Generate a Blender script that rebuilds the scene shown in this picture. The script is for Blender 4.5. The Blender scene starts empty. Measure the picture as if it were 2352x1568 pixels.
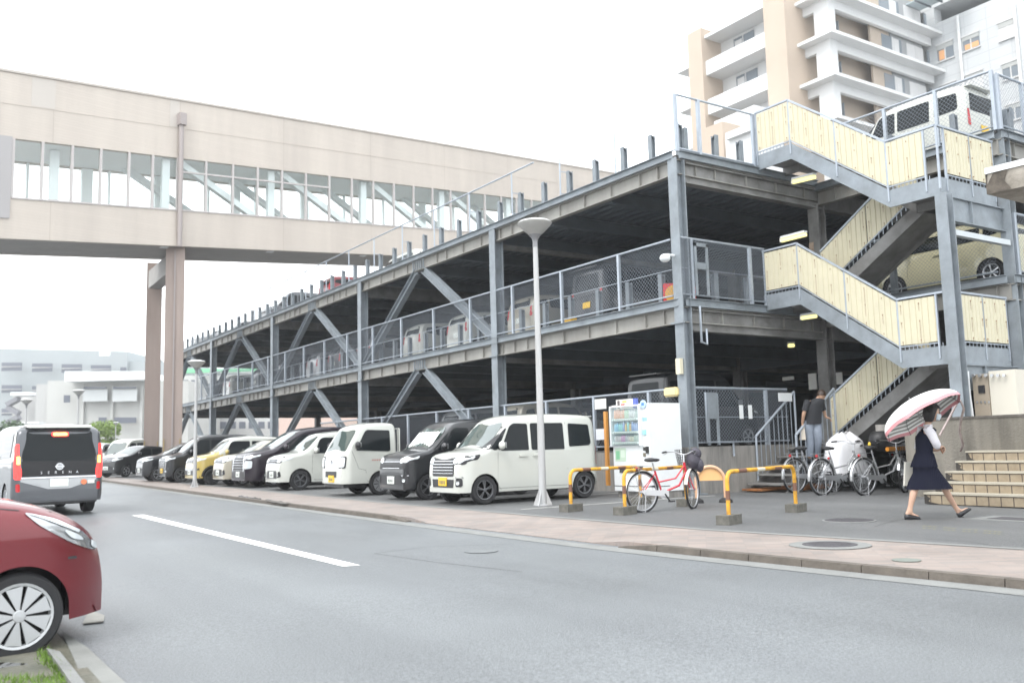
import bpy, bmesh, math, random
import numpy as np
from math import radians as rad, sin, cos, pi, tan
from mathutils import Vector, Matrix
from mathutils.bvhtree import BVHTree
from mathutils.geometry import delaunay_2d_cdt
random.seed(7)
SC = bpy.context.scene
COL = SC.collection

# ---------------------------------------------------------------- camera, world, sun
FPX, PITCH, ROLL, YAW = 2091., .1163, -.0259, .5894
CAM = Vector((14.43, -14.21, 1.10))
FW = Vector((-cos(YAW)*cos(PITCH), sin(YAW)*cos(PITCH), sin(PITCH)))
_r = FW.cross(Vector((0, 0, 1))).normalized(); _u = _r.cross(FW)
RT = _r*cos(ROLL) + _u*sin(ROLL); UP = -_r*sin(ROLL) + _u*cos(ROLL)
cd = bpy.data.cameras.new('camera'); cam = bpy.data.objects.new('camera', cd); COL.objects.link(cam)
m = Matrix((RT, UP, -FW)).transposed().to_4x4(); m.translation = CAM; cam.matrix_world = m
cd.sensor_width = 36; cd.lens = 36*FPX/2352; cd.clip_end = 3000; cd.clip_start = .05
cd.dof.use_dof = True; cd.dof.focus_distance = 11.0; cd.dof.aperture_fstop = 1.9
SC.camera = cam
SC.render.resolution_x = 1024; SC.render.resolution_y = 682
wd = bpy.data.worlds.new('World'); SC.world = wd; wd.use_nodes = True
nt = wd.node_tree; bg = nt.nodes['Background']
sk = nt.nodes.new('ShaderNodeTexSky'); sk.sky_type = 'NISHITA'; sk.sun_disc = False
sk.sun_elevation = rad(55); sk.sun_rotation = rad(200); sk.dust_density = 5
mx = nt.nodes.new('ShaderNodeMix'); mx.data_type = 'RGBA'; mx.inputs[0].default_value = .93
nt.links.new(sk.outputs[0], mx.inputs[6]); mx.inputs[7].default_value = (9.4, 9.75, 10.0, 1)   # overcast cloud deck
nt.links.new(mx.outputs[2], bg.inputs[0]); bg.inputs[1].default_value = .112
sd = bpy.data.lights.new('sun', 'SUN'); sd.energy = .9; sd.angle = rad(25); sd.color = (1, .97, .93)
sun = bpy.data.objects.new('sun', sd); COL.objects.link(sun)
sun.rotation_euler = (rad(35), 0, rad(-160)+pi)
SC.view_settings.view_transform = 'Standard'; SC.view_settings.look = 'None'
SC.view_settings.exposure = 1.4; SC.view_settings.gamma = 1
try:
    SC.cycles.max_bounces = 6; SC.cycles.diffuse_bounces = 4
except Exception: pass

# ---------------------------------------------------------------- photo pixel (2352 wide) to a point
SL = .0055
def gz(x): return SL*max(-30, min(60, -x))
def ray(a, b): return FW + RT*((a-1176)/FPX) - UP*((b-784)/FPX)
def G(a, b, off=0.):
    d = ray(a, b); t = (off-SL*CAM.x-CAM.z)/(d.z+SL*d.x); return CAM+d*t
def PY(a, b, y): d = ray(a, b); return CAM+d*((y-CAM.y)/d.y)
def PX(a, b, x): d = ray(a, b); return CAM+d*((x-CAM.x)/d.x)
def PZ(a, b, z): d = ray(a, b); return CAM+d*((z-CAM.z)/d.z)
def PD(a, b, D): return CAM+ray(a, b)*D
V = Vector

# ---------------------------------------------------------------- materials
MATS = {}
def mat(name, col, rough=.6, metal=0., var=.0, scale=3., bump=0., bscale=40., spec=.5, emit=None, estr=0., dirt=None, streak=False, coat=0., trans=0., ior=1.5, alpha=1.):
    if name in MATS: return MATS[name]
    M = bpy.data.materials.new(name); M.use_nodes = True; t = M.node_tree; b = t.nodes['Principled BSDF']
    b.inputs['Base Color'].default_value = (*col, 1); b.inputs['Roughness'].default_value = rough
    b.inputs['Metallic'].default_value = metal; b.inputs['Specular IOR Level'].default_value = spec
    b.inputs['IOR'].default_value = ior
    if coat: b.inputs['Coat Weight'].default_value = coat; b.inputs['Coat Roughness'].default_value = .04
    if trans: b.inputs['Transmission Weight'].default_value = trans
    if alpha < 1: b.inputs['Alpha'].default_value = alpha
    if emit: b.inputs['Emission Color'].default_value = (*emit, 1); b.inputs['Emission Strength'].default_value = estr
    if var or dirt or bump:
        tc = t.nodes.new('ShaderNodeTexCoord'); mp = t.nodes.new('ShaderNodeMapping'); t.links.new(tc.outputs['Object'], mp.inputs[0])
        if streak: mp.inputs['Scale'].default_value = (1, 1, .12)
    if var or dirt:
        n = t.nodes.new('ShaderNodeTexNoise'); n.inputs['Scale'].default_value = scale; n.inputs['Detail'].default_value = 6; n.inputs['Roughness'].default_value = .65
        t.links.new(mp.outputs[0], n.inputs['Vector'])
        cr = t.nodes.new('ShaderNodeValToRGB'); t.links.new(n.outputs['Fac'], cr.inputs[0])
        d = dirt if dirt else tuple(c*(1-var) for c in col); l = tuple(min(1, c*(1+var*.6)) for c in col)
        cr.color_ramp.elements[0].position = .3; cr.color_ramp.elements[1].position = .68
        cr.color_ramp.elements[0].color = (*d, 1); cr.color_ramp.elements[1].color = (*l, 1)
        t.links.new(cr.outputs[0], b.inputs['Base Color'])
    if bump:
        n2 = t.nodes.new('ShaderNodeTexNoise'); n2.inputs['Scale'].default_value = bscale; n2.inputs['Detail'].default_value = 3
        t.links.new(tc.outputs['Object'], n2.inputs['Vector'])
        bp = t.nodes.new('ShaderNodeBump'); bp.inputs['Strength'].default_value = bump; bp.inputs['Distance'].default_value = .02
        t.links.new(n2.outputs['Fac'], bp.inputs['Height']); t.links.new(bp.outputs[0], b.inputs['Normal'])
    MATS[name] = M; return M
def nodes_of(M): return M.node_tree, M.node_tree.nodes['Principled BSDF']

steel = mat('galvanised_steel', (.235, .265, .295), .5, .15, .22, 2.2, .15, 25, dirt=(.175, .195, .21))
steel_d = mat('weathered_steel', (.22, .22, .215), .6, .1, .3, 1.6, .2, 20, dirt=(.13, .125, .12))
steel_pale = mat('pale_girder_paint', (.29, .285, .265), .6, .05, .2, 1.2, .1, 20, dirt=(.21, .20, .185), streak=True)
pipe = mat('galvanised_pipe', (.36, .40, .45), .38, .4, .12, 6)
wire = mat('fence_wire', (.19, .215, .25), .5, .3)
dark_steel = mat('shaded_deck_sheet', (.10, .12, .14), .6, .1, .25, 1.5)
cream = mat('cream_corrugated_sheet', (.55, .51, .375), .5, 0, .06, 3)
rust = mat('rust_marks', (.26, .15, .09), .8)
deck_m = mat('deck_slab_concrete', (.14, .138, .135), .9, 0, .3, 1.5)
concrete = mat('weathered_concrete', (.26, .245, .225), .85, 0, .3, 4.5, .4, 30, dirt=(.13, .125, .12), streak=True)
white_metal = mat('white_enamel', (.72, .74, .75), .35, 0, .04, 3)
black_rub = mat('black_rubber', (.018, .018, .02), .7)
black_pl = mat('black_plastic', (.022, .022, .025), .45)
chrome = mat('chrome_trim', (.62, .63, .65), .16, .95)
alu = mat('silver_alloy', (.50, .51, .53), .3, .75)
alu_d = mat('dark_machined_alloy', (.17, .175, .185), .35, .7)
glass_d = mat('tinted_glass', (.010, .013, .015), .05, 0, spec=.3, ior=1.35)
glass_l = mat('clear_windscreen', (.05, .075, .07), .03, 0, spec=.6, ior=1.9)
red_l = mat('red_lamp_lens', (.45, .01, .015), .15, 0, spec=.8)
red_on = mat('lit_red_lamp', (.7, .02, .02), .3, emit=(1, .035, .03), estr=1.2)
orange_on = mat('lit_orange_lamp', (.9, .3, .1), .3, emit=(1, .35, .06), estr=3.)
tube_on = mat('lit_tube', (.8, .7, .3), .3, emit=(1, .92, .38), estr=.48)
lens = mat('headlamp_lens', (.62, .66, .68), .06, .1, spec=1., coat=.5)
plate_y = mat('yellow_plate', (.75, .47, .03), .5)
plate_w = mat('white_plate', (.70, .74, .70), .5)
plate_ink = mat('plate_ink', (.10, .11, .10), .6)

# ---------------------------------------------------------------- mesh builder
WM = {}
class MB:
    def __init__(s): s.v = []; s.f = []; s.m = []; s.cur = 0
    def add(s, vs, fs):
        o = len(s.v); s.v += [tuple(p) for p in vs]; s.f += [tuple(o+i for i in f) for f in fs]; s.m += [s.cur]*len(fs); return s
    def box(s, a, b):
        x0, y0, z0 = [min(p, q) for p, q in zip(a, b)]; x1, y1, z1 = [max(p, q) for p, q in zip(a, b)]
        return s.add([(x0,y0,z0),(x1,y0,z0),(x1,y1,z0),(x0,y1,z0),(x0,y0,z1),(x1,y0,z1),(x1,y1,z1),(x0,y1,z1)],
              [(0,3,2,1),(4,5,6,7),(0,1,5,4),(1,2,6,5),(2,3,7,6),(3,0,4,7)])
    def bar(s, p, q, w, h=None, up=(0, 0, 1)):
        h = h or w; p = V(p); q = V(q); d = (q-p).normalized(); u_ = V(up)
        if abs(d.dot(u_)) > .98: u_ = V((1, 0, 0))
        r = d.cross(u_).normalized(); u2 = r.cross(d); o = []
        for c in (p, q):
            for a, b in ((-1,-1),(1,-1),(1,1),(-1,1)): o.append(c+r*(a*w/2)+u2*(b*h/2))
        return s.add(o, [(0,1,2,3),(7,6,5,4),(0,4,5,1),(1,5,6,2),(2,6,7,3),(3,7,4,0)])
    def tube(s, pts, r, n=8, caps=True, rad_=None):
        pts = [V(p) for p in pts]; k = len(pts); rings = []; prev = None
        for i, p in enumerate(pts):
            if i == 0: d = pts[1]-p
            elif i == k-1: d = p-pts[i-1]
            else: d = (pts[i+1]-p).normalized()+(p-pts[i-1]).normalized()
            d.normalize()
            a = prev if prev is not None else (V((0,0,1)) if abs(d.z) < .9 else V((1,0,0)))
            x = d.cross(a).normalized(); y = x.cross(d).normalized(); prev = y
            rr = rad_[i] if rad_ else r
            rings.append([p+x*(rr*cos(2*pi*j/n))+y*(rr*sin(2*pi*j/n)) for j in range(n)])
        vs = [q for g in rings for q in g]; fs = []
        for i in range(k-1):
            for j in range(n): a = i*n+j; b = i*n+(j+1) % n; fs.append((a, b, b+n, a+n))
        if caps: fs += [tuple(range(n))[::-1], tuple((k-1)*n+j for j in range(n))]
        return s.add(vs, fs)
    def lathe(s, prof, c, axis='z', n=20, M=None, caps=True):
        vs = []; fs = []
        for r, z in prof:
            for j in range(n):
                a = 2*pi*j/n; p = V((r*cos(a), r*sin(a), z))
                if axis == 'y': p = V((p.x, p.z, -p.y))
                if axis == 'x': p = V((p.z, p.x, p.y))
                if M: p = M @ p
                vs.append(p+V(c))
        for i in range(len(prof)-1):
            for j in range(n): a = i*n+j; b = i*n+(j+1) % n; fs.append((a, b, b+n, a+n))
        if caps and prof[0][0] > 1e-4: fs.append(tuple(range(n))[::-1])
        if caps and prof[-1][0] > 1e-4: fs.append(tuple((len(prof)-1)*n+j for j in range(n)))
        return s.add(vs, fs)
    def prism(s, poly, d):
        d = V(d); n = len(poly); a = [V(p) for p in poly]
        return s.add(a+[p+d for p in a], [tuple(range(n)), tuple(range(2*n-1, n-1, -1))]+[(i, i+n, (i+1) % n+n, (i+1) % n) for i in range(n)])
    def quad(s, a, b, c, d): return s.add([a, b, c, d], [(0, 1, 2, 3)])
    def sphere(s, c, r, n=12, k=8, sc=(1, 1, 1), M=None):
        vs = []; fs = []
        for i in range(k+1):
            t = pi*i/k
            for j in range(n):
                a = 2*pi*j/n; p = V((r*sc[0]*sin(t)*cos(a), r*sc[1]*sin(t)*sin(a), r*sc[2]*cos(t)))
                if M: p = M @ p
                vs.append(p+V(c))
        for i in range(k):
            for j in range(n): a = i*n+j; b = i*n+(j+1) % n; fs.append((a, a+n, b+n, b))
        return s.add(vs, fs)
    def build(s, name, material, parent=None, local=False, smooth=None, fix=True):
        me = bpy.data.meshes.new(name); vs = s.v
        if parent is not None and not local and parent in WM:
            inv = WM[parent].inverted(); vs = [inv @ V(p) for p in vs]
        me.from_pydata([tuple(p) for p in vs], [], s.f)
        ms = material if isinstance(material, (list, tuple)) else [material]
        for q in ms: me.materials.append(q)
        if len(ms) > 1: me.polygons.foreach_set('material_index', s.m)
        if fix:
            b = bmesh.new(); b.from_mesh(me); bmesh.ops.recalc_face_normals(b, faces=b.faces); b.to_mesh(me); b.free()
        if smooth is not None:
            me.polygons.foreach_set('use_smooth', [True]*len(me.polygons)); me.set_sharp_from_angle(angle=rad(smooth))
        me.update()
        o = bpy.data.objects.new(name, me); COL.objects.link(o)
        if parent is not None:
            o.parent = parent
            if parent in WM: WM[o] = WM[parent]
        else: WM[o] = Matrix.Identity(4)
        return o
def tag(o, label=None, cat=None, group=None, kind=None):
    if label: o['label'] = label
    if cat: o['category'] = cat
    if group: o['group'] = group
    if kind: o['kind'] = kind
    return o
def thing(name, label, cat, loc=(0, 0, 0), rz=0., group=None):
    o = bpy.data.objects.new(name, None); COL.objects.link(o); o.location = loc; o.rotation_euler = (0, 0, rz); o.empty_display_size = .2
    WM[o] = Matrix.Translation(V(loc)) @ Matrix.Rotation(rz, 4, 'Z')
    return tag(o, label, cat, group)
KIDS = lambda o: [c for c in bpy.data.objects if c.parent == o]
def copy_tree(o, parent=None):
    c = o.copy(); COL.objects.link(c); c.parent = parent
    for ch in KIDS(o): copy_tree(ch, c)
    return c
def place(o, loc, rz, label=None):
    o.location = loc; o.rotation_euler = (0, 0, rz)
    if label: o['label'] = label
    return o
def text(body, size, depth, name, material, parent, M, ax='CENTER'):
    cu = bpy.data.curves.new(name, 'FONT'); cu.body = body; cu.size = size; cu.extrude = depth; cu.align_x = ax; cu.align_y = 'CENTER'
    t = bpy.data.objects.new(name, cu); COL.objects.link(t)
    me = bpy.data.meshes.new_from_object(t.evaluated_get(bpy.context.evaluated_depsgraph_get())); bpy.data.objects.remove(t)
    me.materials.clear(); me.materials.append(material)
    if parent in WM: M = WM[parent].inverted() @ M
    me.transform(M); me.name = name
    o = bpy.data.objects.new(name, me); COL.objects.link(o); o.parent = parent
    if parent in WM: WM[o] = WM[parent]
    return o
def chaikin(p, n=2, closed=False):
    for _ in range(n):
        q = []
        k = len(p)
        if not closed: q.append(p[0])
        for i in range(k if closed else k-1):
            a = p[i]; b = p[(i+1) % k]
            q.append(tuple(a[j]*.75+b[j]*.25 for j in range(len(a)))); q.append(tuple(a[j]*.25+b[j]*.75 for j in range(len(a))))
        if not closed: q.append(p[-1])
        p = q
    return p
# ================================================================ SETTING: ground, road, pavement
def sheet(name, poly_fn, material, off, kind='structure', xs=None, label=None):
    """strip between y0(x) and y1(x) following the gentle slope"""
    b = MB(); xs = xs or [60, 20, 12, 8, 4, 0, -5, -10, -20, -30, -45, -60, -120, -380]
    vs = []; fs = []
    for x in xs:
        y0, y1 = poly_fn(x); vs += [(x, y0, gz(x)+off), (x, y1, gz(x)+off)]
    for i in range(len(xs)-1): fs.append((2*i, 2*i+1, 2*i+3, 2*i+2))
    b.add(vs, fs); o = b.build(name, material, fix=False); tag(o, kind=kind)
    return o
def asphalt(name, base, rough):
    M = mat(name, base, rough); t, b = nodes_of(M)
    tc = t.nodes.new('ShaderNodeTexCoord')
    n1 = t.nodes.new('ShaderNodeTexNoise'); n1.inputs['Scale'].default_value = .35; n1.inputs['Detail'].default_value = 5
    n2 = t.nodes.new('ShaderNodeTexNoise'); n2.inputs['Scale'].default_value = 70; n2.inputs['Detail'].default_value = 2
    vo = t.nodes.new('ShaderNodeTexVoronoi'); vo.inputs['Scale'].default_value = 120
    for n in (n1, n2, vo): t.links.new(tc.outputs['Object'], n.inputs['Vector'])
    c1 = t.nodes.new('ShaderNodeValToRGB'); c1.color_ramp.elements[0].position = .3; c1.color_ramp.elements[1].position = .72
    c1.color_ramp.elements[0].color = (*[c*.86 for c in base], 1); c1.color_ramp.elements[1].color = (*[c*1.12 for c in base], 1)
    t.links.new(n1.outputs['Fac'], c1.inputs[0])
    mm = t.nodes.new('ShaderNodeMix'); mm.data_type = 'RGBA'; mm.blend_type = 'OVERLAY'; mm.inputs[0].default_value = .85
    t.links.new(c1.outputs[0], mm.inputs[6]); t.links.new(n2.outputs['Fac'], mm.inputs[7]); 
    t.links.new(mm.outputs[2], b.inputs['Base Color'])
    mp = t.nodes.new('ShaderNodeMapping'); mp.inputs['Scale'].default_value = (.04, .75, 1); t.links.new(tc.outputs['Object'], mp.inputs[0])
    n3 = t.nodes.new('ShaderNodeTexNoise'); n3.inputs['Scale'].default_value = 1.6; n3.inputs['Detail'].default_value = 4; t.links.new(mp.outputs[0], n3.inputs['Vector'])
    c3 = t.nodes.new('ShaderNodeValToRGB'); c3.color_ramp.elements[0].position = .35; c3.color_ramp.elements[1].position = .7; c3.color_ramp.elements[0].color = (.84, .84, .85, 1); c3.color_ramp.elements[1].color = (1.0, 1.0, 1.0, 1); t.links.new(n3.outputs['Fac'], c3.inputs[0])
    m3 = t.nodes.new('ShaderNodeMix'); m3.data_type = 'RGBA'; m3.blend_type = 'MULTIPLY'; m3.inputs[0].default_value = 1; t.links.new(mm.outputs[2], m3.inputs[6]); t.links.new(c3.outputs[0], m3.inputs[7]); t.links.new(m3.outputs[2], b.inputs['Base Color'])
    rr = t.nodes.new('ShaderNodeMapRange'); rr.inputs[3].default_value = rough-.12; rr.inputs[4].default_value = rough+.15
    t.links.new(n1.outputs['Fac'], rr.inputs[0]); t.links.new(rr.outputs[0], b.inputs['Roughness'])
    bp = t.nodes.new('ShaderNodeBump'); bp.inputs['Strength'].default_value = .35; bp.inputs['Distance'].default_value = .01
    t.links.new(vo.outputs['Distance'], bp.inputs['Height']); t.links.new(bp.outputs[0], b.inputs['Normal'])
    return M
road_m = asphalt('wet_road_asphalt', (.155, .166, .174), .42)
lot_m = asphalt('worn_lot_asphalt', (.125, .128, .13), .55)
earth = mat('outlying_ground', (.16, .16, .155), .9, 0, .2, .3)
# pavement bricks
brick = mat('pink_paving_bricks', (.34, .27, .235), .6); t, b_ = nodes_of(brick)
tc = t.nodes.new('ShaderNodeTexCoord'); bt = t.nodes.new('ShaderNodeTexBrick'); mp = t.nodes.new('ShaderNodeMapping')
mp.inputs['Rotation'].default_value = (0, 0, rad(45)); t.links.new(tc.outputs['Object'], mp.inputs[0]); t.links.new(mp.outputs[0], bt.inputs['Vector'])
bt.inputs['Scale'].default_value = 1; bt.inputs['Brick Width'].default_value = .10; bt.inputs['Row Height'].default_value = .21; bt.offset = 0.5
bt.inputs['Mortar Size'].default_value = .005; bt.inputs['Color1'].default_value = (.275, .225, .20, 1); bt.inputs['Color2'].default_value = (.21, .188, .175, 1); bt.inputs['Mortar'].default_value = (.22, .19, .175, 1)
n = t.nodes.new('ShaderNodeTexNoise'); n.inputs['Scale'].default_value = 1.4; n.inputs['Detail'].default_value = 8; t.links.new(tc.outputs['Object'], n.inputs['Vector'])
mm = t.nodes.new('ShaderNodeMix'); mm.data_type = 'RGBA'; mm.blend_type = 'OVERLAY'; mm.inputs[0].default_value = .4
t.links.new(bt.outputs['Color'], mm.inputs[6]); t.links.new(n.outputs['Fac'], mm.inputs[7]); t.links.new(mm.outputs[2], b_.inputs['Base Color'])
paint = mat('road_paint', (.80, .82, .80), .6, 0, .06, 9)
paint_worn = mat('worn_bay_paint', (.50, .50, .48), .7, 0, .4, 6)
yellow_worn = mat('faded_yellow_paint', (.34, .32, .12), .7, 0, .3, 30)
kerb_m = mat('kerb_concrete', (.11, .095, .08), .8, 0, .3, 5, .3, 30)
gutter_m = mat('gutter_concrete', (.20, .205, .20), .75, 0, .18, 3, .2, 40)

sheet('ground', lambda x: (-240, 240), earth, -.12, xs=[90, 60, 20, 0, -30, -60, -120, -380])
# kerb line follows the photograph's gently bending kerb
KX = [(60, -5.9), (14, -6.45), (10.42, -6.62), (9.11, -6.76), (6.1, -7.03), (1.58, -7.14), (-5, -7.12), (-9.95, -7.07), (-20, -6.9), (-29.5, -6.72), (-60, -6.4), (-380, -6)]
def ky(x):
    for (a, ya), (b, yb) in zip(KX, KX[1:]):
        if b <= x <= a: return ya+(yb-ya)*(x-a)/(b-a)
    return KX[0][1] if x > 60 else KX[-1][1]
PBX = [(60, -3.0), (12, -4.25), (9.45, -4.72), (6.63, -5.24), (5.6, -5.4), (-2.5, -5.7), (-13.3, -5.55), (-30, -5.6), (-400, -5)]
def pby(x):
    for (a, ya), (b, yb) in zip(PBX, PBX[1:]):
        if b <= x <= a: return ya+(yb-ya)*(x-a)/(b-a)
    return -5.2
XS = [60, 30, 14, 12, 10.3, 9.45, 8.8, 7.6, 6.6, 5.66, 5.0, 4, 3, 2, 1.0, 0, -2.5, -5, -8, -11, -13.3, -20, -31, -45, -60, -120, -380]
sheet('road', lambda x: (-30 if x < 6.2 else -13.25, ky(x)), road_m, -.065, xs=[60, 30, 14, 10.3, 9.45, 8.8, 7.6, 6.61, 6.2, 6.19, 5.0, 1.0, 0, -5, -11, -20, -31, -45, -60, -120, -380])
# pavement top, dropping to the road between the two kerb runs (driveway)
def drop(x): return .0 if (x > 6.0 or x < .7) else -.055*min(1, min(6.0-x, x-.7)/.6)
b = MB(); XP = sorted(set(XS+[6.0, 5.4, .7, 1.3]), reverse=True); vs = []; fs = []
for x in XP:
    yk, yb = ky(x)+.0, pby(x); z = gz(x); vs += [(x, yk-.001, z-.16), (x, yk, z+drop(x)), (x, yk+.45, z+drop(x)*.3), (x, yb, z+.001)]
for i in range(len(XP)-1):
    for j in range(3): a = 4*i+j; fs.append((a, a+1, a+5, a+4))
b.add(vs, fs); tag(b.build('pavement', brick, fix=False), kind='structure')
sheet('parking_lot', lambda x: (pby(x), 60), lot_m, 0., xs=XS)
b = MB()   # pale joint strip between pavement and lot
for i in range(len(XS)-6):
    x, x2 = XS[i], XS[i+1]
    b.quad((x, pby(x)-.06, gz(x)+.006), (x, pby(x)+.08, gz(x)+.006), (x2, pby(x2)+.08, gz(x2)+.006), (x2, pby(x2)-.06, gz(x2)+.006))
tag(b.build('edging_strip', gutter_m, fix=False), kind='structure')
# kerb stones: a real step, tapering at the driveway
def kerb_run(x0, x1, taper, name, label):
    b = MB(); n = max(1, int(abs(x1-x0)/.62)); step = (x1-x0)/n
    for i in range(n):
        xa = x0+i*step; xb = xa+step*.985; ya, yb = ky(xa), ky(xb)
        ha = hb = .006
        if taper and i == taper-1 if taper > 0 else False: hb = -.05
        if taper < 0 and i == n-1: hb = -.10
        if taper > 0 and i == 0: ha = -.05; hb = .006
        za, zb = gz(xa), gz(xb); w = .13
        b.add([(xa, ya-w, za-.15), (xb, yb-w, zb-.15), (xb, yb+.002, zb-.15), (xa, ya+.002, za-.15),
               (xa, ya-w+.02, za+ha), (xb, yb-w+.02, zb+hb), (xb, yb+.002, zb+hb), (xa, ya+.002, za+ha)],
              [(0,3,2,1),(4,5,6,7),(0,1,5,4),(1,2,6,5),(2,3,7,6),(3,0,4,7)])
    o = b.build(name, kerb_m); tag(o, kind='structure')
kerb_run(6.0, 24, 1, 'kerb', ''); kerb_run(.7, -60, 1, 'kerb', '')
b = MB()   # smooth gutter strip along the kerb
for i in range(len(XS)-4):
    x, x2 = XS[i], XS[i+1]
    b.quad((x, ky(x)-.42, gz(x)-.061), (x, ky(x)-.128, gz(x)-.061), (x2, ky(x2)-.128, gz(x2)-.061), (x2, ky(x2)-.42, gz(x2)-.061))
tag(b.build('gutter', gutter_m, fix=False), kind='structure')
# lane dash
b = MB(); p0 = G(303, 1183, -.061); p1 = G(330, 1181, -.061); q0 = G(788, 1300, -.061); q1 = G(828, 1297, -.061)
b.quad(p0, q0, q1, p1); tag(b.build('lane_marking', paint, fix=False), kind='structure')
# bay lines in the lot
b = MB()
for (x, y0, y1) in [(.62, -4.9, .0), (-1.9, -4.9, 0), (-4.6, -4.9, 0), (-8.2, -4.9, 0), (-12.6, -4.9, 0), (-15.6, -4.9, 0), (-19, -4.9, 0)]:
    b.quad((x, y0, gz(x)+.006), (x+.1, y0, gz(x)+.006), (x+.1, y1, gz(x)+.006), (x, y1, gz(x)+.006))
tag(b.build('bay_markings', paint_worn, fix=False), kind='structure')
# repaired strip and thin crack in the lot and road
crack = mat('asphalt_crack', (.05, .05, .05), .8)
b = MB()
for pts, z in [([(860, 1270), (980, 1255), (1180, 1248)], -.062), ([(860, 1270), (1000, 1290), (1200, 1312)], -.062), ([(2010, 1208), (2040, 1198), (2080, 1190)], .004), ([(2120, 1236), (2230, 1243), (2340, 1262)], .004)]:
    for a, c in zip(pts, pts[1:]):
        A_, C_ = G(*a, z), G(*c, z); d = (C_-A_).normalized(); s_ = V((-d.y, d.x, 0))*.004
        b.quad(A_-s_, C_-s_, C_+s_, A_+s_)
tag(b.build('asphalt_cracks', crack, fix=False), kind='structure')
# faded yellow stencil dashes on the lot
b = MB(); random.seed(3)
for k in range(16):
    u = 2118+k*11.5+(random.random()-.5)*4
    if k in (3, 7, 11): continue
    for j in range(2):
        v = 1207+k*.9+j*5; A_ = G(u, v, .005); B_ = G(u+7-j*2, v+.4, .005)
        b.quad(A_, B_, B_+V((.01, .035, 0)), A_+V((.01, .035, 0)))
tag(b.build('faded_lettering', yellow_worn, fix=False), kind='structure')

wetm = mat('wet_patch', (.09, .085, .08), .25, 0, .2, 5)
b = MB(); random.seed(8)
for (u0, u1, v0, v1) in ((548, 600, 1139, 1146), (610, 668, 1148, 1156)):
    top_ = [G(u0+(u1-u0)*k/8, v0+(v1-v0)*k/8-2.2*random.random()-1, .005) for k in range(9)]; bot_ = [G(u0+(u1-u0)*k/8, v0+(v1-v0)*k/8+2.2*random.random()+1, .005) for k in range(9)]
    b.add(top_+bot_[::-1], [tuple(range(18))])
tag(b.build('wet_patches', wetm, fix=True), kind='structure')
# manholes
iron = mat('cast_iron_cover', (.075, .072, .08), .6, .2, .2, 20)
def manhole(c, r, ring, label):
    o = thing('manhole_cover', label, 'manhole cover', c)
    b = MB(); b.lathe([(ring, 0), (ring, .006), (r, .008), (r, 0)], c, n=40); b.build('surround', gutter_m, o)
    b = MB(); b.lathe([(r, .004), (r-.005, .012), (r-.03, .012)], c, n=40)
    b.lathe([(r-.03, .006), (0.0001, .006)], c, n=40)
    for i in range(-6, 7):
        for j in range(-6, 7):
            x, y = i*r/7, j*r/7
            if math.hypot(x, y) < r-.06: b.box((c[0]+x-r/22, c[1]+y-r/22, c[2]+.005), (c[0]+x+r/22, c[1]+y+r/22, c[2]+.013))
    b.build('cover', iron, o)
manhole(G(1950, 1195), .33, .36, 'round iron manhole cover in the grey asphalt beside the yellow barrier')
manhole(G(1906, 1251, .004), .29, .43, 'round iron manhole cover with a pale ring set in the pink brick pavement')
c = G(2082, 1286, .004); o = thing('valve_cover', 'small green valve cover set in the pink brick pavement', 'valve cover', c)
b = MB(); b.lathe([(.13, 0), (.13, .006), (.0001, .006)], c, n=24); b.build('lid', mat('green_cover', (.17, .19, .17), .6), o)
c = G(2310, 1191); o = thing('drain_cover', 'rectangular drain cover in a concrete frame at the right edge', 'drain cover', c)
b = MB(); b.box((c.x-.35, c.y-.35, c.z), (c.x+1.1, c.y+.35, c.z+.008)); b.build('frame', gutter_m, o)
b = MB(); b.box((c.x-.15, c.y-.2, c.z+.004), (c.x+1.0, c.y+.2, c.z+.013)); b.build('lid', iron, o)
c = G(1105, 1265, -.061); o = thing('valve_cover', 'faint round cover in the road surface', 'valve cover', c)
b = MB(); b.lathe([(.2, 0), (.2, .004), (.0001, .004)], c, n=24); b.build('lid', mat('road_cover', (.15, .16, .165), .5), o)

# ---------------- near-left verge with kerb, gutter slab, grass, puddle
verge_m = mat('wet_mossy_slab', (.13, .125, .10), .45, 0, .35, 4, .3, 30, dirt=(.07, .075, .055))
zr = -.165
b = MB(); b.add([(6.2, -13.26, gz(6.2)-.062), (60, -13.26, gz(60)-.062), (60, -40, gz(60)-.062), (6.2, -30, gz(6.2)-.062)], [(3, 2, 1, 0)])
tag(b.build('verge', verge_m, fix=True), kind='structure')
b = MB()
pts = [G(107, 1487, -.02), G(138, 1495, -.02), G(198, 1570, -.02), G(255, 1640, -.02), G(215, 1640, -.02), G(166, 1570, -.02)]
b.prism([p for p in pts], (0, 0, -.06)); tag(b.build('kerb', gutter_m), kind='structure')
b = MB()
b.quad(G(140, 1446, -.055), G(203, 1487, -.055), G(292, 1570, -.055), G(196, 1570, -.055)); b.quad(G(196, 1570, -.055), G(292, 1570, -.055), G(370, 1650, -.055), G(250, 1640, -.055))
tag(b.build('gutter', mat('pale_gutter', (.20, .205, .195), .7, 0, .2, 3), fix=True), kind='structure')
b = MB(); c = G(222, 1421, -.056); b.prism([G(190, 1432, -.056), G(238, 1427, -.056), G(240, 1414, -.056), G(205, 1402, -.056)], (0, 0, .008))
tag(b.build('concrete_patch', mat('pale_concrete', (.34, .33, .30), .8, 0, .15, 5)), kind='structure')
puddle = mat('puddle_water', (.03, .03, .025), .03, 0, spec=1., ior=1.5)
b = MB(); pp = [(0, 1520), (60, 1522), (95, 1535), (112, 1556), (118, 1590), (0, 1600), (-60, 1560)]
b.add([G(u, v, -.056) for u, v in pp], [tuple(range(len(pp)))]); tag(b.build('puddle', puddle, fix=True), kind='structure')
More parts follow.
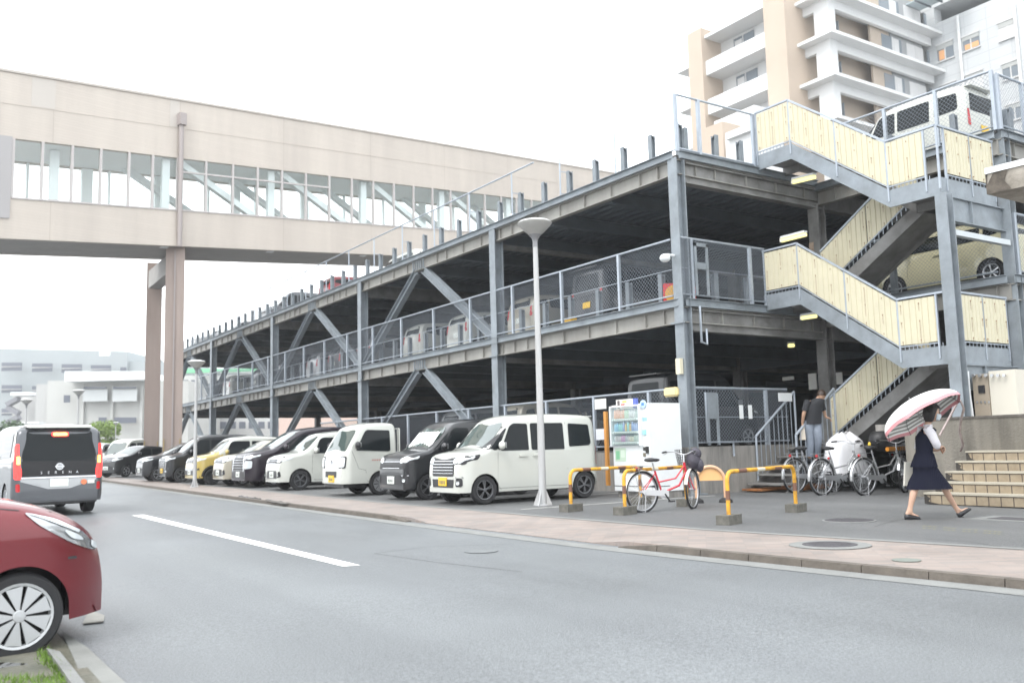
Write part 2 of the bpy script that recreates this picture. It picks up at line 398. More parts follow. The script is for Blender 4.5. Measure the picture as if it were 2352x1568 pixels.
gr = mat('grass_blades', (.13, .22, .035), .6, 0, .5, 6)
b = MB(); random.seed(11)
for k in range(1500):
    s_ = random.random(); u = 100+s_*95+random.gauss(0, 9+12*s_); v = 1500+s_*75+random.gauss(0, 5)
    if k > 1150: u = random.uniform(0, 170); v = 1556+random.random()*20
    if u > 112+(v-1490)*.8: continue
    p = G(u, v, -.058); h = random.uniform(.015, .05); a = random.uniform(0, 6.28); d = V((cos(a), sin(a), 0))*.004
    b.add([p-d, p+d, p+V((random.gauss(0, .015), random.gauss(0, .015), h))], [(0, 1, 2)])
tag(b.build('grass', gr, fix=False), kind='stuff')
# ================================================================ PARKING GARAGE
Z2, Z1, Z0 = 7.62, 4.27, .98            # top of fascia on each level
CX = [0, -7.53, -16.88, -26.71, -36.80, -46.6]
XE = -47.6; YB = 30.
gar = thing('parking_garage', 'grey steel multi-storey parking garage of open decks on H columns', 'parking garage', (0, 0, 0))
def hcol(b, x, y, z0, z1, s=.30, t=.028, along='y'):
    if along == 'y':
        b.box((x-s/2, y-s/2, z0), (x+s/2, y-s/2+t, z1)); b.box((x-s/2, y+s/2-t, z0), (x+s/2, y+s/2, z1)); b.box((x-t/2, y-s/2+t, z0), (x+t/2, y+s/2-t, z1))
    else:
        b.box((x-s/2, y-s/2, z0), (x-s/2+t, y+s/2, z1)); b.box((x+s/2-t, y-s/2, z0), (x+s/2, y+s/2, z1)); b.box((x-s/2+t, y-t/2, z0), (x+s/2-t, y+t/2, z1))
def ibeam(b, p, q, h, w, t=.025):
    p = V(p); q = V(q); b.bar(p+V((0,0,h/2-t/2)), q+V((0,0,h/2-t/2)), w, t); b.bar(p-V((0,0,h/2-t/2)), q-V((0,0,h/2-t/2)), w, t); b.bar(p, q, t, h-2*t)
# columns
for x in CX:
    b = MB(); hcol(b, x, 0, -.02 if x else -.02, Z2-.17, .30 if x else .27)
    b.box((x-.2, -.2, Z1-.56), (x+.2, -.151, Z1-.52)); b.box((x-.24, -.24, -.05), (x+.24, .24, .03))
    b.build('column', steel, gar)
for x in CX:
    for y in (10, 20, 29.5):
        b = MB(); hcol(b, x, y, -.02, Z2-.5, .35); b.build('inner_column', steel_d, gar)
b = MB(); hcol(b, 0, 4.82, -.02, 7.0, .30); c = b.build('column', steel_d, gar, smooth=None)
b = MB(); b.box((-.155, 4.655, 5.75), (-.02, 4.66, 6.05)); b.build('notice', mat('stained_notice', (.42, .32, .24), .7, 0, .4, 9), c)
b = MB(); b.box((-.155, 4.655, 1.85), (-.02, 4.66, 2.1)); b.build('notice', MATS['stained_notice'], c)
# decks
for z, nm in ((Z2, 'upper_deck'), (Z1, 'middle_deck')):
    b = MB(); b.box((XE, .0, z-.15), (-.0, YB, z-.06)); b.box((0.0, 4.8, z-.151), (4.67, YB, z-.061))
    d = b.build(nm, deck_m, gar)
    b = MB()   # corrugated soffit, ribs running along the building
    y = .16; prof = []
    while y < YB-.3:
        prof += [(y, z-.155), (y+.13, z-.155), (y+.17, z-.215), (y+.29, z-.215)]; y += .33
    n = len(prof); vs = [(XE+.1, a, c) for a, c in prof]+[(-.1, a, c) for a, c in prof]
    b.add(vs, [(i, i+1, n+i+1, n+i) for i in range(n-1)])
    b.add([(4.6 if i else .05, a, c-.002) for i in (0, 1) for a, c in prof if a > 5], []) 
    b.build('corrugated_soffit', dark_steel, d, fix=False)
    # cross beams and girders
    k = 0; x = -2.5
    while x > XE+1:
        b = MB(); main = min(abs(x-c) for c in CX) < .3
        ibeam(b, (x, .18, z-.40), (x, YB-.3, z-.40), .34, .18)
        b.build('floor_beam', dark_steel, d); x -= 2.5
    for x in CX[1:]+[0]:
        b = MB(); ibeam(b, (x, .2, z-.47), (x, YB-.3, z-.47), .48, .22); b.build('girder', steel_d, d)
    for y in (10, 20):
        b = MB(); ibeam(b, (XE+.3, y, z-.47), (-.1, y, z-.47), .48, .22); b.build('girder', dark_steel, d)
# edge beams on the front and the side, with fascia and stiffeners
def edge(p, q, z, name, nrm):
    p = V((p[0], p[1], 0)); q = V((q[0], q[1], 0)); d = (q-p).normalized(); L = (q-p).length; n = V((nrm[0], nrm[1], 0))
    b = MB()
    b.bar(p+n*.10+V((0,0,z-.085)), q+n*.10+V((0,0,z-.085)), .012, .17)           # channel web
    b.bar(p+n*.13+V((0,0,z-.004)), q+n*.13+V((0,0,z-.004)), .07, .012); b.bar(p+n*.13+V((0,0,z-.168)), q+n*.13+V((0,0,z-.168)), .07, .012)
    e = b.build(name, steel, gar)
    b = MB(); zc = z-.18-.175; ibeam(b, p+V((0,0,zc)), q+V((0,0,zc)), .35, .16, .02); s_ = .55
    while s_ < L-.2:
        c = p+d*s_; b.bar(c+n*.04+V((0,0,zc-.155)), c+n*.04+V((0,0,zc+.155)), .016 if abs(d.x) > .5 else .07, .07 if abs(d.x) > .5 else .016, up=(0,1,0))
        s_ += .62 if (int(s_*3) % 3) else 1.05
    b.build('girder', steel_pale, e)
    return e
edge((0, 0), (XE, 0), Z2, 'edge_beam', (0, -1)); edge((0, 0), (XE, 0), Z1, 'edge_beam', (0, -1))
edge((.0, .0), (.0, 4.8), Z2, 'edge_beam', (1, 0)); edge((.0, .0), (.0, 4.8), Z1, 'edge_beam', (1, 0))
for z in (7.50, 4.40):
    edge((.1, 4.8), (4.67, 4.8), z, 'edge_beam', (0, -1)); edge((4.67, 4.8), (4.67, YB), z, 'edge_beam', (1, 0))
# vertical splice ribs where the braces meet the beams
bays = list(zip(CX[1:], CX[2:]))
for (xa, xb) in bays:
    xm = (xa+xb)/2
    for zt_, zb_ in ((Z2, Z1), (Z1, Z0-.1)):
        b = MB()
        for dx in (-.36, -.2, -.07, .07, .2, .36): b.box((xm+dx-.012, -.12, zt_-.52), (xm+dx+.012, -.081, zt_-.2))
        b.build('splice_ribs', steel, gar)
        for xs, sg in ((xa, 1), (xb, -1)):
            b = MB(); p = V((xm+sg*.25, 0, zt_-.55)); q = V((xs-sg*.22, 0, zb_+.06))
            ibeam_d = (q-p).normalized(); side = V((0, 1, 0)); nn = ibeam_d.cross(side)
            for k in (-1, 1): b.bar(p+nn*.11*k, q+nn*.11*k, .2, .02, up=nn)
            b.bar(p, q, .20, .02, up=(0, 1, 0)) if False else b.bar(p, q, .02, .2, up=nn)
            b.build('brace', steel, gar)
# plinth walls and dark rear walls
b = MB(); b.box((-46, -.12, -.1), (-.16, .12, .93)); b.box((-.12, -.16, -.08), (.12, 3.3, 1.02)); b.build('plinth_wall', concrete, gar)
b = MB(); b.box((XE, .12, .86), (-.12, YB, .95)); b.box((-.12, 3.3, .88), (4.67, YB, .955)); b.build('ground_deck', deck_m, gar)
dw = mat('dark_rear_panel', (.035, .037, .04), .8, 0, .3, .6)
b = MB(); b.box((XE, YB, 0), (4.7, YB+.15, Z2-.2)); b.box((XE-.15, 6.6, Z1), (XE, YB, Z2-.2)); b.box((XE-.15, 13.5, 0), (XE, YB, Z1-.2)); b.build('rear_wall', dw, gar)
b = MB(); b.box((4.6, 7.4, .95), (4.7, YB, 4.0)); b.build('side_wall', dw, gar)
# guard posts along the roof edge, front and side, and behind the middle-deck fence
gp = MB(); hcol(gp, 0, 0, 0, .78, .125, .012); gp.prism([(-.0625, -.0625, .78), (.0625, -.0625, .78), (.0625, .0625, .70), (-.0625, .0625, .70)], (0, 0, .012))
g0 = gp.build('guard_post', steel, gar, local=True); first = True
spots = [(-.12-.95*0, .25, Z2-.06, 0)]+[(x, .22, Z2-.06, 0) for x in [-1.0, -2.0, -3.1, -4.2, -5.35, -6.5, -7.6, -8.8, -10., -11.15]+[-12.3-1.15*i for i in range(29)]]
spots += [(-.25, y, Z2-.06, 1) for y in (.55, 1.55, 2.4)]
spots += [(x, .25, Z1-.06, 0) for x in [-.9-1.15*i for i in range(28)]]+[(-.25, y, Z1-.06, 1) for y in (1.3, 2.4)]
spots += [(x, 5.0, 7.44, 0) for x in (2.1, 3.65)]+[(4.5, 5.7, 7.44, 1), (1.9, 5.0, 4.34, 0), (3.35, 5.0, 4.34, 0)]
for i, (x, y, z, r_) in enumerate(spots[:98]):
    o = g0 if i == 0 else g0.copy()
    if i: COL.objects.link(o); o.parent = gar
    o.location = (x, y, z); o.rotation_euler = (0, 0, r_*pi/2)

# ---------------- fences
def fence(p, q, z0, z1, label, step=1.9, pitch=.095, mid=False, wires=True, first=0., rails=True, wr=.0034):
    p = V((p[0], p[1], 0)); q = V((q[0], q[1], 0)); d = (q-p).normalized(); L = (q-p).length; n = V((-d.y, d.x, 0)); h = z1-z0
    o = thing('chain_link_fence', label, 'fence', p+V((0, 0, z0)))
    b = MB(); b.tube([p+V((0,0,z1)), q+V((0,0,z1))], .028); b.build('top_rail', pipe, o, smooth=40)
    b = MB(); b.tube([p+V((0,0,z0+.09)), q+V((0,0,z0+.09))], .02); b.build('bottom_rail', pipe, o, smooth=40)
    s_ = first
    while s_ <= L+.01:
        c = p+d*s_; b = MB(); b.box(c+V((-.035, -.035, z0)), c+V((.035, .035, z1-.01))); b.build('post', pipe, o); s_ += step
    if mid:
        b = MB(); b.tube([p+V((0,0,z0+h*.5)), q+V((0,0,z0+h*.5))], .009, 5); b.build('tension_wire', pipe, o)
    if wires:
        b = MB(); zz0, zz1 = z0+.09, z1-.02; hh = zz1-zz0; k = -int(hh/pitch)
        c0 = -n*.03
        while k*pitch < L:
            for sg in (1, -1):
                a = k*pitch if sg > 0 else k*pitch+hh
                # line from (a, zz0) to (a+sg*hh, zz1), clipped to 0..L
                t0, t1 = 0., 1.; a1 = a+sg*hh
                lo, hi = (0-a)/(a1-a), (L-a)/(a1-a)
                if lo > hi: lo, hi = hi, lo
                t0 = max(t0, lo); t1 = min(t1, hi)
                if t1-t0 > .02:
                    A_ = p+d*(a+(a1-a)*t0)+V((0,0,zz0+hh*t0))+c0; B_ = p+d*(a+(a1-a)*t1)+V((0,0,zz0+hh*t1))+c0
                    w_ = V((0, 0, wr*1.3)); nn = n*wr
                    b.add([A_-w_, A_+w_, A_-nn, B_-w_, B_+w_, B_-nn], [(0, 1, 4, 3), (1, 2, 5, 4), (2, 0, 3, 5)])
            k += 1
        b.build('wire_mesh', wire, o, fix=False)
    return o
fence((-.17, -.11), (-40, -.11), Z1, Z1+1.36, 'long chain link fence along the front edge of the middle deck', 2.3, .10, True, first=1.8, wr=.0042)
fence((.11, -.1), (.11, 2.62), Z1, Z1+1.36, 'short chain link fence on the middle deck end between corner column and stair', 1.9, .085, True, first=.32, wr=.0045)
fence((-.17, -.05), (-21, -.05), .98, 2.30, 'chain link fence on the low wall behind the parked cars', 2.0, .10, False, first=1.0)
fence((.06, .15), (.06, 3.2), 1.02, 2.31, 'chain link fence on the stained low wall right of the vending machine', 2.05, .09, True, first=2.3, wr=.0042)
fence((.95, 4.72), (4.74, 4.72), 7.50, 8.80, 'chain link fence on the upper deck in front of the white van', 1.28, .10, False, first=1.2)
fence((4.78, 4.78), (4.78, 14), 7.50, 8.72, 'chain link fence on the upper deck turning the corner behind the white van', 1.0, .10, False, first=.0)
fence((.3, 4.68), (4.5, 4.68), 4.40, 5.72, 'chain link fence on the middle deck in front of the beige car', 2.1, .09, False, first=3.2, wr=.003)
fence((4.76, 5.0), (4.76, 14), 4.40, 5.72, 'chain link fence on the middle deck at the right edge of the photo', 1.9, .10, False)
# roof railing along the front: slender posts with one rail further back
rr = thing('roof_railing', 'slender pipe railing along the roof edge of the garage', 'railing', (0, -.02, Z2))
for i, x in enumerate([-2.05, -4.3, -6.6, -8.95]+[-11.2-2.3*i for i in range(14)]):
    b = MB(); b.tube([(x, -.02, Z2), (x, -.02, Z2+1.30)], .022, 6); b.bar((x, 0, Z2+.72), (x, .22, Z2+.72), .02); b.bar((x, 0, Z2+.12), (x, .22, Z2+.12), .02); b.build('post', pipe, rr)
b = MB(); b.tube([(-5.5, -.02, Z2+1.30), (-28.0, -.02, Z2+1.30)], .024, 6); b.build('rail', pipe, rr)
b = MB(); b.tube([(-.0, -.02, Z2+.05), (-28.0, -.02, Z2+.05)], .018, 6); b.build('rail', pipe, rr)
r2 = thing('corner_railing', 'grey pipe railing on the roof corner beside the stair', 'railing', (0, .0, Z2))
for y, h in ((.0, 1.33), (.72, 1.33), (2.55, 1.33)):
    b = MB(); b.box((.02, y-.04, Z2), (.09, y+.04, Z2+h)); b.build('post', pipe, r2)
b = MB(); b.tube([(.05, -.03, Z2+1.34), (.05, 2.58, Z2+1.34)], .026); b.tube([(.05, -.03, Z2+.08), (.05, 2.58, Z2+.08)], .026); b.build('rail', pipe, r2, smooth=40)

# ---------------- exterior staircase
st = thing('steel_staircase', 'cream-panelled exterior steel staircase with two landings on the garage end', 'staircase', (2.3, 3.6, 0))
YO, YI, YM = 2.60, 4.62, 3.62
def panel(p, q, h, name='panel', par=None, dirn=None):
    """corrugated sheet standing on the line p-q (parallelogram), height h, with rust at its bolts"""
    p = V(p); q = V(q); dx = V((q.x-p.x, q.y-p.y, 0)); L = dx.length; d = dx/L; n = V((d.y, -d.x, 0))
    if dirn is not None and n.dot(V(dirn)) < 0: n = -n
    b = MB(); N = max(2, int(L/.125)); vs = []; fs = []
    for i in range(N):
        for (t, o) in ((0, 0), (.80, 0), (.86, -.014), (.94, -.014)):
            s_ = (i+t)/N; c = p.lerp(q, s_)+n*o; vs += [c, c+V((0, 0, h))]
    vs += [q, q+V((0, 0, h))]
    for i in range(len(vs)//2-1): fs.append((2*i, 2*i+1, 2*i+3, 2*i+2))
    b.add(vs, fs); o = b.build(name, cream, par, fix=False)
    sl = o
    b = MB(); random.seed(int(p.x*100+p.z*77))
    for i in range(0, N, 3):
        for zz in (.06, h*.5, h-.1):
            c = p.lerp(q, (i+.45)/N)+n*.006+V((0, 0, zz)); b.bar(c-V((0, 0, .014)), c+V((0, 0, .014)), .02, .008, up=d)
            if random.random() < .8: b.bar(c, c-V((0, 0, min(zz, random.uniform(.05, .42)))), .005, .004, up=n)
    b.build('rust_stain', rust, o); return o
def level(L0, L1):
    """landing at stringer bottom L0, flight down to L1 landing, then inner flight down to next"""
    xa, xb, xc = 1.10, 3.50, 4.62
    f = L0+.22; f1 = L1+.22; H = .36
    b = MB()   # outer stringer: landing, flight, landing, corner side
    b.prism([(.06, YO, L0), (xa, YO, L0), (xb, YO, L1), (xc, YO, L1), (xc, YO, L1+H), (xb+.02, YO, L1+H), (xa+.02, YO, L0+H), (.06, YO, L0+H)], (0, .03, 0))
    b.prism([(xc, YO+.03, L1), (xc, YI+.05, L1), (xc, YI+.05, L1+H), (xc, YO+.03, L1+H)], (-.03, 0, 0)); b.build('stringer', steel, st)
    b = MB(); b.prism([(.06, YM-.06, L0), (xa, YM-.06, L0), (xb, YM-.06, L1), (xb, YM-.06, L1+H), (xa, YM-.06, L0+H), (.06, YM-.06, L0+H)], (0, .03, 0)); b.build('stringer', steel_d, st)
    b = MB(); b.box((.08, YO+.03, f-.02), (xa, YI, f)); b.build('landing', steel_d, st)
    b = MB(); b.box((xb, YO+.03, f1-.02), (xc-.03, YI, f1)); b.bar((xb, YM, L1+.1), (xc-.03, YM, L1+.1), .1, .18); b.build('landing', steel_d, st)
    n = 9
    for i in range(n):
        x = xa+(xb-xa)*(i+.5)/n; z = f+(f1-f)*(i+1)/n
        if i < n-1: b = MB(); b.box((x-.02, YO+.03, z-.03), (x+.26, YM-.07, z)); b.build('tread', steel_d, st)
    # panels and rails along the outside
    g, h = .46, .90
    for p, q in (((.16, YO-.02, L0+g), (xa, YO-.02, L0+g)), ((xa+.02, YO-.02, L0+g-.01), ((xa+xb)/2, YO-.02, (L0+L1)/2+g-.01)), (((xa+xb)/2+.02, YO-.02, (L0+L1)/2+g-.01), (xb, YO-.02, L1+g-.01)), ((xb+.02, YO-.02, L1+g), (xc-.30, YO-.02, L1+g))):
        panel(p, q, h, 'panel', st, (0, -1, 0))
    for p, q in (((xc+.02, YO+.25, L1+g), (xc+.02, (YO+.25+YI)/2, L1+g)), ((xc+.02, (YO+.27+YI)/2, L1+g), (xc+.02, YI, L1+g))): panel(p, q, h, 'panel', st, (1, 0, 0))
    b = MB(); zt = g+h+.05
    b.bar((.1, YO-.01, L0+zt), (xa+.01, YO-.01, L0+zt), .05, .04); b.bar((xa, YO-.01, L0+zt), (xb, YO-.01, L1+zt), .05, .04); b.bar((xb, YO-.01, L1+zt), (xc-.02, YO-.01, L1+zt), .05, .04); b.bar((xc, YO, L1+zt), (xc, YI+.05, L1+zt), .05, .04)
    b.build('handrail', pipe, st)
    b = MB(); zt = g-.03
    b.bar((.1, YO, L0+zt), (xa, YO, L0+zt), .03, .02); b.bar((xa, YO, L0+zt), (xb, YO, L1+zt), .03, .02); b.bar((xb, YO, L1+zt), (xc-.28, YO, L1+zt), .03, .02); b.bar((xc, YO+.25, L1+zt), (xc, YI, L1+zt), .03, .02)
    b.build('lower_rail', pipe, st)
    for x, z in ((.12, L0), (xa, L0), ((xa+xb)/2, (L0+L1)/2), (xb, L1), (xc-.28, L1), (xc, L1)):
        b = MB(); b.box((x-.018, YO-.02, z+.12), (x+.018, YO+.02, z+g+h+.04)); b.build('baluster', pipe, st)
    for y in (YO+.24, (YO+.26+YI)/2, YI):
        b = MB(); b.box((xc-.02, y-.018, L1+.1), (xc+.02, y+.018, L1+g+h+.04)); b.build('baluster', pipe, st)
    b = MB()   # pickets in the slot under the panels
    for i in range(10): x = xb+.1+i*.09; b.box((x-.006, YO-.0, L1+H), (x+.006, YO+.012, L1+g-.03))
    for i in range(9): x = .2+i*.1; b.box((x-.006, YO-.0, L0+H), (x+.006, YO+.012, L0+g-.03))
    for i in range(14): y = YO+.3+i*.13; b.box((xc-.0, y-.006, L1+H), (xc+.012, y+.006, L1+g-.03))
    b.build('pickets', pipe, st)
def inner(L1, L2):
    xa, xb = .95, 3.50; H = .34; f1, f2 = L1+.22, L2+.22
    for y in (YM+.03, YI-.03):
        b = MB(); b.prism([(xb+.1, y, L1), (xa, y, L2), (xa, y, L2+H), (xb+.1, y, L1+H)], (0, .03, 0)); b.build('stringer', steel_d, st)
    n = 9
    for i in range(n-1):
        x = xb-(xb-xa)*(i+.5)/n; z = f1+(f2-f1)*(i+1)/n; b = MB(); b.box((x-.26, YM+.06, z-.03), (x+.02, YI-.03, z)); b.build('tread', steel_d, st)
    b = MB(); b.add([(xb, YM+.05, L1+.05), (xb, YI-.04, L1+.05), (xa, YI-.04, L2+.05), (xa, YM+.05, L2+.05)], [(0, 1, 2, 3)]); b.build('flight_soffit', steel_d, st)
    g, h = .46, .86; xm = (xa+xb)/2; zm = (L1+L2)/2
    panel((xa, YM+.0, L2+g), (xm-.01, YM+.0, zm+g), h, 'panel', st, (0, -1, 0)); panel((xm+.01, YM, zm+g), (xb, YM, L1+g), h, 'panel', st, (0, -1, 0))
    b = MB(); b.bar((xa, YM, L2+g+h+.03), (xb, YM, L1+g+h+.03), .045, .04); b.bar((xa, YM, L2+g-.03), (xb, YM, L1+g-.03), .03, .02); b.build('handrail', pipe, st)
    b = MB()
    for i in range(22): t = (i+.5)/22; x = xa+(xb-xa)*t; z = L2+(L1-L2)*t; b.box((x-.008, YM-.006, z+.30), (x+.008, YM+.006, z+g))
    b.build('pickets', pipe, st)
LV = [7.56, 5.84, 4.16, 2.50, .72]
level(LV[0], LV[1]); inner(LV[1], LV[2]); level(LV[2], LV[3]); inner(LV[3], LV[4])
# posts and girders of the stair
for (x, y, z0, z1) in ((4.66, 2.62, 1.38, 5.84), (4.67, 4.95, 1.38, 8.0)):
    b = MB(); hcol(b, x, y, z0, z1, .24, .02); b.build('post', steel, st)
for z in (5.84, 2.50):
    b = MB(); ibeam(b, (4.60, 2.74, z-.26), (4.60, 4.83, z-.26), .50, .14, .02); b.bar((4.63, 3.6, z-.49), (4.63, 3.6, z-.03), .02, .08, up=(1, 0, 0)); b.build('girder', steel, st)
b = MB(); b.bar((4.72, 2.75, 5.06), (4.72, 4.75, 5.06), .12, .11); b.build('pale_trunking', mat('pale_grey_paint', (.48, .52, .54), .5), st)
# ---------------- lit tubes under the landings
def lamp(p, q, label, r=.045):
    p = V(p); q = V(q); o = thing('tube_light', label, 'light', p)
    b = MB(); b.tube([p, q], r, 10); b.build('tube', tube_on, o, smooth=40)
    b = MB(); u_ = V((0, 0, r+.03)); b.bar(p+u_, q+u_, .12, .05); b.bar(p+V((0,0,r*.3)), p+(p-q).normalized()*.03+V((0,0,r*.3)), .09, .1); b.build('housing', white_metal, o)
def L2p(u0, v0, u1, v1, y): return PY(u0, v0, y), PY(u1, v1, y)
lamp(*L2p(1822, 419, 1872, 407, 3.1), 'lit yellow tube light under the uppermost stair landing')
lamp(*L2p(1796, 553, 1851, 539, 3.3), 'lit tube light just above the handrail of the lower stair flight')
lamp(*L2p(1842, 731, 1875, 726, 3.1), 'lit tube light under the lower stair flight', .04)
lamp(*L2p(1812, 794, 1823, 793, 6.0), 'small lit lamp deep inside the dark ground floor', .05)
# ================================================================ CARS
def interp(P, x):
    """P sorted by decreasing x"""
    if x >= P[0][0]: return P[0][1]
    for (a, za), (b, zb) in zip(P, P[1:]):
        if b <= x <= a: return za+(zb-za)*(x-a)/(b-a) if a != b else za
    return P[-1][1]
def fillet(poly, r, n=4):
    # round every corner of a closed polygon with radius about r
    q = [p for i, p in enumerate(poly) if math.hypot(p[0]-poly[i-1][0], p[1]-poly[i-1][1]) > .015]; out = []
    for i, p in enumerate(q):
        a, c = V(q[i-1]), V(q[(i+1) % len(q)]); p = V(p); d1, d2 = a-p, c-p
        t = min(r, d1.length*.45, d2.length*.45); p1 = p+d1.normalized()*t; p2 = p+d2.normalized()*t
        for k in range(n+1): s_ = k/n; out.append(tuple(p1*(1-s_)**2+p*2*s_*(1-s_)+p2*s_*s_))
    return out
class Body:
    def __init__(s, L, W, top, belt, tum=.10, re=.10, arches=(), ra=.31, wr=.27, sill=.22, front_r=.35, rear_r=.22, zbf=.24, zbr=.28, crown=.035, nose=.80, shoulder=0.):
        s.L, s.W, s.belt, s.tum = L, W, belt, tum; s.top = chaikin(top, 2); s.H = max(z for x, z in top)
        s.ar = arches; s.ra = ra; s.wr = wr
        xf, xr = s.top[0][0], s.top[-1][0]; s.xf, s.xr = xf, xr
        xs = {round(x, 4) for x, _ in s.top}|{xr+(xf-xr)*i/60 for i in range(61)}
        for d in (.008, .02, .04, .07, .11, .16, .22, .3): xs |= {xf-d, xr+d}
        for xc in arches:
            for i in range(17): a = pi*i/16; xs.add(xc+ra*cos(a))
            xs |= {xc+ra+.004, xc-ra-.004}
        xs = sorted([x for x in xs if xr <= x <= xf], reverse=True)
        q = [xs[0]]
        for x in xs[1:]:
            if q[-1]-x > .0025: q.append(x)
        xs = q
        def hw(x):
            w = W/2
            if xf-x < front_r: t = 1-(xf-x)/front_r; w *= 1-(1-nose)*t**2.4
            if x-xr < rear_r: t = 1-(x-xr)/rear_r; w *= 1-.14*t**2.4
            return w
        s.hw = hw
        def side(x, z):
            w = hw(x); k = 1.
            if z > belt: k -= tum*((z-belt)/(s.H-belt))**1.15*2/ W * .5 * W
            if z < .38: k -= .035*((.38-z)/.2)
            if shoulder and z > belt-.22 and z < belt: k -= shoulder*(z-(belt-.22))/.22
            elif shoulder and z >= belt: k -= shoulder
            return w*k
        s.side = side
        def zb(x):
            for xc in arches:
                if abs(x-xc) < ra: return wr+math.sqrt(max(0, ra*ra-(x-xc)**2))
            z = sill
            if x > xf-.5: z = max(z, zbf)
            if x < xr+.5: z = max(z, zbr)
            return z
        s.zb = zb
        NS, NA, NT = 12, 4, 5; rows = []
        for x in xs:
            zt = interp(s.top, x); z0 = zb(x); r = min(re, max(.01, (zt-z0)*.4)); pts = []
            if zt-z0 < .03: z0 = zt-.03
            for i in range(NS): z = z0+(zt-r-z0)*i/(NS-1); pts.append((side(x, z), z))
            y1 = pts[-1][0]
            for i in range(1, NA+1): a = pi/2*i/NA; pts.append((y1-r*(1-cos(a))*1.1, zt-r+r*sin(a)))
            y2 = pts[-1][0]
            for i in range(1, NT): t = i/(NT-1); pts.append((y2*(1-t), zt+crown*(1-(1-t)**2)))
            rows.append(pts)
        n = len(rows[0]); b = MB(); vs = []
        for x, r in zip(xs, rows):
            vs += [(x, y, z) for y, z in r]+[(x, -y, z) for y, z in reversed(r[:-1])]
        m = 2*n-1; fs = []
        for i in range(len(xs)-1):
            for j in range(m-1): a = i*m+j; fs.append((a, a+1, a+1+m, a+m))
        fs.append(tuple(range(m))); fs.append(tuple((len(xs)-1)*m+j for j in range(m))[::-1])
        # rounded end caps so the nose is not a flat slab
        b.add(vs, fs); s.mb = b
        s.bvh = BVHTree.FromPolygons([V(v) for v in vs], fs)
    def decal(s, poly, ax, off=.004, cell=.06, rnd=1, sgn=1, thick=0.):
        """polygon in side (x,z), front/rear (y,z) or top (x,y) coordinates laid on the body surface"""
        P = fillet(poly, .045 if ax != 'top' else .15) if rnd else poly
        xs = [p[0] for p in P]; ys = [p[1] for p in P]
        pts = [V(p) for p in P]; k = len(pts)
        def inside(x, y):
            c = False; j = k-1
            for i in range(k):
                if (P[i][1] > y) != (P[j][1] > y) and x < (P[j][0]-P[i][0])*(y-P[i][1])/(P[j][1]-P[i][1])+P[i][0]: c = not c
                j = i
            return c
        nx = max(1, int((max(xs)-min(xs))/cell)); ny = max(1, int((max(ys)-min(ys))/cell))
        for i in range(1, nx):
            for j in range(1, ny):
                x = min(xs)+(max(xs)-min(xs))*i/nx; y = min(ys)+(max(ys)-min(ys))*j/ny
                if inside(x, y) and min((p[0]-x)**2+(p[1]-y)**2 for p in P) > (cell*.35)**2: pts.append(V((x, y)))
        vo, _, fo, *_r = delaunay_2d_cdt(pts, [], [list(range(k))], 1, 1e-6)
        out = []
        for p in vo:
            if ax == 'side': o = V((p.x, 3*sgn, p.y)); d = V((0, -sgn, 0))
            elif ax == 'front': o = V((5, p.x, p.y)); d = V((-1, 0, 0))
            elif ax == 'rear': o = V((-5, p.x, p.y)); d = V((1, 0, 0))
            else: o = V((p.x, p.y, 5)); d = V((0, 0, -1))
            h, nrm, _, _ = s.bvh.ray_cast(o, d)
            if h is None:
                oo = o+d*(3-s.W/2 if ax == 'side' else 5-s.L/2); h, nrm, _, _ = s.bvh.find_nearest(oo)
            if nrm.dot(d) > 0: nrm = -nrm
            out.append((h-d*off*.3+nrm*off, h))
        b = MB(); b.add([o for o, _ in out], [tuple(f) for f in fo])
        return b
def wheel_mesh(r, w, n_sp, style, rim_r=.66):
    ty = MB(); R_ = r*rim_r
    ty.lathe([(R_, w/2-.01), (R_+.01, w/2), (r*.92, w/2), (r*.985, w/2-.02), (r, w/2-.05), (r, -w/2+.03), (r*.93, -w/2), (R_, -w/2)], (0, 0, 0), 'y', 36, caps=False)
    rm = MB(); rm.lathe([(R_+.004, w/2-.004), (R_+.002, w/2+.004), (R_*.93, w/2+.001), (R_*.90, w/2-.035)], (0, 0, 0), 'y', 36, caps=False)
    rm.lathe([(R_*.20, w/2-.0), (R_*.17, w/2+.004), (.0001, w/2+.006)], (0, 0, 0), 'y', 16)
    for i in range(n_sp):
        a = 2*pi*i/n_sp
        def pt(rr, ang, y): return V((rr*cos(ang), y, rr*sin(ang)))
        if style == 'cap':   # broad blades of a wheel cover
            da0, da1 = .22, pi/n_sp*.78
            poly = [pt(R_*.2, a-da0, w/2+.002), pt(R_*.93, a-da1, w/2+.0), pt(R_*.93, a+da1, w/2+.0), pt(R_*.2, a+da0, w/2+.002)]
            rm.prism(poly, (0, -.02, 0))
        else:
            for sg in ((-1, 1) if style == 'twin' else (0,)):
                a2 = a+sg*.13; a3 = a+sg*.05; dw = .055 if style == 'twin' else .10
                poly = [pt(R_*.15, a3-.25, w/2-.002), pt(R_*.93, a2-dw, w/2-.008), pt(R_*.93, a2+dw, w/2-.008), pt(R_*.15, a3+.25, w/2-.002)]
                rm.prism(poly, (0, -.018, 0))
    bk = MB(); bk.lathe([(R_*.96, w/2-.07), (.0001, w/2-.07)], (0, 0, 0), 'y', 24)
    return ty, rm, bk
WHC = {}
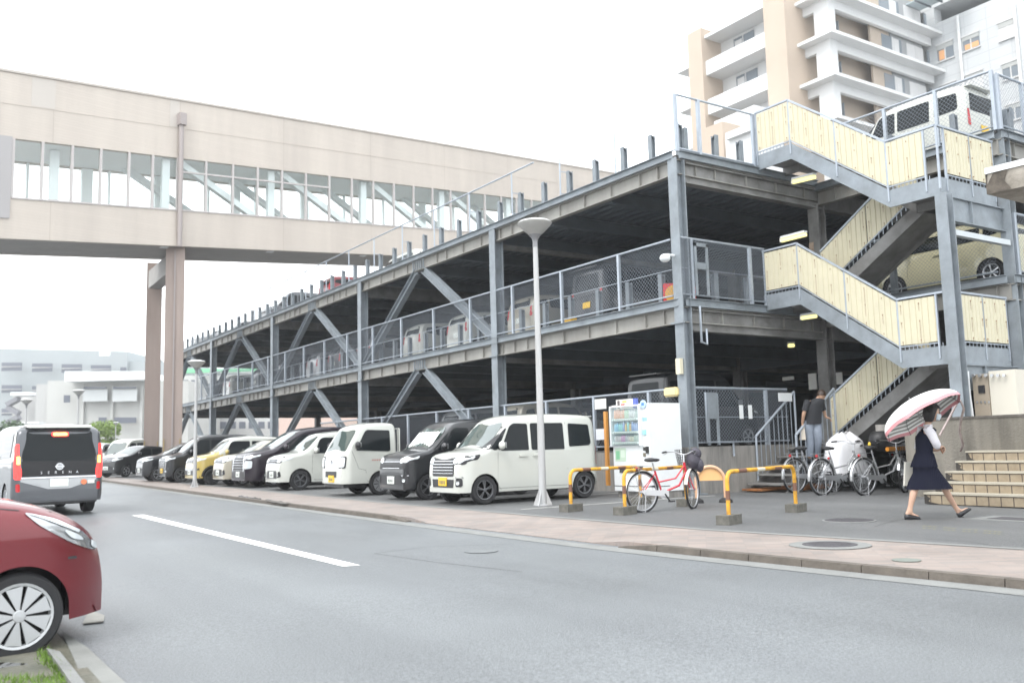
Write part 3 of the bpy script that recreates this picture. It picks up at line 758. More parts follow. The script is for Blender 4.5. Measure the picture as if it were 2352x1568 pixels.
def add_wheels(car, B, r, w, n_sp, style, rim_m, key, rim_r=.66):
    if key not in WHC:
        ty, rm, bk = wheel_mesh(r, w, n_sp, style, rim_r)
        t_ = ty.build('tyre', black_rub, None, smooth=35); m_ = rm.build('rim', rim_m, None, smooth=30); k_ = bk.build('brake_disc', black_pl, None)
        WHC[key] = (t_.data, m_.data, k_.data)
        for o in (t_, m_, k_): bpy.data.objects.remove(o)
    td, md, kd = WHC[key]
    for xc in B.ar:
        for sg in (1, -1):
            wo = bpy.data.objects.new('wheel', td); COL.objects.link(wo); wo.parent = car
            wo.location = (xc, sg*(B.W/2-w/2-.02), r); wo.rotation_euler = (0, random.random()*1.2, 0 if sg > 0 else pi)
            for nm, d in (('rim', md), ('brake_disc', kd)):
                q = bpy.data.objects.new(nm, d); COL.objects.link(q); q.parent = wo
def paint_m(name, col, flake=0.): return mat('paint_'+name, col, .28, flake, coat=.7 if sum(col) < .3 else 1., spec=.4)
def mirror(P, sg): return [(x, y*sg) for x, y in P]
def finish(car, B, paint, two=None):
    b = B.mb; o = b.build('body', paint, car, local=True, smooth=38)
    md = o
    # dark underside and wheel wells
    u = MB(); w = B.W/2-.06
    segs = sorted([B.xr+.05]+[x+s_*B.ra for x in B.ar for s_ in (-1, 1)]+[B.xf-.06])
    for i in range(0, len(segs), 2):
        ww = min(w, B.hw(segs[i])-.07, B.hw(segs[i+1])-.07); u.box((segs[i], -ww, B.wr*.75), (segs[i+1], ww, .42))
    for xc in B.ar: u.box((xc-B.ra-.02, -w+.24, .2), (xc+B.ra+.02, w-.24, .62)); u.box((xc-B.ra-.03, -w, B.wr+B.ra+.015), (xc+B.ra+.03, w, B.wr+B.ra+.03))
    for xc in B.ar:
        for s_ in (-1, 1):
            ww = min(w, B.hw(xc+s_*(B.ra+.03))*.93-.05); u.box((xc+s_*(B.ra+.015)-.008, -ww, .25), (xc+s_*(B.ra+.015)+.008, ww, .6))
    u.build('underbody', black_pl, car, local=True)
    return o
def seam(B, pts, name, car, ax='side', w=.007, sgn=1, m_=None):
    """thin groove line on the body following a polyline"""
    b = MB()
    for (a, c) in zip(pts, pts[1:]):
        d = V((c[0]-a[0], c[1]-a[1])).normalized(); n = V((-d.y, d.x))*w/2
        q = B.decal([(a[0]+n.x, a[1]+n.y), (c[0]+n.x, c[1]+n.y), (c[0]-n.x, c[1]-n.y), (a[0]-n.x, a[1]-n.y)], ax, .0015, .5, 0, sgn); b.add(q.v, q.f)
    return b
gap_m = mat('panel_gap', (.03, .03, .032), .8)
def common(car, B, paint, side_wins, ws, rear_win, heads, tails, grille=None, plate_col=plate_w, doors=(), handles=(), sash=True, front_extra=(), rear_extra=(), mirror_at=None, mir_m=None, glass_side=None, ws_m=None, plate_z=.42, plate_y=0., bumper_line=None):
    gs = glass_side or glass_d
    for W_ in side_wins:
        for sg in (1, -1): B.decal(W_, 'side', .006, .08, 1, sg).build('side_window', gs, car, local=True, smooth=60)
    if ws: B.decal(ws, 'front', .006, .07, 1).build('windscreen', ws_m or glass_l, car, local=True, smooth=60)
    if rear_win: B.decal(rear_win, 'rear', .003, .08, 1).build('rear_window', glass_d, car, local=True, smooth=60)
    for (nm, P, ax, m_, off) in heads:
        for sg in (1, -1):
            if ax == 'side': q = B.decal(P, 'side', off, .03, 1, sg)
            else: q = B.decal(mirror([(y, z) for y, z in P], 1) if sg > 0 else [(-y, z) for y, z in P], ax, off, .03, 1)
            q.build(nm, m_, car, local=True, smooth=60)
    for (nm, P, ax, m_, off) in tails:
        for sg in (1, -1):
            if ax == 'side': q = B.decal(P, 'side', off, .03, 1, sg)
            else: q = B.decal([(sg*y, z) for y, z in P], ax, off, .03, 1)
            q.build(nm, m_, car, local=True, smooth=60)
    for (nm, P, ax, m_, off, rnd) in list(front_extra)+list(rear_extra):
        B.decal(P, ax, off, .05, rnd).build(nm, m_, car, local=True, smooth=60)
    for pts in doors:
        for sg in (1, -1): seam(B, pts, 'door_gap', car, sgn=sg).build('door_gap', gap_m, car, local=True)
    for (x, z) in handles:
        for sg in (1, -1):
            h, n, _, _ = B.bvh.ray_cast(V((x, 3*sg, z)), V((0, -sg, 0)))
            b = MB(); b.box((x-.10, h.y-sg*.005, z-.016), (x+.10, h.y+sg*.028, z+.016)); b.build('door_handle', paint, car, local=True)
    if mirror_at:
        x, z = mirror_at
        for sg in (1, -1):
            h, n, _, _ = B.bvh.ray_cast(V((x, 3*sg, z)), V((0, -sg, 0))); y = h.y
            b = MB(); b.sphere((x+.02, y+sg*.13, z+.07), .1, 14, 8, (.62, .95, .85)); o = b.build('mirror', mir_m or paint, car, local=True, smooth=60)
            b = MB(); b.bar((x, y-sg*.02, z), (x+.01, y+sg*.10, z+.02), .05, .04); b.build('mirror_arm', black_pl, o, local=True)
            b = MB(); b.box((x-.045, y+sg*.06, z+.02), (x-.038, y+sg*.2, z+.13)); b.build('mirror_glass', alu, o, local=True)
    # plate
    h, n, _, _ = B.bvh.ray_cast(V((5, plate_y+.01, plate_z)), V((-1, 0, 0)))
    if h is not None and plate_col:
        b = MB(); b.box((h.x-.01, plate_y-.165, plate_z-.0825), (h.x+.022, plate_y+.165, plate_z+.0825)); p_ = b.build('number_plate', plate_col, car, local=True)
        b = MB()
        for i in range(4): b.box((h.x+.022, plate_y-.11+i*.06, plate_z-.05), (h.x+.024, plate_y-.075+i*.06, plate_z+.02))
        b.build('plate_digits', plate_ink, p_, local=True)
def horiz_bars(B, y0, y1, zs, th, name, m_, car, ax='front', off=.012):
    b = MB()
    for z in zs:
        q = B.decal([(y0, z-th/2), (y1, z-th/2), (y1, z+th/2), (y0, z+th/2)], ax, off, .06, 0); b.add(q.v, q.f)
    return b.build(name, m_, car, local=True, smooth=60)

# ---- kinds
def kei_van(name, label, cat, paint, variant=0, roof=None, plate=plate_y, rim=alu_d, style='twin', H=1.78, group=None, slope=0., ws_m=None, sp=5):
    """tall boxy one-box kei wagon"""
    car = thing(name, label, cat, (0, 0, 0), 0, group); s = H/1.78
    top = [(1.70, .36), (1.695, .72), (1.67, .88), (1.58, .985), (1.30, 1.045), (1.02, 1.085), (.58-.1*slope, 1.58*s), (.40-.1*slope, 1.72*s), (.1, 1.765*s), (-.6, 1.78*s), (-1.45, 1.755*s), (-1.60, 1.70*s), (-1.655, 1.5*s), (-1.68, 1.0), (-1.70, .36)]
    B = Body(3.4, 1.475, top, 1.03, .105, .09, (1.15, -1.31), .315, .285, .235)
    z1, z2 = 1.04, 1.58*s
    wins = [[(.96, z1-.01), (.80, 1.08), (.62, 1.32*s), (.72, 1.30*s), (.96, 1.10)]] if False else []
    wins += [[(.78, z1), (.12, z1), (.10, z1+.01), (.10, z2), (.44, z2+.01), (.54, z2-.05)], [(.03, z1), (-.78, z1), (-.80, z1+.01), (-.80, z2+.01), (.03, z2+.01)], [(-.92, z1+.05), (-1.45, z1+.07), (-1.50, z1+.12), (-1.47, z2-.03), (-.93, z2)]]
    wins += [[(1.02, z1+.04), (.84, z1+.03), (.60, 1.50*s), (.66, 1.45*s)]]
    ws = [(-.60, 1.115), (.60, 1.115), (.56, 1.50*s), (.48, 1.61*s), (-.48, 1.61*s), (-.56, 1.50*s)]
    hl = [('headlight_surround', [(.36, .775), (.70, .785), (.72, .965), (.36, .93)], 'front', black_pl, .005), ('headlight_surround_side', [(1.68, .80), (1.30, .885), (1.24, .985), (1.66, .965)], 'side', black_pl, .0035), ('quarter_pillar', [(1.12, 1.07), (.87, 1.05), (.58, 1.56*s), (.66, 1.55*s)], 'side', black_pl, .0025), ('headlight', [(.42, .80), (.66, .82), (.69, .93), (.60, .955), (.40, .90)], 'front', lens, .008), ('headlight_side', [(1.66, .84), (1.40, .90), (1.36, .955), (1.64, .94)], 'side', lens, .006)]
    tl = [('tail_light', [(.56, .70), (.66, .70), (.66, 1.10), (.58, 1.10)], 'rear', red_l, .008)]
    fx = []
    if variant == 0:
        fx = [('grille', [(-.44, .56), (.44, .56), (.48, .92), (-.48, .92)], 'front', black_pl, .006, 1), ('lower_intake', [(-.42, .34), (.42, .34), (.45, .50), (-.45, .50)], 'front', black_pl, .006, 0)]
    elif variant == 1:
        fx = [('grille', [(-.62, .68), (.62, .68), (.64, .86), (-.64, .86)], 'front', black_pl, .006, 1), ('lower_intake', [(-.5, .34), (.5, .34), (.45, .55), (-.45, .55)], 'front', black_pl, .006, 1)]
    elif variant == 2:
        fx = [('grille', [(-.40, .72), (.40, .72), (.40, .82), (-.40, .82)], 'front', black_pl, .006, 0), ('lower_intake', [(-.55, .34), (.55, .34), (.40, .50), (-.40, .50)], 'front', black_pl, .006, 1)]
    fx.append(('rear_plate', [(-.165, .62), (.165, .62), (.165, .785), (-.165, .785)], 'rear', plate, .012, 0))
    d = [[(.84, 1.02), (.86, .40), (.78, .27)], [(.07, z2+.02), (.07, .27)], [(-.86, z2+.02), (-.87, .62)], [(.86, .30), (-.95, .30)], [(-.07, 1.0), (-1.60, 1.0)]] 
    common(car, B, paint, wins, ws, [(-.54, 1.08), (.54, 1.08), (.48, 1.55*s), (-.48, 1.55*s)], hl, tl, plate_col=plate, doors=d, handles=[(.24, .93), (-.10, .93)], front_extra=fx, mirror_at=(.80, 1.08), plate_z=.455 if variant == 0 else .44, ws_m=ws_m, plate_y=.0)
    horiz_bars(B, -.42, .42, ((.62, .68, .74, .80, .86) if variant == 0 else (.70, .84) if variant == 1 else (.77,)), .014, 'grille_bars', chrome, car)
    # fog lamp pods with bright surround
    for sg in (1, -1):
        q = B.decal([(sg*.52, .36), (sg*.66, .36), (sg*.66, .53), (sg*.54, .53)], 'front', .010, .04, 1).build('fog_lamp_pod', black_pl, car, local=True)
        q2 = B.decal([(sg*.52, .53), (sg*.67, .53), (sg*.67, .55), (sg*.52, .55)], 'front', .016, .04, 0).build('chrome_strip', chrome, q, local=True)
        q3 = B.decal([(sg*.57, .40), (sg*.62, .40), (sg*.62, .47), (sg*.57, .47)], 'front', .016, .04, 1).build('fog_lamp', lens, q, local=True)
    finish(car, B, paint); 
    if roof: B.decal([(.30, -.58), (-1.55, -.58), (-1.55, .58), (.30, .58)], 'top', .006, .12, 1).build('roof_panel', roof, car, local=True, smooth=60)
    add_wheels(car, B, .285, .155, sp, style, rim, 'k'+style+rim.name)
    b = MB(); b.box((-1.72, -.5, 1.72*s), (-1.48, .5, 1.745*s)); b.build('roof_spoiler', paint, car, local=True)
    return car
def wagon(name, label, cat, paint, H=1.65, rim=alu, style='single', plate=plate_w, L=3.4, W=1.475, belt=.99, group=None, hood=.0, roof=None, trim=None, grille='bars', rake=0., lens_shape=0):
    """two-box wagon / hatch with a distinct bonnet"""
    car = thing(name, label, cat, (0, 0, 0), 0, group); s = H/1.65; h = L/2; k = (L-3.4)
    top = [(h, .36), (h-.005, .70), (h-.04, .83), (h-.14, .925+hood), (h-.45, .99+hood), (h-.78-rake*.3, 1.04+hood), (h-1.25-rake, 1.50*s), (h-1.42-rake, 1.60*s), (h-1.9, 1.645*s), (.0-.3, 1.65*s), (-h+.5, 1.60*s), (-h+.16, 1.54*s), (-h+.03, 1.05), (-h, .80), (-h, .36)]
    B = Body(L, W, top, belt, .13, .09, (h-.60-.03*k, -h+.46+.1*k), .325, .29, .22, front_r=.42)
    B2 = B; z1, z2 = belt+.04, 1.46*s
    xb = h-1.05-rake*.6
    wins = [[(xb+.0, z1), (xb-.85, z1), (xb-.86, z1+.01), (xb-.86, z2+.02), (xb-.28-rake*.2, z2+.02), (xb-.18-rake*.2, z2-.03)], [(xb-.93, z1), (-h+.66, z1+.02), (-h+.66, z2), (xb-.93, z2+.02)], [(-h+.58, z1+.05), (-h+.27, z1+.09), (-h+.24, z1+.12), (-h+.30, z2-.06), (-h+.58, z2-.02)]]
    ws = [(-W/2+.14, 1.075+hood), (W/2-.14, 1.075+hood), (W/2-.20, 1.44*s), (W/2-.27, 1.52*s), (-W/2+.27, 1.52*s), (-W/2+.20, 1.44*s)]
    hz = .84+hood*.5
    HL = [[(W/2-.36, hz-.07), (W/2-.12, hz-.06), (W/2-.07, hz+.05), (W/2-.14, hz+.08), (W/2-.36, hz+.02)], [(W/2-.34, hz-.09), (W/2-.14, hz-.09), (W/2-.14, hz+.07), (W/2-.34, hz+.07)]][lens_shape]
    hl = [('headlight_surround', [(y+(.02 if y > W/2-.2 else -.03), z+(.02 if z > hz else -.025)) for y, z in HL], 'front', black_pl, .005), ('headlight', HL, 'front', lens, .009), ('headlight_side', [(h-.08, hz-.04), (h-.34, hz+.02), (h-.40, hz+.07), (h-.10, hz+.06)], 'side', lens, .006)]
    tl = [('tail_light', [(W/2-.16, .78), (W/2-.06, .78), (W/2-.10, 1.10), (W/2-.18, 1.10)], 'rear', red_l, .008)]
    fx = [('grille', [(-W/2+.40, hz-.10), (W/2-.40, hz-.10), (W/2-.38, hz+.03), (-W/2+.38, hz+.03)], 'front', black_pl, .006, 0), ('lower_intake', [(-.45, .34), (.45, .34), (.40, .56), (-.40, .56)], 'front', black_pl, .006, 1), ('rear_plate', [(-.165, .62), (.165, .62), (.165, .785), (-.165, .785)], 'rear', plate, .012, 0)]
    d = [[(xb+.06, z1-.02), (xb+.08, .5), (xb+.0, .28)], [(xb-.89, z2+.03), (xb-.89, .26)], [(-h+.62, z2), (-h+.66, .8)], [(xb, .28), (xb-1.5, .28)]]
    common(car, B, paint, wins, ws, [(-W/2+.2, 1.08), (W/2-.2, 1.08), (W/2-.28, 1.46*s), (-W/2+.28, 1.46*s)], hl, tl, plate_col=plate, doors=d, handles=[(xb-.70, .90), (xb-1.05, .90)], front_extra=fx, mirror_at=(xb-.02, z1+.02), plate_z=.45)
    horiz_bars(B, -W/2+.40, W/2-.40, (hz-.08, hz-.02, hz+.02), .014, 'grille_bars', chrome, car)
    for sg in (1, -1):
        q = B.decal([(sg*(W/2-.26), .36), (sg*(W/2-.10), .38), (sg*(W/2-.12), .56), (sg*(W/2-.2), .50)], 'front', .010, .04, 1).build('fog_lamp_pod', black_pl, car, local=True)
        B.decal([(sg*(W/2-.2), .40), (sg*(W/2-.15), .40), (sg*(W/2-.15), .46), (sg*(W/2-.2), .46)], 'front', .016, .04, 1).build('fog_lamp', lens, q, local=True)
    bo = finish(car, B, paint)
    if roof:   # two-tone: everything above the belt line is white
        me = bo.data; me.materials.append(roof)
        for p_ in me.polygons:
            c = p_.center
            if c.z > belt+.035 and c.x < h-.80-(c.z-1.0)*.2: p_.material_index = 1
    if roof: B.decal([(h-1.5-rake, -W/2+.17), (-h+.25, -W/2+.17), (-h+.25, W/2-.17), (h-1.5-rake, W/2-.17)], 'top', .006, .12, 1).build('roof_panel', roof, car, local=True, smooth=60)
    if trim:
        b = MB()
        for sg in (1, -1):
            q = B.decal([(h-.93, .24), (-h+.80, .24), (-h+.80, .36), (h-.93, .36)], 'side', .006, .2, 0, sg); b.add(q.v, q.f)
            for xc in B.ar:
                for i in range(12):
                    a0, a1 = pi*i/12, pi*(i+1)/12; r0, r1 = B.ra+.002, B.ra+.06
                    P = [(xc+r0*cos(a0), B.wr+r0*sin(a0)), (xc+r1*cos(a0), B.wr+r1*sin(a0)), (xc+r1*cos(a1), B.wr+r1*sin(a1)), (xc+r0*cos(a1), B.wr+r0*sin(a1))]
                    q = B.decal(P, 'side', .010, .5, 0, sg); b.add(q.v, q.f)
        b.build('cladding', trim, car, local=True)
        B.decal([(-W/2+.05, .26), (W/2-.05, .26), (W/2-.05, .60), (-W/2+.05, .60)], 'front', .005, .08, 0).build('front_bumper', trim, car, local=True)
        b = B.decal([(-.5, .50), (.5, .50), (.5, .58), (-.5, .58)], 'front', .02, .1, 0); b.build('bumper_bar', alu, car, local=True)
    add_wheels(car, B, .29 if L < 4 else .32, .165, 5 if style != 'cap' else 9, style, rim, 'w%s%s%.1f' % (style, rim.name, L))
    return car
def minivan(name, label, cat, paint, H=1.86, L=4.7, W=1.72, roof=None, lower=None, group=None):
    car = thing(name, label, cat, (0, 0, 0), 0, group); h = L/2; s = H/1.86
    top = [(h, .36), (h-.006, .82), (h-.05, .98), (h-.2, 1.06), (h-.62, 1.13), (h-.95, 1.19), (h-1.62, 1.66*s), (h-1.85, 1.78*s), (h-2.3, 1.84*s), (-.4, 1.86*s), (-h+.5, 1.82*s), (-h+.12, 1.76*s), (-h+.05, 1.55*s), (-h+.01, 1.10), (-h, .36)]
    B = Body(L, W, top, 1.10, .13, .11, (h-.88, -h+.93), .35, .32, .22, front_r=.5, zbf=.22)
    z1, z2 = 1.14, 1.62*s
    wins = [[(h-1.28, z1), (h-2.0, z1), (h-2.0, z2+.02), (h-1.80, z2)], [(h-2.08, z1), (h-3.05, z1+.01), (h-3.05, z2+.03), (h-2.08, z2+.03)], [(h-3.14, z1+.02), (-h+.45, z1+.08), (-h+.35, z1+.12), (-h+.42, z2), (h-3.14, z2+.02)], [(h-1.0, z1+.02), (h-1.22, z1+.01), (h-1.64, z2-.05)]]
    ws = [(-.72, 1.24), (.72, 1.24), (.66, 1.62*s), (.55, 1.72*s), (-.55, 1.72*s), (-.66, 1.62*s)]
    hl = [('headlight', [(.48, .86), (.80, .88), (.82, .98), (.70, 1.0), (.48, .93)], 'front', lens, .008), ('headlight_low', [(.64, .58), (.80, .60), (.81, .84), (.66, .82)], 'front', lens, .008), ('headlight_side', [(h-.1, .9), (h-.42, .97), (h-.46, 1.02), (h-.12, 1.0)], 'side', lens, .006)]
    tl = [('tail_light', [(.69, .74), (.80, .74), (.815, 1.0), (.80, 1.42), (.74, 1.46), (.735, 1.1), (.68, .9)], 'rear', red_on, .010), ('reflector', [(.70, .50), (.77, .50), (.775, .66), (.71, .66)], 'rear', red_l, .010)]
    fx = [('grille', [(-.60, .50), (.60, .50), (.46, .98), (-.46, .98)], 'front', black_pl, .006, 0), ('lower_intake', [(-.6, .30), (.6, .30), (.6, .46), (-.6, .46)], 'front', black_pl, .006, 1)]
    d = [[(h-1.28, 1.10), (h-1.30, .5), (h-1.36, .28)], [(h-2.04, z2+.04), (h-2.04, .28)], [(h-3.09, z2+.04), (h-3.12, .7)], [(h-1.3, .30), (h-3.2, .30)], [(h-2.1, 1.06), (-h+.2, 1.06)]]
    common(car, B, paint, wins, ws, [(-.66, 1.04), (.66, 1.04), (.69, 1.2), (.60, 1.70*s), (-.60, 1.70*s), (-.69, 1.2)], hl, tl, plate_col=plate_w, doors=d, handles=[(h-1.9, 1.0), (h-2.2, 1.0)], front_extra=fx, mirror_at=(h-1.22, 1.17), plate_z=.42)
    horiz_bars(B, -.5, .5, (.54, .62, .70, .78, .86, .94), .016, 'grille_bars', chrome, car)
    for sg in (1, -1):
        b = B.decal([(sg*.52, .50), (sg*.60, .50), (sg*.50, .99), (sg*.44, .99)], 'front', .014, .06, 0); b.build('chrome_strip', chrome, car, local=True)
    finish(car, B, paint)
    if roof: B.decal([(h-1.95, -.62), (-h+.2, -.62), (-h+.2, .62), (h-1.95, .62)], 'top', .006, .15, 1).build('roof_panel', roof, car, local=True, smooth=60)
    add_wheels(car, B, .32, .2, 10, 'single', alu, 'mv')
    return car, B
# ---- placing
ROWG = 'cars parked in a row in front of the garage'
def put(car, u, v, D, xw, W, rz=-pi/2, side=1):
    """stand the car so that the outer face of the front wheel on its visible side meets the ground at the given spot"""
    p = PD(u, v, D); f = V((cos(rz), sin(rz), 0)); l = V((-sin(rz), cos(rz), 0))
    o = p - f*xw - l*side*(W/2-.02); car.location = (o.x, o.y, gz(o.x)+.0); car.rotation_euler = (0, 0, rz); return car
white_p = paint_m('pearl_white', (.52, .53, .49)); black_p = paint_m('black', (.012, .013, .016)); grey_p = paint_m('dark_purple', (.018, .012, .020), .2)
yellow_p = paint_m('yellow', (.46, .35, .10)); beige_p = paint_m('champagne_beige', (.40, .37, .30), .3); cream_p = paint_m('cream', (.56, .53, .36)); red_p = paint_m('wine_red', (.15, .012, .018), .25)
silver_p = paint_m('silver', (.36, .37, .38), .5); slate_p = paint_m('slate_grey', (.085, .09, .10), .4)
c1 = put(kei_van('kei_wagon', 'white boxy kei wagon with yellow plate parked behind the tall lamp post', 'car', white_p, 0, group=ROWG), 1115, 1160, 17.95, 1.15, 1.475, rad(-91))
c2 = put(kei_van('kei_wagon', 'black kei wagon with a white sunshade in its windscreen beside the white wagon', 'car', black_p, 1, plate=plate_w, group=ROWG, H=1.75), 985, 1150, 19.9, 1.15, 1.475, rad(-90))
# sunshade seen through the windscreen
b = MB(); b.box((.0, 0, 0), (.01, .01, .01))
sunm = mat('sunshade_fabric', (.75, .76, .75), .6)
def sunshade(car, s=1.):
    b = MB(); N = 14; vs = []
    for i in range(N+1):
        y = -.56+1.12*i/N; zz = 1.13+.015*(i % 2)
        vs += [(1.02, y, zz), (.70, y*.9, 1.50*s-.02*(i % 2))]
    b.add(vs, [(2*i, 2*i+1, 2*i+3, 2*i+2) for i in range(N)]); return b.build('sunshade', sunm, car, local=True, fix=False)
def kei_truck(name, label, paint, group):
    car = thing(name, label, 'truck', (0, 0, 0), 0, group)
    top = [(1.70, .34), (1.695, .70), (1.67, .92), (1.60, 1.06), (1.28, 1.58), (1.16, 1.70), (.95, 1.755), (.6, 1.765), (.36, 1.755), (.30, 1.70), (.27, 1.55), (.25, .36)]
    B = Body(1.45, 1.475, top, 1.10, .09, .08, (.72,), .315, .28, .30, front_r=.25, zbf=.30, rear_r=.08)
    common(car, B, paint, [[(1.38, 1.10), (.50, 1.06), (.45, 1.08), (.45, 1.58), (1.05, 1.60), (1.12, 1.56)]], [(-.60, 1.09), (.60, 1.09), (.56, 1.52), (.5, 1.60), (-.5, 1.60), (-.56, 1.52)], None,
           [('headlight_surround', [(.43, .67), (.68, .67), (.70, .97), (.47, .97)], 'front', black_pl, .006), ('headlight', [(.46, .70), (.66, .70), (.68, .94), (.50, .94)], 'front', lens, .012)], [], plate_col=plate_y, doors=[[(1.48, 1.1), (1.30, .66), (1.12, .62), (1.06, .34)], [(.40, 1.62), (.40, .34)], [(1.06, .34), (.40, .34)]], handles=[(.52, .98)],
           front_extra=[('grille_panel', [(-.44, .74), (.44, .74), (.44, .92), (-.44, .92)], 'front', white_metal, .006, 0), ('lower_intake', [(-.38, .46), (.30, .46), (.30, .60), (-.38, .60)], 'front', black_pl, .006, 0), ('bumper_seam', [(-.70, .655), (.70, .655), (.70, .665), (-.70, .665)], 'front', gap_m, .005, 0)], mirror_at=(1.36, 1.16), mir_m=black_pl, plate_z=.42, plate_y=-.0)
    horiz_bars(B, -.42, .42, (.78, .83, .88), .012, 'grille_bars', alu, car)
    for i, w_ in enumerate(('emblem',)):
        h, n, _, _ = B.bvh.ray_cast(V((5, 0, .83)), V((-1, 0, 0))); b = MB(); b.lathe([(.045, 0), (.045, .012), (.033, .012), (.033, 0)], (h.x+.008, 0, .83), 'x', 20); b.bar((h.x+.02, -.06, .83), (h.x+.02, .06, .83), .01, .018); b.build('emblem', chrome, car, local=True)
    q = MB()
    for k in range(6):
        p_ = B.decal([(.95-k*.062, .84), (.91-k*.062, .84), (.91-k*.062, .875), (.95-k*.062, .875)], 'side', .004, .1, 0, 1); q.add(p_.v, p_.f)
    q.build('door_lettering', mat('faded_red_lettering', (.45, .20, .18), .6), car, local=True)
    o = finish(car, B, paint)
    b = MB(); b.box((.20, -.735, .66), (-1.70, .735, .72)); b.box((.20, .70, .72), (-1.70, .735, .98)); b.box((.20, -.735, .72), (-1.70, -.70, .98)); b.box((-1.665, -.7, .72), (-1.70, .7, .98))
    b.box((.15, -.3, .34), (-1.6, .3, .6)); b.build('cargo_bed', paint, car, local=True)
    for y in (-.6, -.3, 0, .3, .6):
        b = MB(); b.tube([(.18, y, .72), (.18, y, 1.6)], .014, 6); b.build('guard_rail', paint, car, local=True)
    b = MB(); b.tube([(.18, -.7, .72), (.18, -.7, 1.62), (.18, .7, 1.62), (.18, .7, .72)], .02, 6); b.build('guard_frame', paint, car, local=True)
    B.ar = (.72, -1.18); add_wheels(car, B, .275, .145, 8, 'cap', alu, 'truck', .66)
    return car
sunshade(c2)
c3 = put(kei_truck('kei_truck', 'white flatbed kei truck with faint red lettering on the door', white_p, ROWG), 874, 1142, 22.4, .72, 1.475, rad(-90))
c4 = put(wagon('kei_wagon', 'white hatchback kei wagon with a low bonnet left of the flatbed truck', 'car', white_p, 1.65, alu_d, 'twin', plate_w, group=ROWG, rake=-.05, hood=.04), 690, 1125, 26.0, 1.10, 1.475, rad(-91))
c5, B5 = minivan('minivan', 'dark purple minivan with a chrome grille in the parked row', 'car', grey_p, 1.85, group=ROWG); put(c5, 630, 1119, 28.4, 1.47, 1.72, rad(-90))
c6 = put(wagon('hatchback', 'champagne beige rounded hatchback between the yellow car and the purple minivan', 'car', beige_p, 1.50, alu, 'single', plate_w, group=ROWG, rake=.12, hood=.02), 557, 1116, 29.8, 1.10, 1.475, rad(-90))
c7 = put(wagon('kei_suv', 'yellow compact crossover with white roof and black bumper', 'car', yellow_p, 1.66, black_pl, 'single', plate_w, group=ROWG, roof=white_p, trim=black_pl, hood=.03, lens_shape=1), 488, 1112, 31.6, 1.10, 1.475, rad(-90))
c8 = put(kei_van('kei_wagon', 'black tall kei wagon with a chrome nose beside the yellow crossover', 'car', black_p, 0, plate=plate_y, group=ROWG, H=1.78), 416, 1106, 34.6, 1.15, 1.475, rad(-90))
c9 = put(wagon('kei_wagon', 'small black hatchback at the far end of the parked row by the pillar', 'car', black_p, 1.52, alu, 'single', plate_w, group=ROWG, rake=.2), 364, 1100, 36.5, 1.10, 1.475, rad(-90))
c10 = put(wagon('hatchback', 'black hatchback with lit headlight partly hidden behind the bridge pillar', 'car', black_p, 1.48, alu, 'single', plate_w, rake=.3), 290, 1092, 44, 1.10, 1.475, rad(-60))

# ---- grey van in traffic, seen from behind
tv, BT = minivan('minivan', 'grey van with lit brake lights driving away, white roof', 'car', slate_p, 1.86, 4.7, 1.70, roof=white_p)
dkg = mat('black_gloss', (.008, .008, .010), .12, spec=.3)
def dec(P, ax, m_, nm, off=.012, rnd=0, cell=.06, sg=1, par=None): return BT.decal(P, ax, off, cell, rnd, sg).build(nm, m_, par or tv, local=True, smooth=60)
dec([(-.68, .80), (.68, .80), (.69, 1.10), (-.69, 1.10)], 'rear', dkg, 'tailgate_panel', .006)
dec([(-.69, .755), (.69, .755), (.69, .785), (-.69, .785)], 'rear', chrome, 'chrome_strip', .018)
dec([(-.17, .585), (.17, .585), (.17, .745), (-.17, .745)], 'rear', plate_w, 'rear_plate', .02)
dec([(-.20, .54), (.20, .54), (.70, .70), (.70, .745), (-.70, .745), (-.70, .70)], 'rear', silver_p, 'tailgate_crease', .007)
dec([(-.76, .24), (.76, .24), (.80, .36), (-.80, .36)], 'rear', black_pl, 'rear_bumper', .008)
dec([(-.13, 1.60), (.13, 1.60), (.13, 1.66), (-.13, 1.66)], 'rear', orange_on, 'high_brake_light', .03, 1)
dec([(-.16, 1.585), (.16, 1.585), (.16, 1.675), (-.16, 1.675)], 'rear', red_on, 'brake_light_surround', .022, 1)
dec([(-.55, 1.175), (-.49, 1.175), (-.49, 1.245), (-.55, 1.245)][::1], 'rear', red_on, 'reflected_lamp', .012, 1) if False else None
for sg in (1, -1):
    dec([(sg*.715, 1.04), (sg*.765, 1.04), (sg*.765, 1.20), (sg*.72, 1.20)], 'rear', orange_on, 'brake_lamp', .02, 1)
    b = BT.decal([(2.35-1.3, 1.13), (2.35-4.35, 1.18), (2.35-4.25, 1.70), (2.35-1.9, 1.68)], 'side', .006, .15, 1, sg); b.build('side_glazing', dkg, tv, local=True, smooth=60)
    b = BT.decal([(-1.9, 1.74), (-2.25, 1.74), (-2.27, 1.1), (-2.2, 1.1), (-2.12, 1.66), (-1.9, 1.66)], 'side', .014, .1, 0, sg); b.build('rear_pillar', white_p, tv, local=True, smooth=60)
b = MB(); b.prism([(-2.10, -.62, 1.80), (-2.36, -.58, 1.765), (-2.36, .58, 1.765), (-2.10, .62, 1.80)], (0, 0, .03)); b.build('roof_spoiler', white_p, tv, local=True)
h_, n_, _, _ = BT.bvh.ray_cast(V((-5, 0, .98)), V((1, 0, 0)))
b = MB(); b.lathe([(.072, 0), (.072, -.014), (.054, -.014), (.054, 0)], (h_.x-.012, 0, .985), 'x', 24); b.bar((h_.x-.025, -.085, .985), (h_.x-.025, .085, .985), .012, .026); b.build('emblem', chrome, tv, local=True)
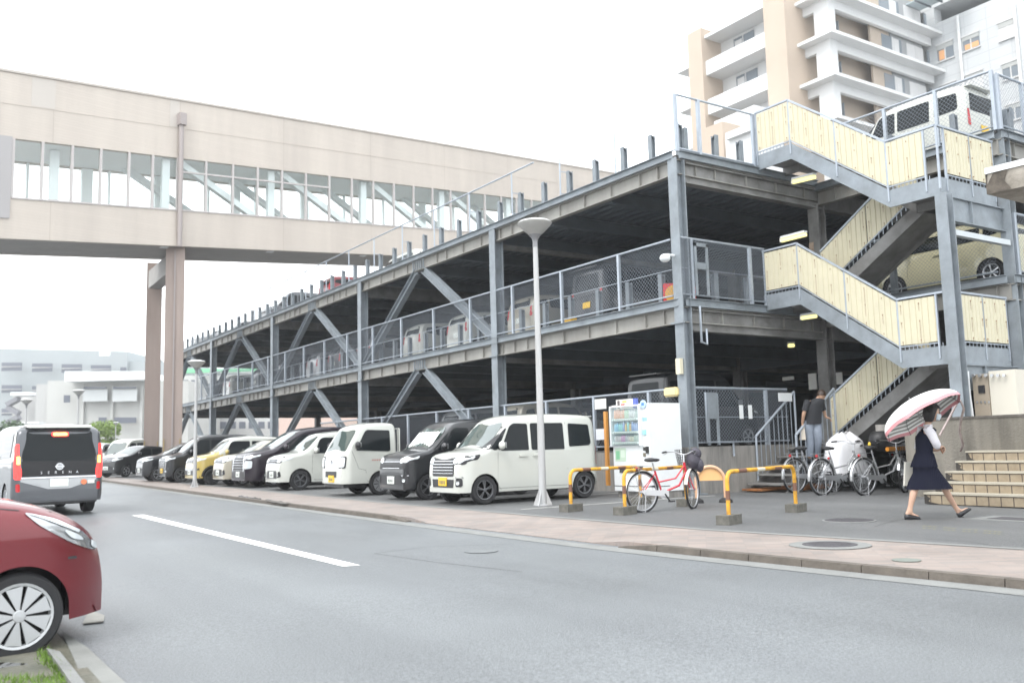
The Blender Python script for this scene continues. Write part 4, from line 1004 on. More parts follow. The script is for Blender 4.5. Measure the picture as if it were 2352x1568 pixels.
for i, ch in enumerate('SERENA'):
    M = Matrix.Translation((h_.x-.014, .33-i*.132, .865)) @ Matrix.Rotation(-pi/2, 4, 'Z') @ Matrix.Rotation(pi/2, 4, 'X')
    text(ch, .075, .004, 'letter', chrome, tv, M)
b = MB(); b.lathe([(.055, 0), (.055, -.006), (.0001, -.006)], (h_.x-.03, -.46, .66), 'x', 20); b.build('round_sticker', mat('orange_sticker', (.8, .22, .10), .5), tv, local=True)
b = MB(); b.box((h_.x-.034, -.66, .625), (h_.x-.03, -.53, .70)); b.build('white_sticker', plate_w, tv, local=True)
pc = PD(118, 1178, 18.3)
def put_c(car, p, rz, dz=-.065): car.location = (p.x, p.y, gz(p.x)+dz); car.rotation_euler = (0, 0, rz)
put_c(tv, pc+V((-2.35, .0, 0)), pi+rad(3))

# ---- red hatchback, near left (body of its own, seen close)
rc = thing('hatchback', 'wine red hatchback nosing out at the lower left with silver wheel cover', 'car', (0, 0, 0))
L_, h2 = 3.78, 1.89
top = [(h2, .25), (h2-.004, .50), (h2-.012, .60), (h2-.05, .70), (h2-.16, .80), (h2-.34, .895), (h2-.62, .97), (h2-.95, 1.02), (h2-1.12, 1.05), (h2-1.70, 1.44), (h2-2.0, 1.52), (-.6, 1.53), (-1.5, 1.46), (-1.72, 1.1), (-1.82, .8), (-1.85, .3)]
BR = Body(L_, 1.665, top, .97, .14, .16, (h2-.60, -h2+.55), .315, .262, .19, front_r=.62, zbf=.20, nose=.62, shoulder=.02)
def rdec(P, ax, m_, nm, off=.004, rnd=1, cell=.04, sg=1, par=None): return BR.decal(P, ax, off, cell, rnd, sg).build(nm, m_, par or rc, local=True, smooth=60)
for sg in (1, -1):
    hl = rdec([(h2-.60, .915), (h2-.42, .865), (h2-.20, .765), (h2-.10, .665), (h2-.07, .62), (h2-.16, .64), (h2-.30, .70), (h2-.50, .82)], 'side', mat('headlamp_bezel', (.42, .43, .44), .12, .7), 'headlight', .006, 1, .03, sg)
    rdec([(h2-.58, .905), (h2-.40, .855), (h2-.22, .765), (h2-.24, .75), (h2-.40, .825)], 'side', lens, 'headlight_lens', .012, 1, .03, sg, hl)
    rdec([(h2-.36, .79), (h2-.24, .74), (h2-.20, .70), (h2-.30, .72)], 'side', lens, 'headlight_bulb', .016, 1, .03, sg, hl)
    rdec([(h2-.14, .70), (h2-.08, .66), (h2-.085, .63), (h2-.14, .65)], 'side', lens, 'indicator_lens', .014, 1, .03, sg, hl)
    pass
    seam(BR, [(h2-1.02, .97), (h2-1.06, .3)], '', rc, sgn=sg).build('door_gap', gap_m, rc, local=True)
    seam(BR, [(h2-1.0, .985), (h2-.62, .925), (h2-.40, .90)], '', rc, sgn=sg).build('bonnet_gap', gap_m, rc, local=True)
    rdec([(h2-1.22, 1.0), (h2-2.0, 1.0), (h2-2.0, 1.38), (h2-1.68, 1.36)], 'side', glass_d, 'side_window', .004, 1, .08, sg)
rdec([(-.6, 1.10), (.6, 1.10), (.5, 1.40), (-.5, 1.40)], 'front', glass_l, 'windscreen', .004, 1, .1)
rdec([(-.5, .32), (.5, .32), (.45, .5), (-.45, .5)], 'front', black_pl, 'lower_intake', .005)
rdec([(-.4, .58), (.4, .58), (.4, .66), (-.4, .66)], 'front', chrome, 'grille', .005)
rdec([(-.62, .19), (.62, .19), (.60, .25), (-.60, .25)], 'front', black_pl, 'chin_spoiler', .006, 0)
finish(rc, BR, red_p); add_wheels(rc, BR, .270, .175, 9, 'cap', mat('silver_wheel_cover', (.46, .47, .48), .35, .35), 'red', .74)
# wheel hub of the visible front wheel sits at pixel (48, 1415)
pw = PD(44, 1415, 5.72); rzr = rad(99); f_ = V((cos(rzr), sin(rzr), 0)); l_ = V((-sin(rzr), cos(rzr), 0))
o_ = pw-f_*(h2-.60)+l_*(1.665/2-.02); rc.location = (o_.x, o_.y, pw.z-.270); rc.rotation_euler = (0, 0, rzr)
# ---- white car at the very left edge, only its tail in view
wc = wagon('hatchback', 'white car cut off by the left edge between the red car and the grey van', 'car', white_p, 1.55, alu, 'single', plate_w, L=3.9, W=1.66)
put_c(wc, PD(-205, 1190, 12.5), pi+rad(2))
# ================================================================ SKYBRIDGE
wallp = mat('pale_pink_wall_tiles', (.53, .475, .42), .7, 0, .08, .8, dirt=(.47, .42, .375), streak=True)
t, b_ = nodes_of(wallp)   # tile joints
tc = t.nodes.new('ShaderNodeTexCoord'); bt = t.nodes.new('ShaderNodeTexBrick'); mpp = t.nodes.new('ShaderNodeMapping'); mpp.inputs['Rotation'].default_value = (rad(90), 0, 0)
t.links.new(tc.outputs['Object'], mpp.inputs[0]); t.links.new(mpp.outputs[0], bt.inputs['Vector']); bt.inputs['Scale'].default_value = 1; bt.inputs['Brick Width'].default_value = 1.3; bt.inputs['Row Height'].default_value = .12; bt.inputs['Mortar Size'].default_value = .004
bt.offset = 0; bt.inputs['Color1'].default_value = (1, 1, 1, 1); bt.inputs['Color2'].default_value = (.97, .97, .97, 1); bt.inputs['Mortar'].default_value = (.82, .80, .78, 1)
mm = t.nodes.new('ShaderNodeMix'); mm.data_type = 'RGBA'; mm.blend_type = 'MULTIPLY'; mm.inputs[0].default_value = 1
src = b_.inputs['Base Color'].links[0].from_socket; t.links.new(src, mm.inputs[6]); t.links.new(bt.outputs['Color'], mm.inputs[7]); t.links.new(mm.outputs[2], b_.inputs['Base Color'])
pillar_m = mat('brown_pink_column_tiles', (.33, .265, .235), .7, 0, .15, 2, streak=True)
soffit_m = mat('grey_soffit', (.33, .315, .30), .8, 0, .1, 1)
frame_m = mat('window_frame_bronze', (.46, .43, .42), .5)
inner_w = mat('interior_white', (.86, .89, .885), .7)
truss_m = mat('white_truss', (.74, .77, .77), .5)
gm = bpy.data.materials.new('bridge_glass'); gm.use_nodes = True; t = gm.node_tree
for n in list(t.nodes): t.nodes.remove(n)
o_ = t.nodes.new('ShaderNodeOutputMaterial'); tr = t.nodes.new('ShaderNodeBsdfTransparent'); gl = t.nodes.new('ShaderNodeBsdfGlossy'); mx_ = t.nodes.new('ShaderNodeMixShader')
tr.inputs[0].default_value = (.95, .985, .98, 1); gl.inputs['Roughness'].default_value = .03; mx_.inputs[0].default_value = .07
t.links.new(tr.outputs[0], mx_.inputs[1]); t.links.new(gl.outputs[0], mx_.inputs[2]); t.links.new(mx_.outputs[0], o_.inputs[0]); MATS['bridge_glass'] = gm
DB = 42.
P0 = PD(409, 565, DB); dv = ray(3095, 682); dh = V((dv.x, dv.y, 0)).normalized(); slope_b = dv.z/math.hypot(dv.x, dv.y); nb = V((-dh.y, dh.x, 0))
if nb.dot(FW) < 0: nb = -nb
def BF(u, v):
    d = ray(u, v); return CAM+d*((P0-CAM).dot(nb)/d.dot(nb))
def BT_(u, v=500): return (BF(u, v)-P0).dot(dh)
def BP(t, h, w=0.): return P0+dh*t+V((0, 0, slope_b*t+h))+nb*w
tl, trr = BT_(-160), BT_(1560)
br = thing('skybridge', 'long pale pink enclosed footbridge with a band of windows, crossing above the road', 'bridge', P0)
k_ = DB/2091; H_S, H_W, H_T = (565-479)*k_, (565-357)*k_, (565-219)*k_; WB = 3.8
def bslab(t0, t1, h0, h1, w0, w1, nm, m_, par=br):
    b = MB(); q = [BP(t0, h0, w0), BP(t1, h0, w0), BP(t1, h1, w0), BP(t0, h1, w0)]; b.prism(q, nb*(w1-w0)); return b.build(nm, m_, par)
bslab(tl, trr, 0, H_S, 0, .22, 'lower_wall', wallp); bslab(tl, trr, H_W, H_T, 0, .22, 'upper_wall', wallp)
bslab(tl, trr, 0, H_S, WB-.22, WB, 'lower_wall', wallp); bslab(tl, trr, H_W-.02, H_T, WB-.22, WB, 'upper_wall', wallp)
bslab(tl, trr, .02, .30, .22, WB-.22, 'floor', soffit_m); bslab(tl, trr, H_W+.05, H_W+.25, .22, WB-.22, 'ceiling', inner_w); bslab(tl, trr, H_T-.3, H_T-.1, .22, WB-.22, 'roof', soffit_m)
bslab(tl, trr, H_T, H_T+.10, -.06, .26, 'coping', mat('coping_grey', (.46, .42, .38), .6)); bslab(tl, trr, H_T-1.35, H_T-1.33, -.012, 0, 'joint_line', mat('joint_grey', (.48, .43, .38), .8))
bslab(BT_(62), BT_(118), H_T-1.3, H_T-.05, -.008, 0, 'replaced_panel', mat('grey_panel', (.50, .46, .42), .7)); bslab(BT_(386), BT_(408), H_T-1.3, H_T-.02, -.008, 0, 'replaced_panel', MATS['grey_panel'])
bslab(tl, BT_(21), H_S-.9, H_W+.06, -.05, 0, 'louvre_panel', mat('louvre_grey', (.36, .345, .345), .6))
mull = [BT_(u, 450) for u in (27, 95, 164, 230, 295, 350, 408, 473, 535, 592, 648, 703, 757)]
step = mull[-1]-mull[-2]
while mull[-1] < trr-2: mull.append(mull[-1]+step)
for i, (a, c) in enumerate(zip(mull, mull[1:])):
    f = bslab(a-.05, a+.05, H_S, H_W, -.02, .12, 'window_frame', frame_m)
    w_ = MB(); q = [BP(a+.05, H_S, .08), BP(c-.05, H_S, .08), BP(c-.05, H_W, .08), BP(a+.05, H_W, .08)]; w_.add(q, [(0, 1, 2, 3)]); w_.build('window', gm, br, fix=False)
    if 6 <= i < 12: bslab(a+.05, c-.05, H_W-.68, H_W-.60, .0, .1, 'window_bar', frame_m)
    if i % 2 == 0 or i in (1, 3, 9):
        bslab(a+step*.4, a+step*.4+(.09 if i % 3 else .5), H_S, H_W, WB-.3, WB-.12, 'far_window_post', inner_w)
b = MB(); q = [BP(tl, H_S, WB-.1), BP(trr, H_S, WB-.1), BP(trr, H_W-.02, WB-.1), BP(tl, H_W-.02, WB-.1)]; b.add(q, [(0, 1, 2, 3)]); b.build('far_window_band', gm, br, fix=False)
bslab(mull[0]-.02, trr, H_S-.07, H_S, -.04, .05, 'sill', frame_m)
for j in range(7, len(mull)-4, 4):
    for w_ in (.55, WB-.75):
        b = MB(); t0 = mull[j-1]+(0 if w_ < 1 else -1.2); b.bar(BP(t0, H_W+.1, w_), BP(t0+3.3*step, H_S-.3, w_), .30, .30); b.build('truss_diagonal', truss_m, br)
    b = MB(); b.bar(BP(mull[j-1]-.35, 0, .55), BP(mull[j-1]-.35, H_W, .55), .34, .34); b.build('truss_post', truss_m, br)
b = MB(); b.bar(BP(mull[1]+.9, 0.3, 1.2), BP(mull[1]+.9, H_W, 1.2), .36, .36); b.build('truss_post', truss_m, br)
# downpipe with a hopper
t0 = BT_(410); b = MB(); b.tube([BP(t0, H_T-1.1, -.14), BP(t0, -.05, -.14)], .115, 12); b.box((-.01, -.01, -.01), (.01, .01, .01)) if False else None
dp = b.build('downpipe', mat('taupe_downpipe', (.33, .29, .28), .5), br, smooth=40)
b = MB(); q = BP(t0, H_T-.95, -.17); b.bar(q-V((0, 0, .28)), q+V((0, 0, .28)), .36, .32, up=dh); b.build('hopper', MATS['taupe_downpipe'], dp)
# two legs
for nm_, (u0, u1, w0, lab) in {'near': (380, 422, .05, ''), 'far': (334, 374, WB-.9, '')}.items():
    ta, tb = BT_(u0, 700), BT_(u1, 700)
    if nm_ == 'far':
        c = PD(354, 700, 47.5); hw_ = 16.5*47.5/2091; zt_ = BP(0, 0).z+slope_b*((c-P0).dot(dh))
    else:
        c = PD(401, 700, 42.5); hw_ = 20.5*42.5/2091; zt_ = BP(0, 0).z+.1
    b = MB(); r_ = V((RT.x, RT.y, 0)).normalized(); e1 = dh; e2 = nb
    rc_ = V((c.x-CAM.x, c.y-CAM.y, 0)).normalized(); r_ = V((rc_.y, -rc_.x, 0)); poly = [c+r_*hw_*sx+rc_*(hw_*sy) for sx, sy in ((-1, -1), (1, -1), (1, 1), (-1, 1))]
    poly = [V((p.x, p.y, 0)) for p in poly]; b.prism(poly, (0, 0, zt_+.2)); pl = b.build('pillar', pillar_m, br)
    if nm_ == 'near':
        b = MB(); q = (poly[0]+poly[1])/2+V((0, 0, 0)); b.bar(q-V((FW.x, FW.y, 0)).normalized()*.03, q-V((FW.x, FW.y, 0)).normalized()*.03+V((0, 0, zt_-.2)), .10, .06, up=r_); b.build('conduit', MATS['taupe_downpipe'], pl)
    b = MB(); 
    for kk in (0, 1): q = poly[0].lerp(poly[1], .08 if kk == 0 else .9)-V((FW.x, FW.y, 0)).normalized()*.02; b.bar(q, q+V((0, 0, 1.9)), .07, .03, up=r_)
    b.build('yellow_corner_guard', mat('dull_yellow', (.36, .27, .08), .6), pl)
b = MB(); b.bar(V((PD(401,700,42.9).x, PD(401,700,42.9).y, zt_-.75)), V((PD(354,700,47).x, PD(354,700,47).y, zt_-.75)), .6, .9); b.build('cross_beam', soffit_m, br)

# ================================================================ HOSPITAL
hb_white = mat('white_render', (.66, .665, .665), .7, 0, .05, .5); hb_beige = mat('beige_tile', (.46, .375, .30), .7, 0, .05, .5)
hb_tan = mat('tan_panel', (.43, .36, .295), .7, 0, .08, .6); hb_glass = mat('dark_hospital_glass', (.20, .23, .26), .15); hb_frame = mat('white_window_frame', (.6, .6, .6), .5)
warm_on = mat('lit_window', (.5, .3, .15), .5, emit=(1, .40, .14), estr=.14); grey_b = mat('roller_blind', (.42, .43, .42), .7)
hs = thing('hospital_wing', 'white and beige hospital block with deep balcony slabs rising behind the garage', 'building', (-34, 50, 0))
def boxY(uL, uR, vt, vb, y, dep, nm, m_, par=hs, at=None):
    u_at = at if at is not None else uL
    a = PY(uL, vt, y); c = PY(uR, vt, y); zt_ = PY(u_at, vt, y).z; zb_ = PY(u_at, vb, y).z
    b = MB(); b.box((a.x, y, zb_), (c.x, y+dep, zt_)); return b.build(nm, m_, par)
YH = 48.; YT = 46.6
cor = [PY(1898, -30, YH)]+[PY(1909.8, 64.7, YH), PY(1917.5, 162.5, YH), PY(1925, 262, YH)]
zs = [cor[1].z+(cor[1].z-cor[2].z), cor[1].z, cor[2].z, cor[2].z-(cor[1].z-cor[2].z)]
xc_ = cor[1].x; yend = PX(2173, 171.5, xc_).y
xT2 = PY(1806, 100, YT).x; xT2l = PY(1757, 100, YT).x; xT1 = PY(1609, 63.5, YT).x; xT1l = PY(1577.6, 78, YT).x; zT1 = PY(1609, 63.5, YT).z
b = MB(); b.box((xT2l, YT, 0), (xT2, YT+6, 48)); b.build('stair_tower', hb_beige, hs)
b = MB(); b.box((xT1l, YT, 0), (xT1, YT+3.2, zT1)); b.build('stair_tower', hb_beige, hs)
b = MB(); b.box((xT1, YT+2.6, 0), (xT2l, YT+12, zT1-.5)); b.build('recessed_wall', hb_white, hs)
roofz = PY(1611.7, 85.5, YT).z; 
for vt, vb, u_ in ((85.5, 92, 1611.7), (144, 177, 1615.5), (232, 267, 1620), (320, 354, 1625)):
    z1_, z2_ = PY(u_, vt, YT+.4).z, PY(u_, vb, YT+.4).z
    b = MB(); b.box((xT1+.02, YT+.4, z2_), (xT2l-.02, YT+.6, z1_)); b.box((xT1+.02, YT+.6, z2_), (xT2l-.02, YT+2.6, z2_+.22)); b.build('balcony', hb_white, hs)
for (uL, uR, vt, vb) in ((1685, 1733, 92, 114), (1691, 1741, 178, 204), (1697, 1735, 270, 292)):
    y_ = YT+2.56; p = PY(uL, vt, y_); q = PY(uR, vt, y_); zb_ = PY(uL, vb, y_).z
    w_ = MB(); w_.box((p.x, y_-.02, zb_), (q.x, y_, p.z)); f = w_.build('window', hb_glass, hs)
    w_ = MB(); w_.box((p.x, y_-.08, p.z), (q.x, y_-.0, p.z+.15)); w_.box((p.x+1.1, y_-.06, zb_), (p.x+1.2, y_-.02, p.z)); w_.box((p.x+.15, y_-.04, zb_), (p.x+1.0, y_-.021, p.z-.25)); w_.build('frame', hb_frame, f)
for v0, v1 in ((182/1, 196), (290, 304), (398, 410)):   # slabs left of the far tower
    z1_ = PY(1577, v0*.86, YT+1).z; b = MB(); b.box((xT1l-2.2, YT+.6, z1_-.35), (xT1l, YT+6, z1_)); b.build('canopy_slab', hb_white, hs)
b = MB(); b.box((xT1l-1.1, YT+1.8, 0), (xT1l, YT+8, zT1-3.2)); b.build('end_wall', hb_white, hs)
# corner stack: slabs, beams, white pillar, recessed tan walls with windows
xl = PY(1814.6, 97.7, YH).x
for z in zs:
    b = MB(); b.box((xl, YH, z-.28), (xc_, yend, z)); s_ = b.build('floor_slab', hb_white, hs)
    b = MB(); b.box((xl+.2, YH+1.0, z-1.05), (xc_-1.0, YH+1.35, z-.28)); b.box((xc_-1.35, YH+1.36, z-1.05), (xc_-1.0, yend-.3, z-.28)); b.build('beam', hb_white, hs)
pw_ = (PY(1905, 60, YH+.9)-PY(1877, 60, YH+.9)).x
b = MB(); b.box((xc_-2.35, YH+.95, 0), (xc_-.92, YH+1.9, zs[0]+3)); b.build('corner_pillar', hb_white, hs)
b = MB(); b.box((xT2, YH+3.4, 0), (xc_-2.6, YH+3.6, 48)); b.box((xc_-2.8, YH+3.61, 0), (xc_-2.6, yend, 48)); b.build('tan_wall', hb_tan, hs)
for k, z in enumerate(zs):
    top = z+(zs[0]-zs[1])-1.1
    yA = PX(2001, 140, xc_-1.6).y
    b = MB(); b.box((xc_-1.7, yA, z), (xc_-1.5, yend-6.2, z+3.3)); b.build('tan_panel', hb_tan, hs)
    for y0 in (yA+1.6, yA+5.4, yA+8.6):
        wdt = 3.0 if y0 != yA+5.4 else 2.6
        w_ = MB(); w_.box((xc_-1.52, y0, z+.5), (xc_-1.46, y0+wdt, z+2.35)); f = w_.build('window', hb_glass if y0 != yA+5.4 else hb_frame, hs)
        w_ = MB(); w_.box((xc_-1.47, y0+wdt*.5, z+.5), (xc_-1.42, y0+wdt*.58, z+2.35)); w_.box((xc_-1.47, y0+.1, z+.9), (xc_-1.42, y0+wdt-.1, z+.98)); w_.box((xc_-1.47, y0+wdt*.6, z+1.0), (xc_-1.43, y0+wdt*.85, z+2.3)); w_.build('frame', hb_frame, f)
    w_ = MB(); w_.box((xT2+.5, YH+3.33, z+.2), (xT2+1.8, YH+3.39, z+2.2)); f = w_.build('window', hb_glass, hs)
    w_ = MB(); w_.box((xT2+.5, YH+3.27, z+.2), (xT2+.7, YH+3.32, z+2.2)); w_.box((xT2+1.2, YH+3.27, z+.2), (xT2+1.3, YH+3.32, z+2.2)); w_.build('frame', hb_frame, f)
    w_ = MB(); w_.box((xc_-1.6, yend-6, z), (xc_-1.5, yend-1, z+3)); w_.build('balcony_recess', mat('shaded_grey', (.30, .31, .32), .7), hs)
for (u0, u1, v0, v1) in ((1843, 1867, 46, 80), (1850, 1875, 141, 176), (1858, 1882, 234, 268)):
    a, c = PY(u0, v1, YH+3.3), PY(u1, v1, YH+3.3); t_ = PY(u0, v0, YH+3.3); w_ = MB(); w_.box((a.x, YH+3.3, a.z), (c.x, YH+3.38, t_.z)); f = w_.build('window', mat('grey_window', (.14, .16, .20), .2), hs)
    w_ = MB(); w_.box((a.x-.08, YH+3.25, a.z), (a.x+.06, YH+3.32, t_.z)); w_.box(((a.x+c.x)/2-.04, YH+3.25, a.z), ((a.x+c.x)/2+.04, YH+3.3, t_.z)); w_.box((a.x, YH+3.24, (a.z+t_.z)/2), (c.x, YH+3.29, (a.z+t_.z)/2+.07)); w_.build('frame', hb_frame, f)
# the white tiled block
hw_ = thing('hospital_block', 'white tiled hospital block with square windows, two glowing orange, at the upper right', 'building', (0, yend, 0))
tilem = mat('white_facade_tiles', (.53, .545, .555), .6, 0, .04, .4)
t, b_ = nodes_of(tilem); tc = t.nodes.new('ShaderNodeTexCoord'); bt = t.nodes.new('ShaderNodeTexBrick'); mpp = t.nodes.new('ShaderNodeMapping'); mpp.inputs['Rotation'].default_value = (rad(90), 0, 0)
t.links.new(tc.outputs['Object'], mpp.inputs[0]); t.links.new(mpp.outputs[0], bt.inputs['Vector']); bt.offset = 0; bt.inputs['Scale'].default_value = 1
bt.inputs['Brick Width'].default_value = 2.0; bt.inputs['Row Height'].default_value = 1.0; bt.inputs['Mortar Size'].default_value = .03
bt.inputs['Color1'].default_value = (.54, .555, .565, 1); bt.inputs['Color2'].default_value = (.52, .54, .55, 1); bt.inputs['Mortar'].default_value = (.43, .445, .46, 1); t.links.new(bt.outputs['Color'], b_.inputs['Base Color'])
YW = yend; pz = PY(2145, 57, YW); x0_ = PY(2128, 80, YW).x-9
b = MB(); b.box((x0_, YW, 0), (60, YW+20, pz.z)); b.build('facade', tilem, hw_)
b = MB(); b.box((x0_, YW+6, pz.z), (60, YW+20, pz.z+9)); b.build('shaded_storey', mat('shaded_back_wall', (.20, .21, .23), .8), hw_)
for u0, u1 in ((2072, 2088), (2123, 2146), (2307, 2340)):
    a, c = PY(u0, 40, YW).x, PY(u1, 40, YW).x; b = MB(); b.box((a, YW, pz.z), (c, YW+1.2, pz.z+9)); b.build('pier', tilem, hw_)
zt2 = PY(2145, 18, YW).z
b = MB(); b.box((x0_, YW-.02, zt2), (60, YW+6, zt2+6)); b.build('parapet', tilem, hw_)
def winB(uL, uR, vt, vb, lit=0):
    a, c = PY(uL, vt, YW).x, PY(uR, vt, YW).x; zt_, zb_ = PY(uL, vt, YW).z, PY(uL, vb, YW).z
    w_ = MB(); w_.box((a, YW-.06, zb_), (c, YW-.02, zt_)); f = w_.build('window', hb_glass if lit != 3 else hb_frame, hw_)
    w_ = MB(); h_ = zt_-zb_
    w_.box((a-.08, YW-.16, zt_-h_*.02), (c+.08, YW-.06, zt_+.12)); w_.box(((a+c)/2-.05, YW-.12, zb_), ((a+c)/2+.05, YW-.06, zt_-h_*.3)); w_.box((a-.08, YW-.16, zb_-.12), (c+.08, YW-.06, zb_)); w_.build('frame', hb_frame, f)
    w_ = MB(); w_.box((a, YW-.10, zt_-h_*.3), (c, YW-.065, zt_)); w_.build('blind', grey_b, f)
    if lit in (1, 2):
        w_ = MB(); w_.box((a+(c-a)*.12, YW-.09, zb_+h_*.05), (a+(c-a)*(.45 if lit == 1 else .95), YW-.065, zb_+h_*(.62 if lit == 1 else .4))); w_.build('lamplit_room', warm_on, f)
for a_ in ((2152, 2190, 107, 145, 1), (2211, 2250, 88, 121, 2), (2293, 2336, 56, 97, 3), (2160, 2197, 199, 238, 0), (2218, 2258, 175, 213, 3), (2302, 2342, 150, 187, 0), (2167, 2204, 292, 330, 0), (2226, 2264, 268, 306, 0), (2312, 2350, 244, 281, 0)): winB(*a_)
for u_, v_ in ((2199, 45), (2328, 10)):
    p = PY(u_, v_, YW-.2); b = MB(); b.tube([(p.x, YW-.2, 0), (p.x, YW-.2, pz.z-.2 if u_ < 2300 else p.z)], .14, 8); b.build('downpipe', hb_white, hw_)
# glazed awning on the roof
for i in range(4):
    p = PY(2070+i*26, 30-i*12, YW-2); b = MB(); b.bar(p, p+V((2.6, 0, 0)), 2.2, .08); b.build('awning_pane', mat('awning_glass', (.45, .52, .55), .2), hw_)
    b = MB(); b.bar(p+V((-.1, -1.3, -.1)), p+V((-.1, 1.3, -.1)), .12, .12); b.build('awning_rafter', mat('dark_rafter', (.12, .14, .16), .5), hw_)
# low white and beige annex seen through the roof railing
an = thing('hospital_annex', 'low white and beige annex seen over the roof edge beside the stair', 'building', (-12, 40, 0))
def boxA(uL, uR, vt, vb, y, m_, nm): return boxY(uL, uR, vt, vb, y, 3, nm, m_, an)
boxA(1600, 1660, 303, 420, 40, hb_beige, 'beige_wall'); boxA(1640, 1735, 280, 340, 43, hb_white, 'white_wall'); boxA(1666, 1740, 322, 420, 39, hb_white, 'white_wall'); boxA(1666, 1742, 306, 322, 38.6, MATS['coping_grey'] if False else hb_white, 'coping')

# ================================================================ FAR BUILDINGS AT THE LEFT
FH = V((FW.x, FW.y, 0)).normalized(); RH = V((RT.x, RT.y, 0)).normalized()
def slab(par, u0, v0, u1, v1, D, dep, nm, m_, v0r=None):
    A_, C_ = PD(u0, v1, D), PD(u1, v1, D); T_ = PD(u0, v0, D); T2_ = PD(u1, v0r if v0r is not None else v0, D)
    C_.z = A_.z if v0r is None else C_.z
    b = MB(); b.prism([A_, C_, V((C_.x, C_.y, T2_.z)), V((A_.x, A_.y, T_.z))], FH*dep); return b.build(nm, m_, par)
grey_f = mat('pale_grey_facade', (.33, .36, .37), .8, 0, .05, .2); white_f = mat('white_facade', (.46, .46, .44), .8, 0, .05, .2); win_f = mat('far_window', (.10, .11, .14), .4); white_box = mat('white_cladding', (.80, .82, .82), .7)
o = thing('grey_office', 'large pale grey flat-roofed building in the far left background', 'building', PD(140, 1060, 190))
slab(o, -60, 795, 285, 1100, 190, 20, 'wall', grey_f, 803); slab(o, 285, 826, 430, 1100, 191, 15, 'wall', grey_f, 829)
for j, (v, h) in enumerate(((832, 20), (884, 18), (938, 16))):
    for i, u in enumerate((3, 73, 141, 208)):
        if j and i > 1: continue
        w_ = slab(o, u, v+i*2, u+47, v+h+i*2, 189.9, .1, 'window', win_f); slab(w_, u, v+i*2+9, u+47, v+i*2+11, 189.7, .1, 'frame', white_f); 
slab(o, 276, 843, 290, 852, 190.8, .1, 'window', win_f); slab(o, 228, 807, 252, 817, 189.7, .2, 'sign_panel', white_box)
o = thing('white_building', 'white two-storey building with a box-shaped roof storey behind the grey van', 'building', PD(200, 1050, 125))
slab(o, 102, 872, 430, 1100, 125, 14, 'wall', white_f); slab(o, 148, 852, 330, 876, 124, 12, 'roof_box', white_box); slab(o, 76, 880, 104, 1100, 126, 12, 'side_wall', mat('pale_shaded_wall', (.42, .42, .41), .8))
for u in (182, 250, 318): slab(o, u, 884, u+6, 1070, 124.7, .3, 'pilaster', white_f)
for (u0, u1, v0, v1) in ((146, 160, 907, 924), (192, 244, 888, 893), (260, 312, 888, 893), (226, 244, 958, 972), (262, 312, 958, 972)): slab(o, u0, v0, u1, v1, 124.8, .15, 'window', win_f)
for (u0, u1, v0, v1) in ((190, 246, 894, 922), (258, 314, 894, 922)): slab(o, u0, v0, u1, v1, 124.85, .1, 'blind_window', mat('blind_grey', (.50, .52, .52), .6))
o = thing('stair_building', 'grey building with an open zigzag outside staircase at the far left', 'building', PD(60, 1050, 150))
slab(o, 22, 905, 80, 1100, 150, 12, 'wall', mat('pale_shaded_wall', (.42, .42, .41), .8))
for i, v in enumerate((915, 935, 957, 977)):
    b = MB(); a, c = PD(18, v+14, 148), PD(44, v, 148)
    if i % 2: a, c = PD(18, v, 148), PD(44, v+14, 148)
    b.bar(a, c, 1.2, .7); b.build('stair_flight', mat('stair_grey', (.22, .22, .24), .7), o)
slab(o, 24, 900, 78, 908, 147, 3, 'canopy', white_box); slab(o, 34, 968, 88, 974, 120, 2, 'canopy', white_box)
o = thing('green_banded_building', 'distant pale building with a green band seen between the garage decks', 'building', PD(520, 1050, 140))
slab(o, 380, 845, 640, 1100, 140, 12, 'wall', mat('distant_white', (.55, .55, .54), .8)); slab(o, 400, 846, 590, 857, 139, .5, 'green_band', mat('green_band', (.16, .46, .26), .6)); slab(o, 380, 857, 640, 863, 139.2, .5, 'ledge', grey_f)
for u in range(395, 640, 22): slab(o, u, 872, u+14, 884, 139.5, .2, 'window', win_f)
for u in range(395, 640, 22): slab(o, u, 968, u+14, 984, 139.5, .2, 'window', win_f)
o = thing('pink_building', 'distant pinkish low building glimpsed through the garage ground floor', 'building', PD(820, 1040, 120))
slab(o, 640, 958, 960, 1080, 120, 10, 'wall', mat('distant_pink', (.58, .44, .38), .8)); slab(o, 830, 962, 960, 1080, 118, 5, 'bright_wall', mat('distant_yellow', (.60, .58, .36), .8))

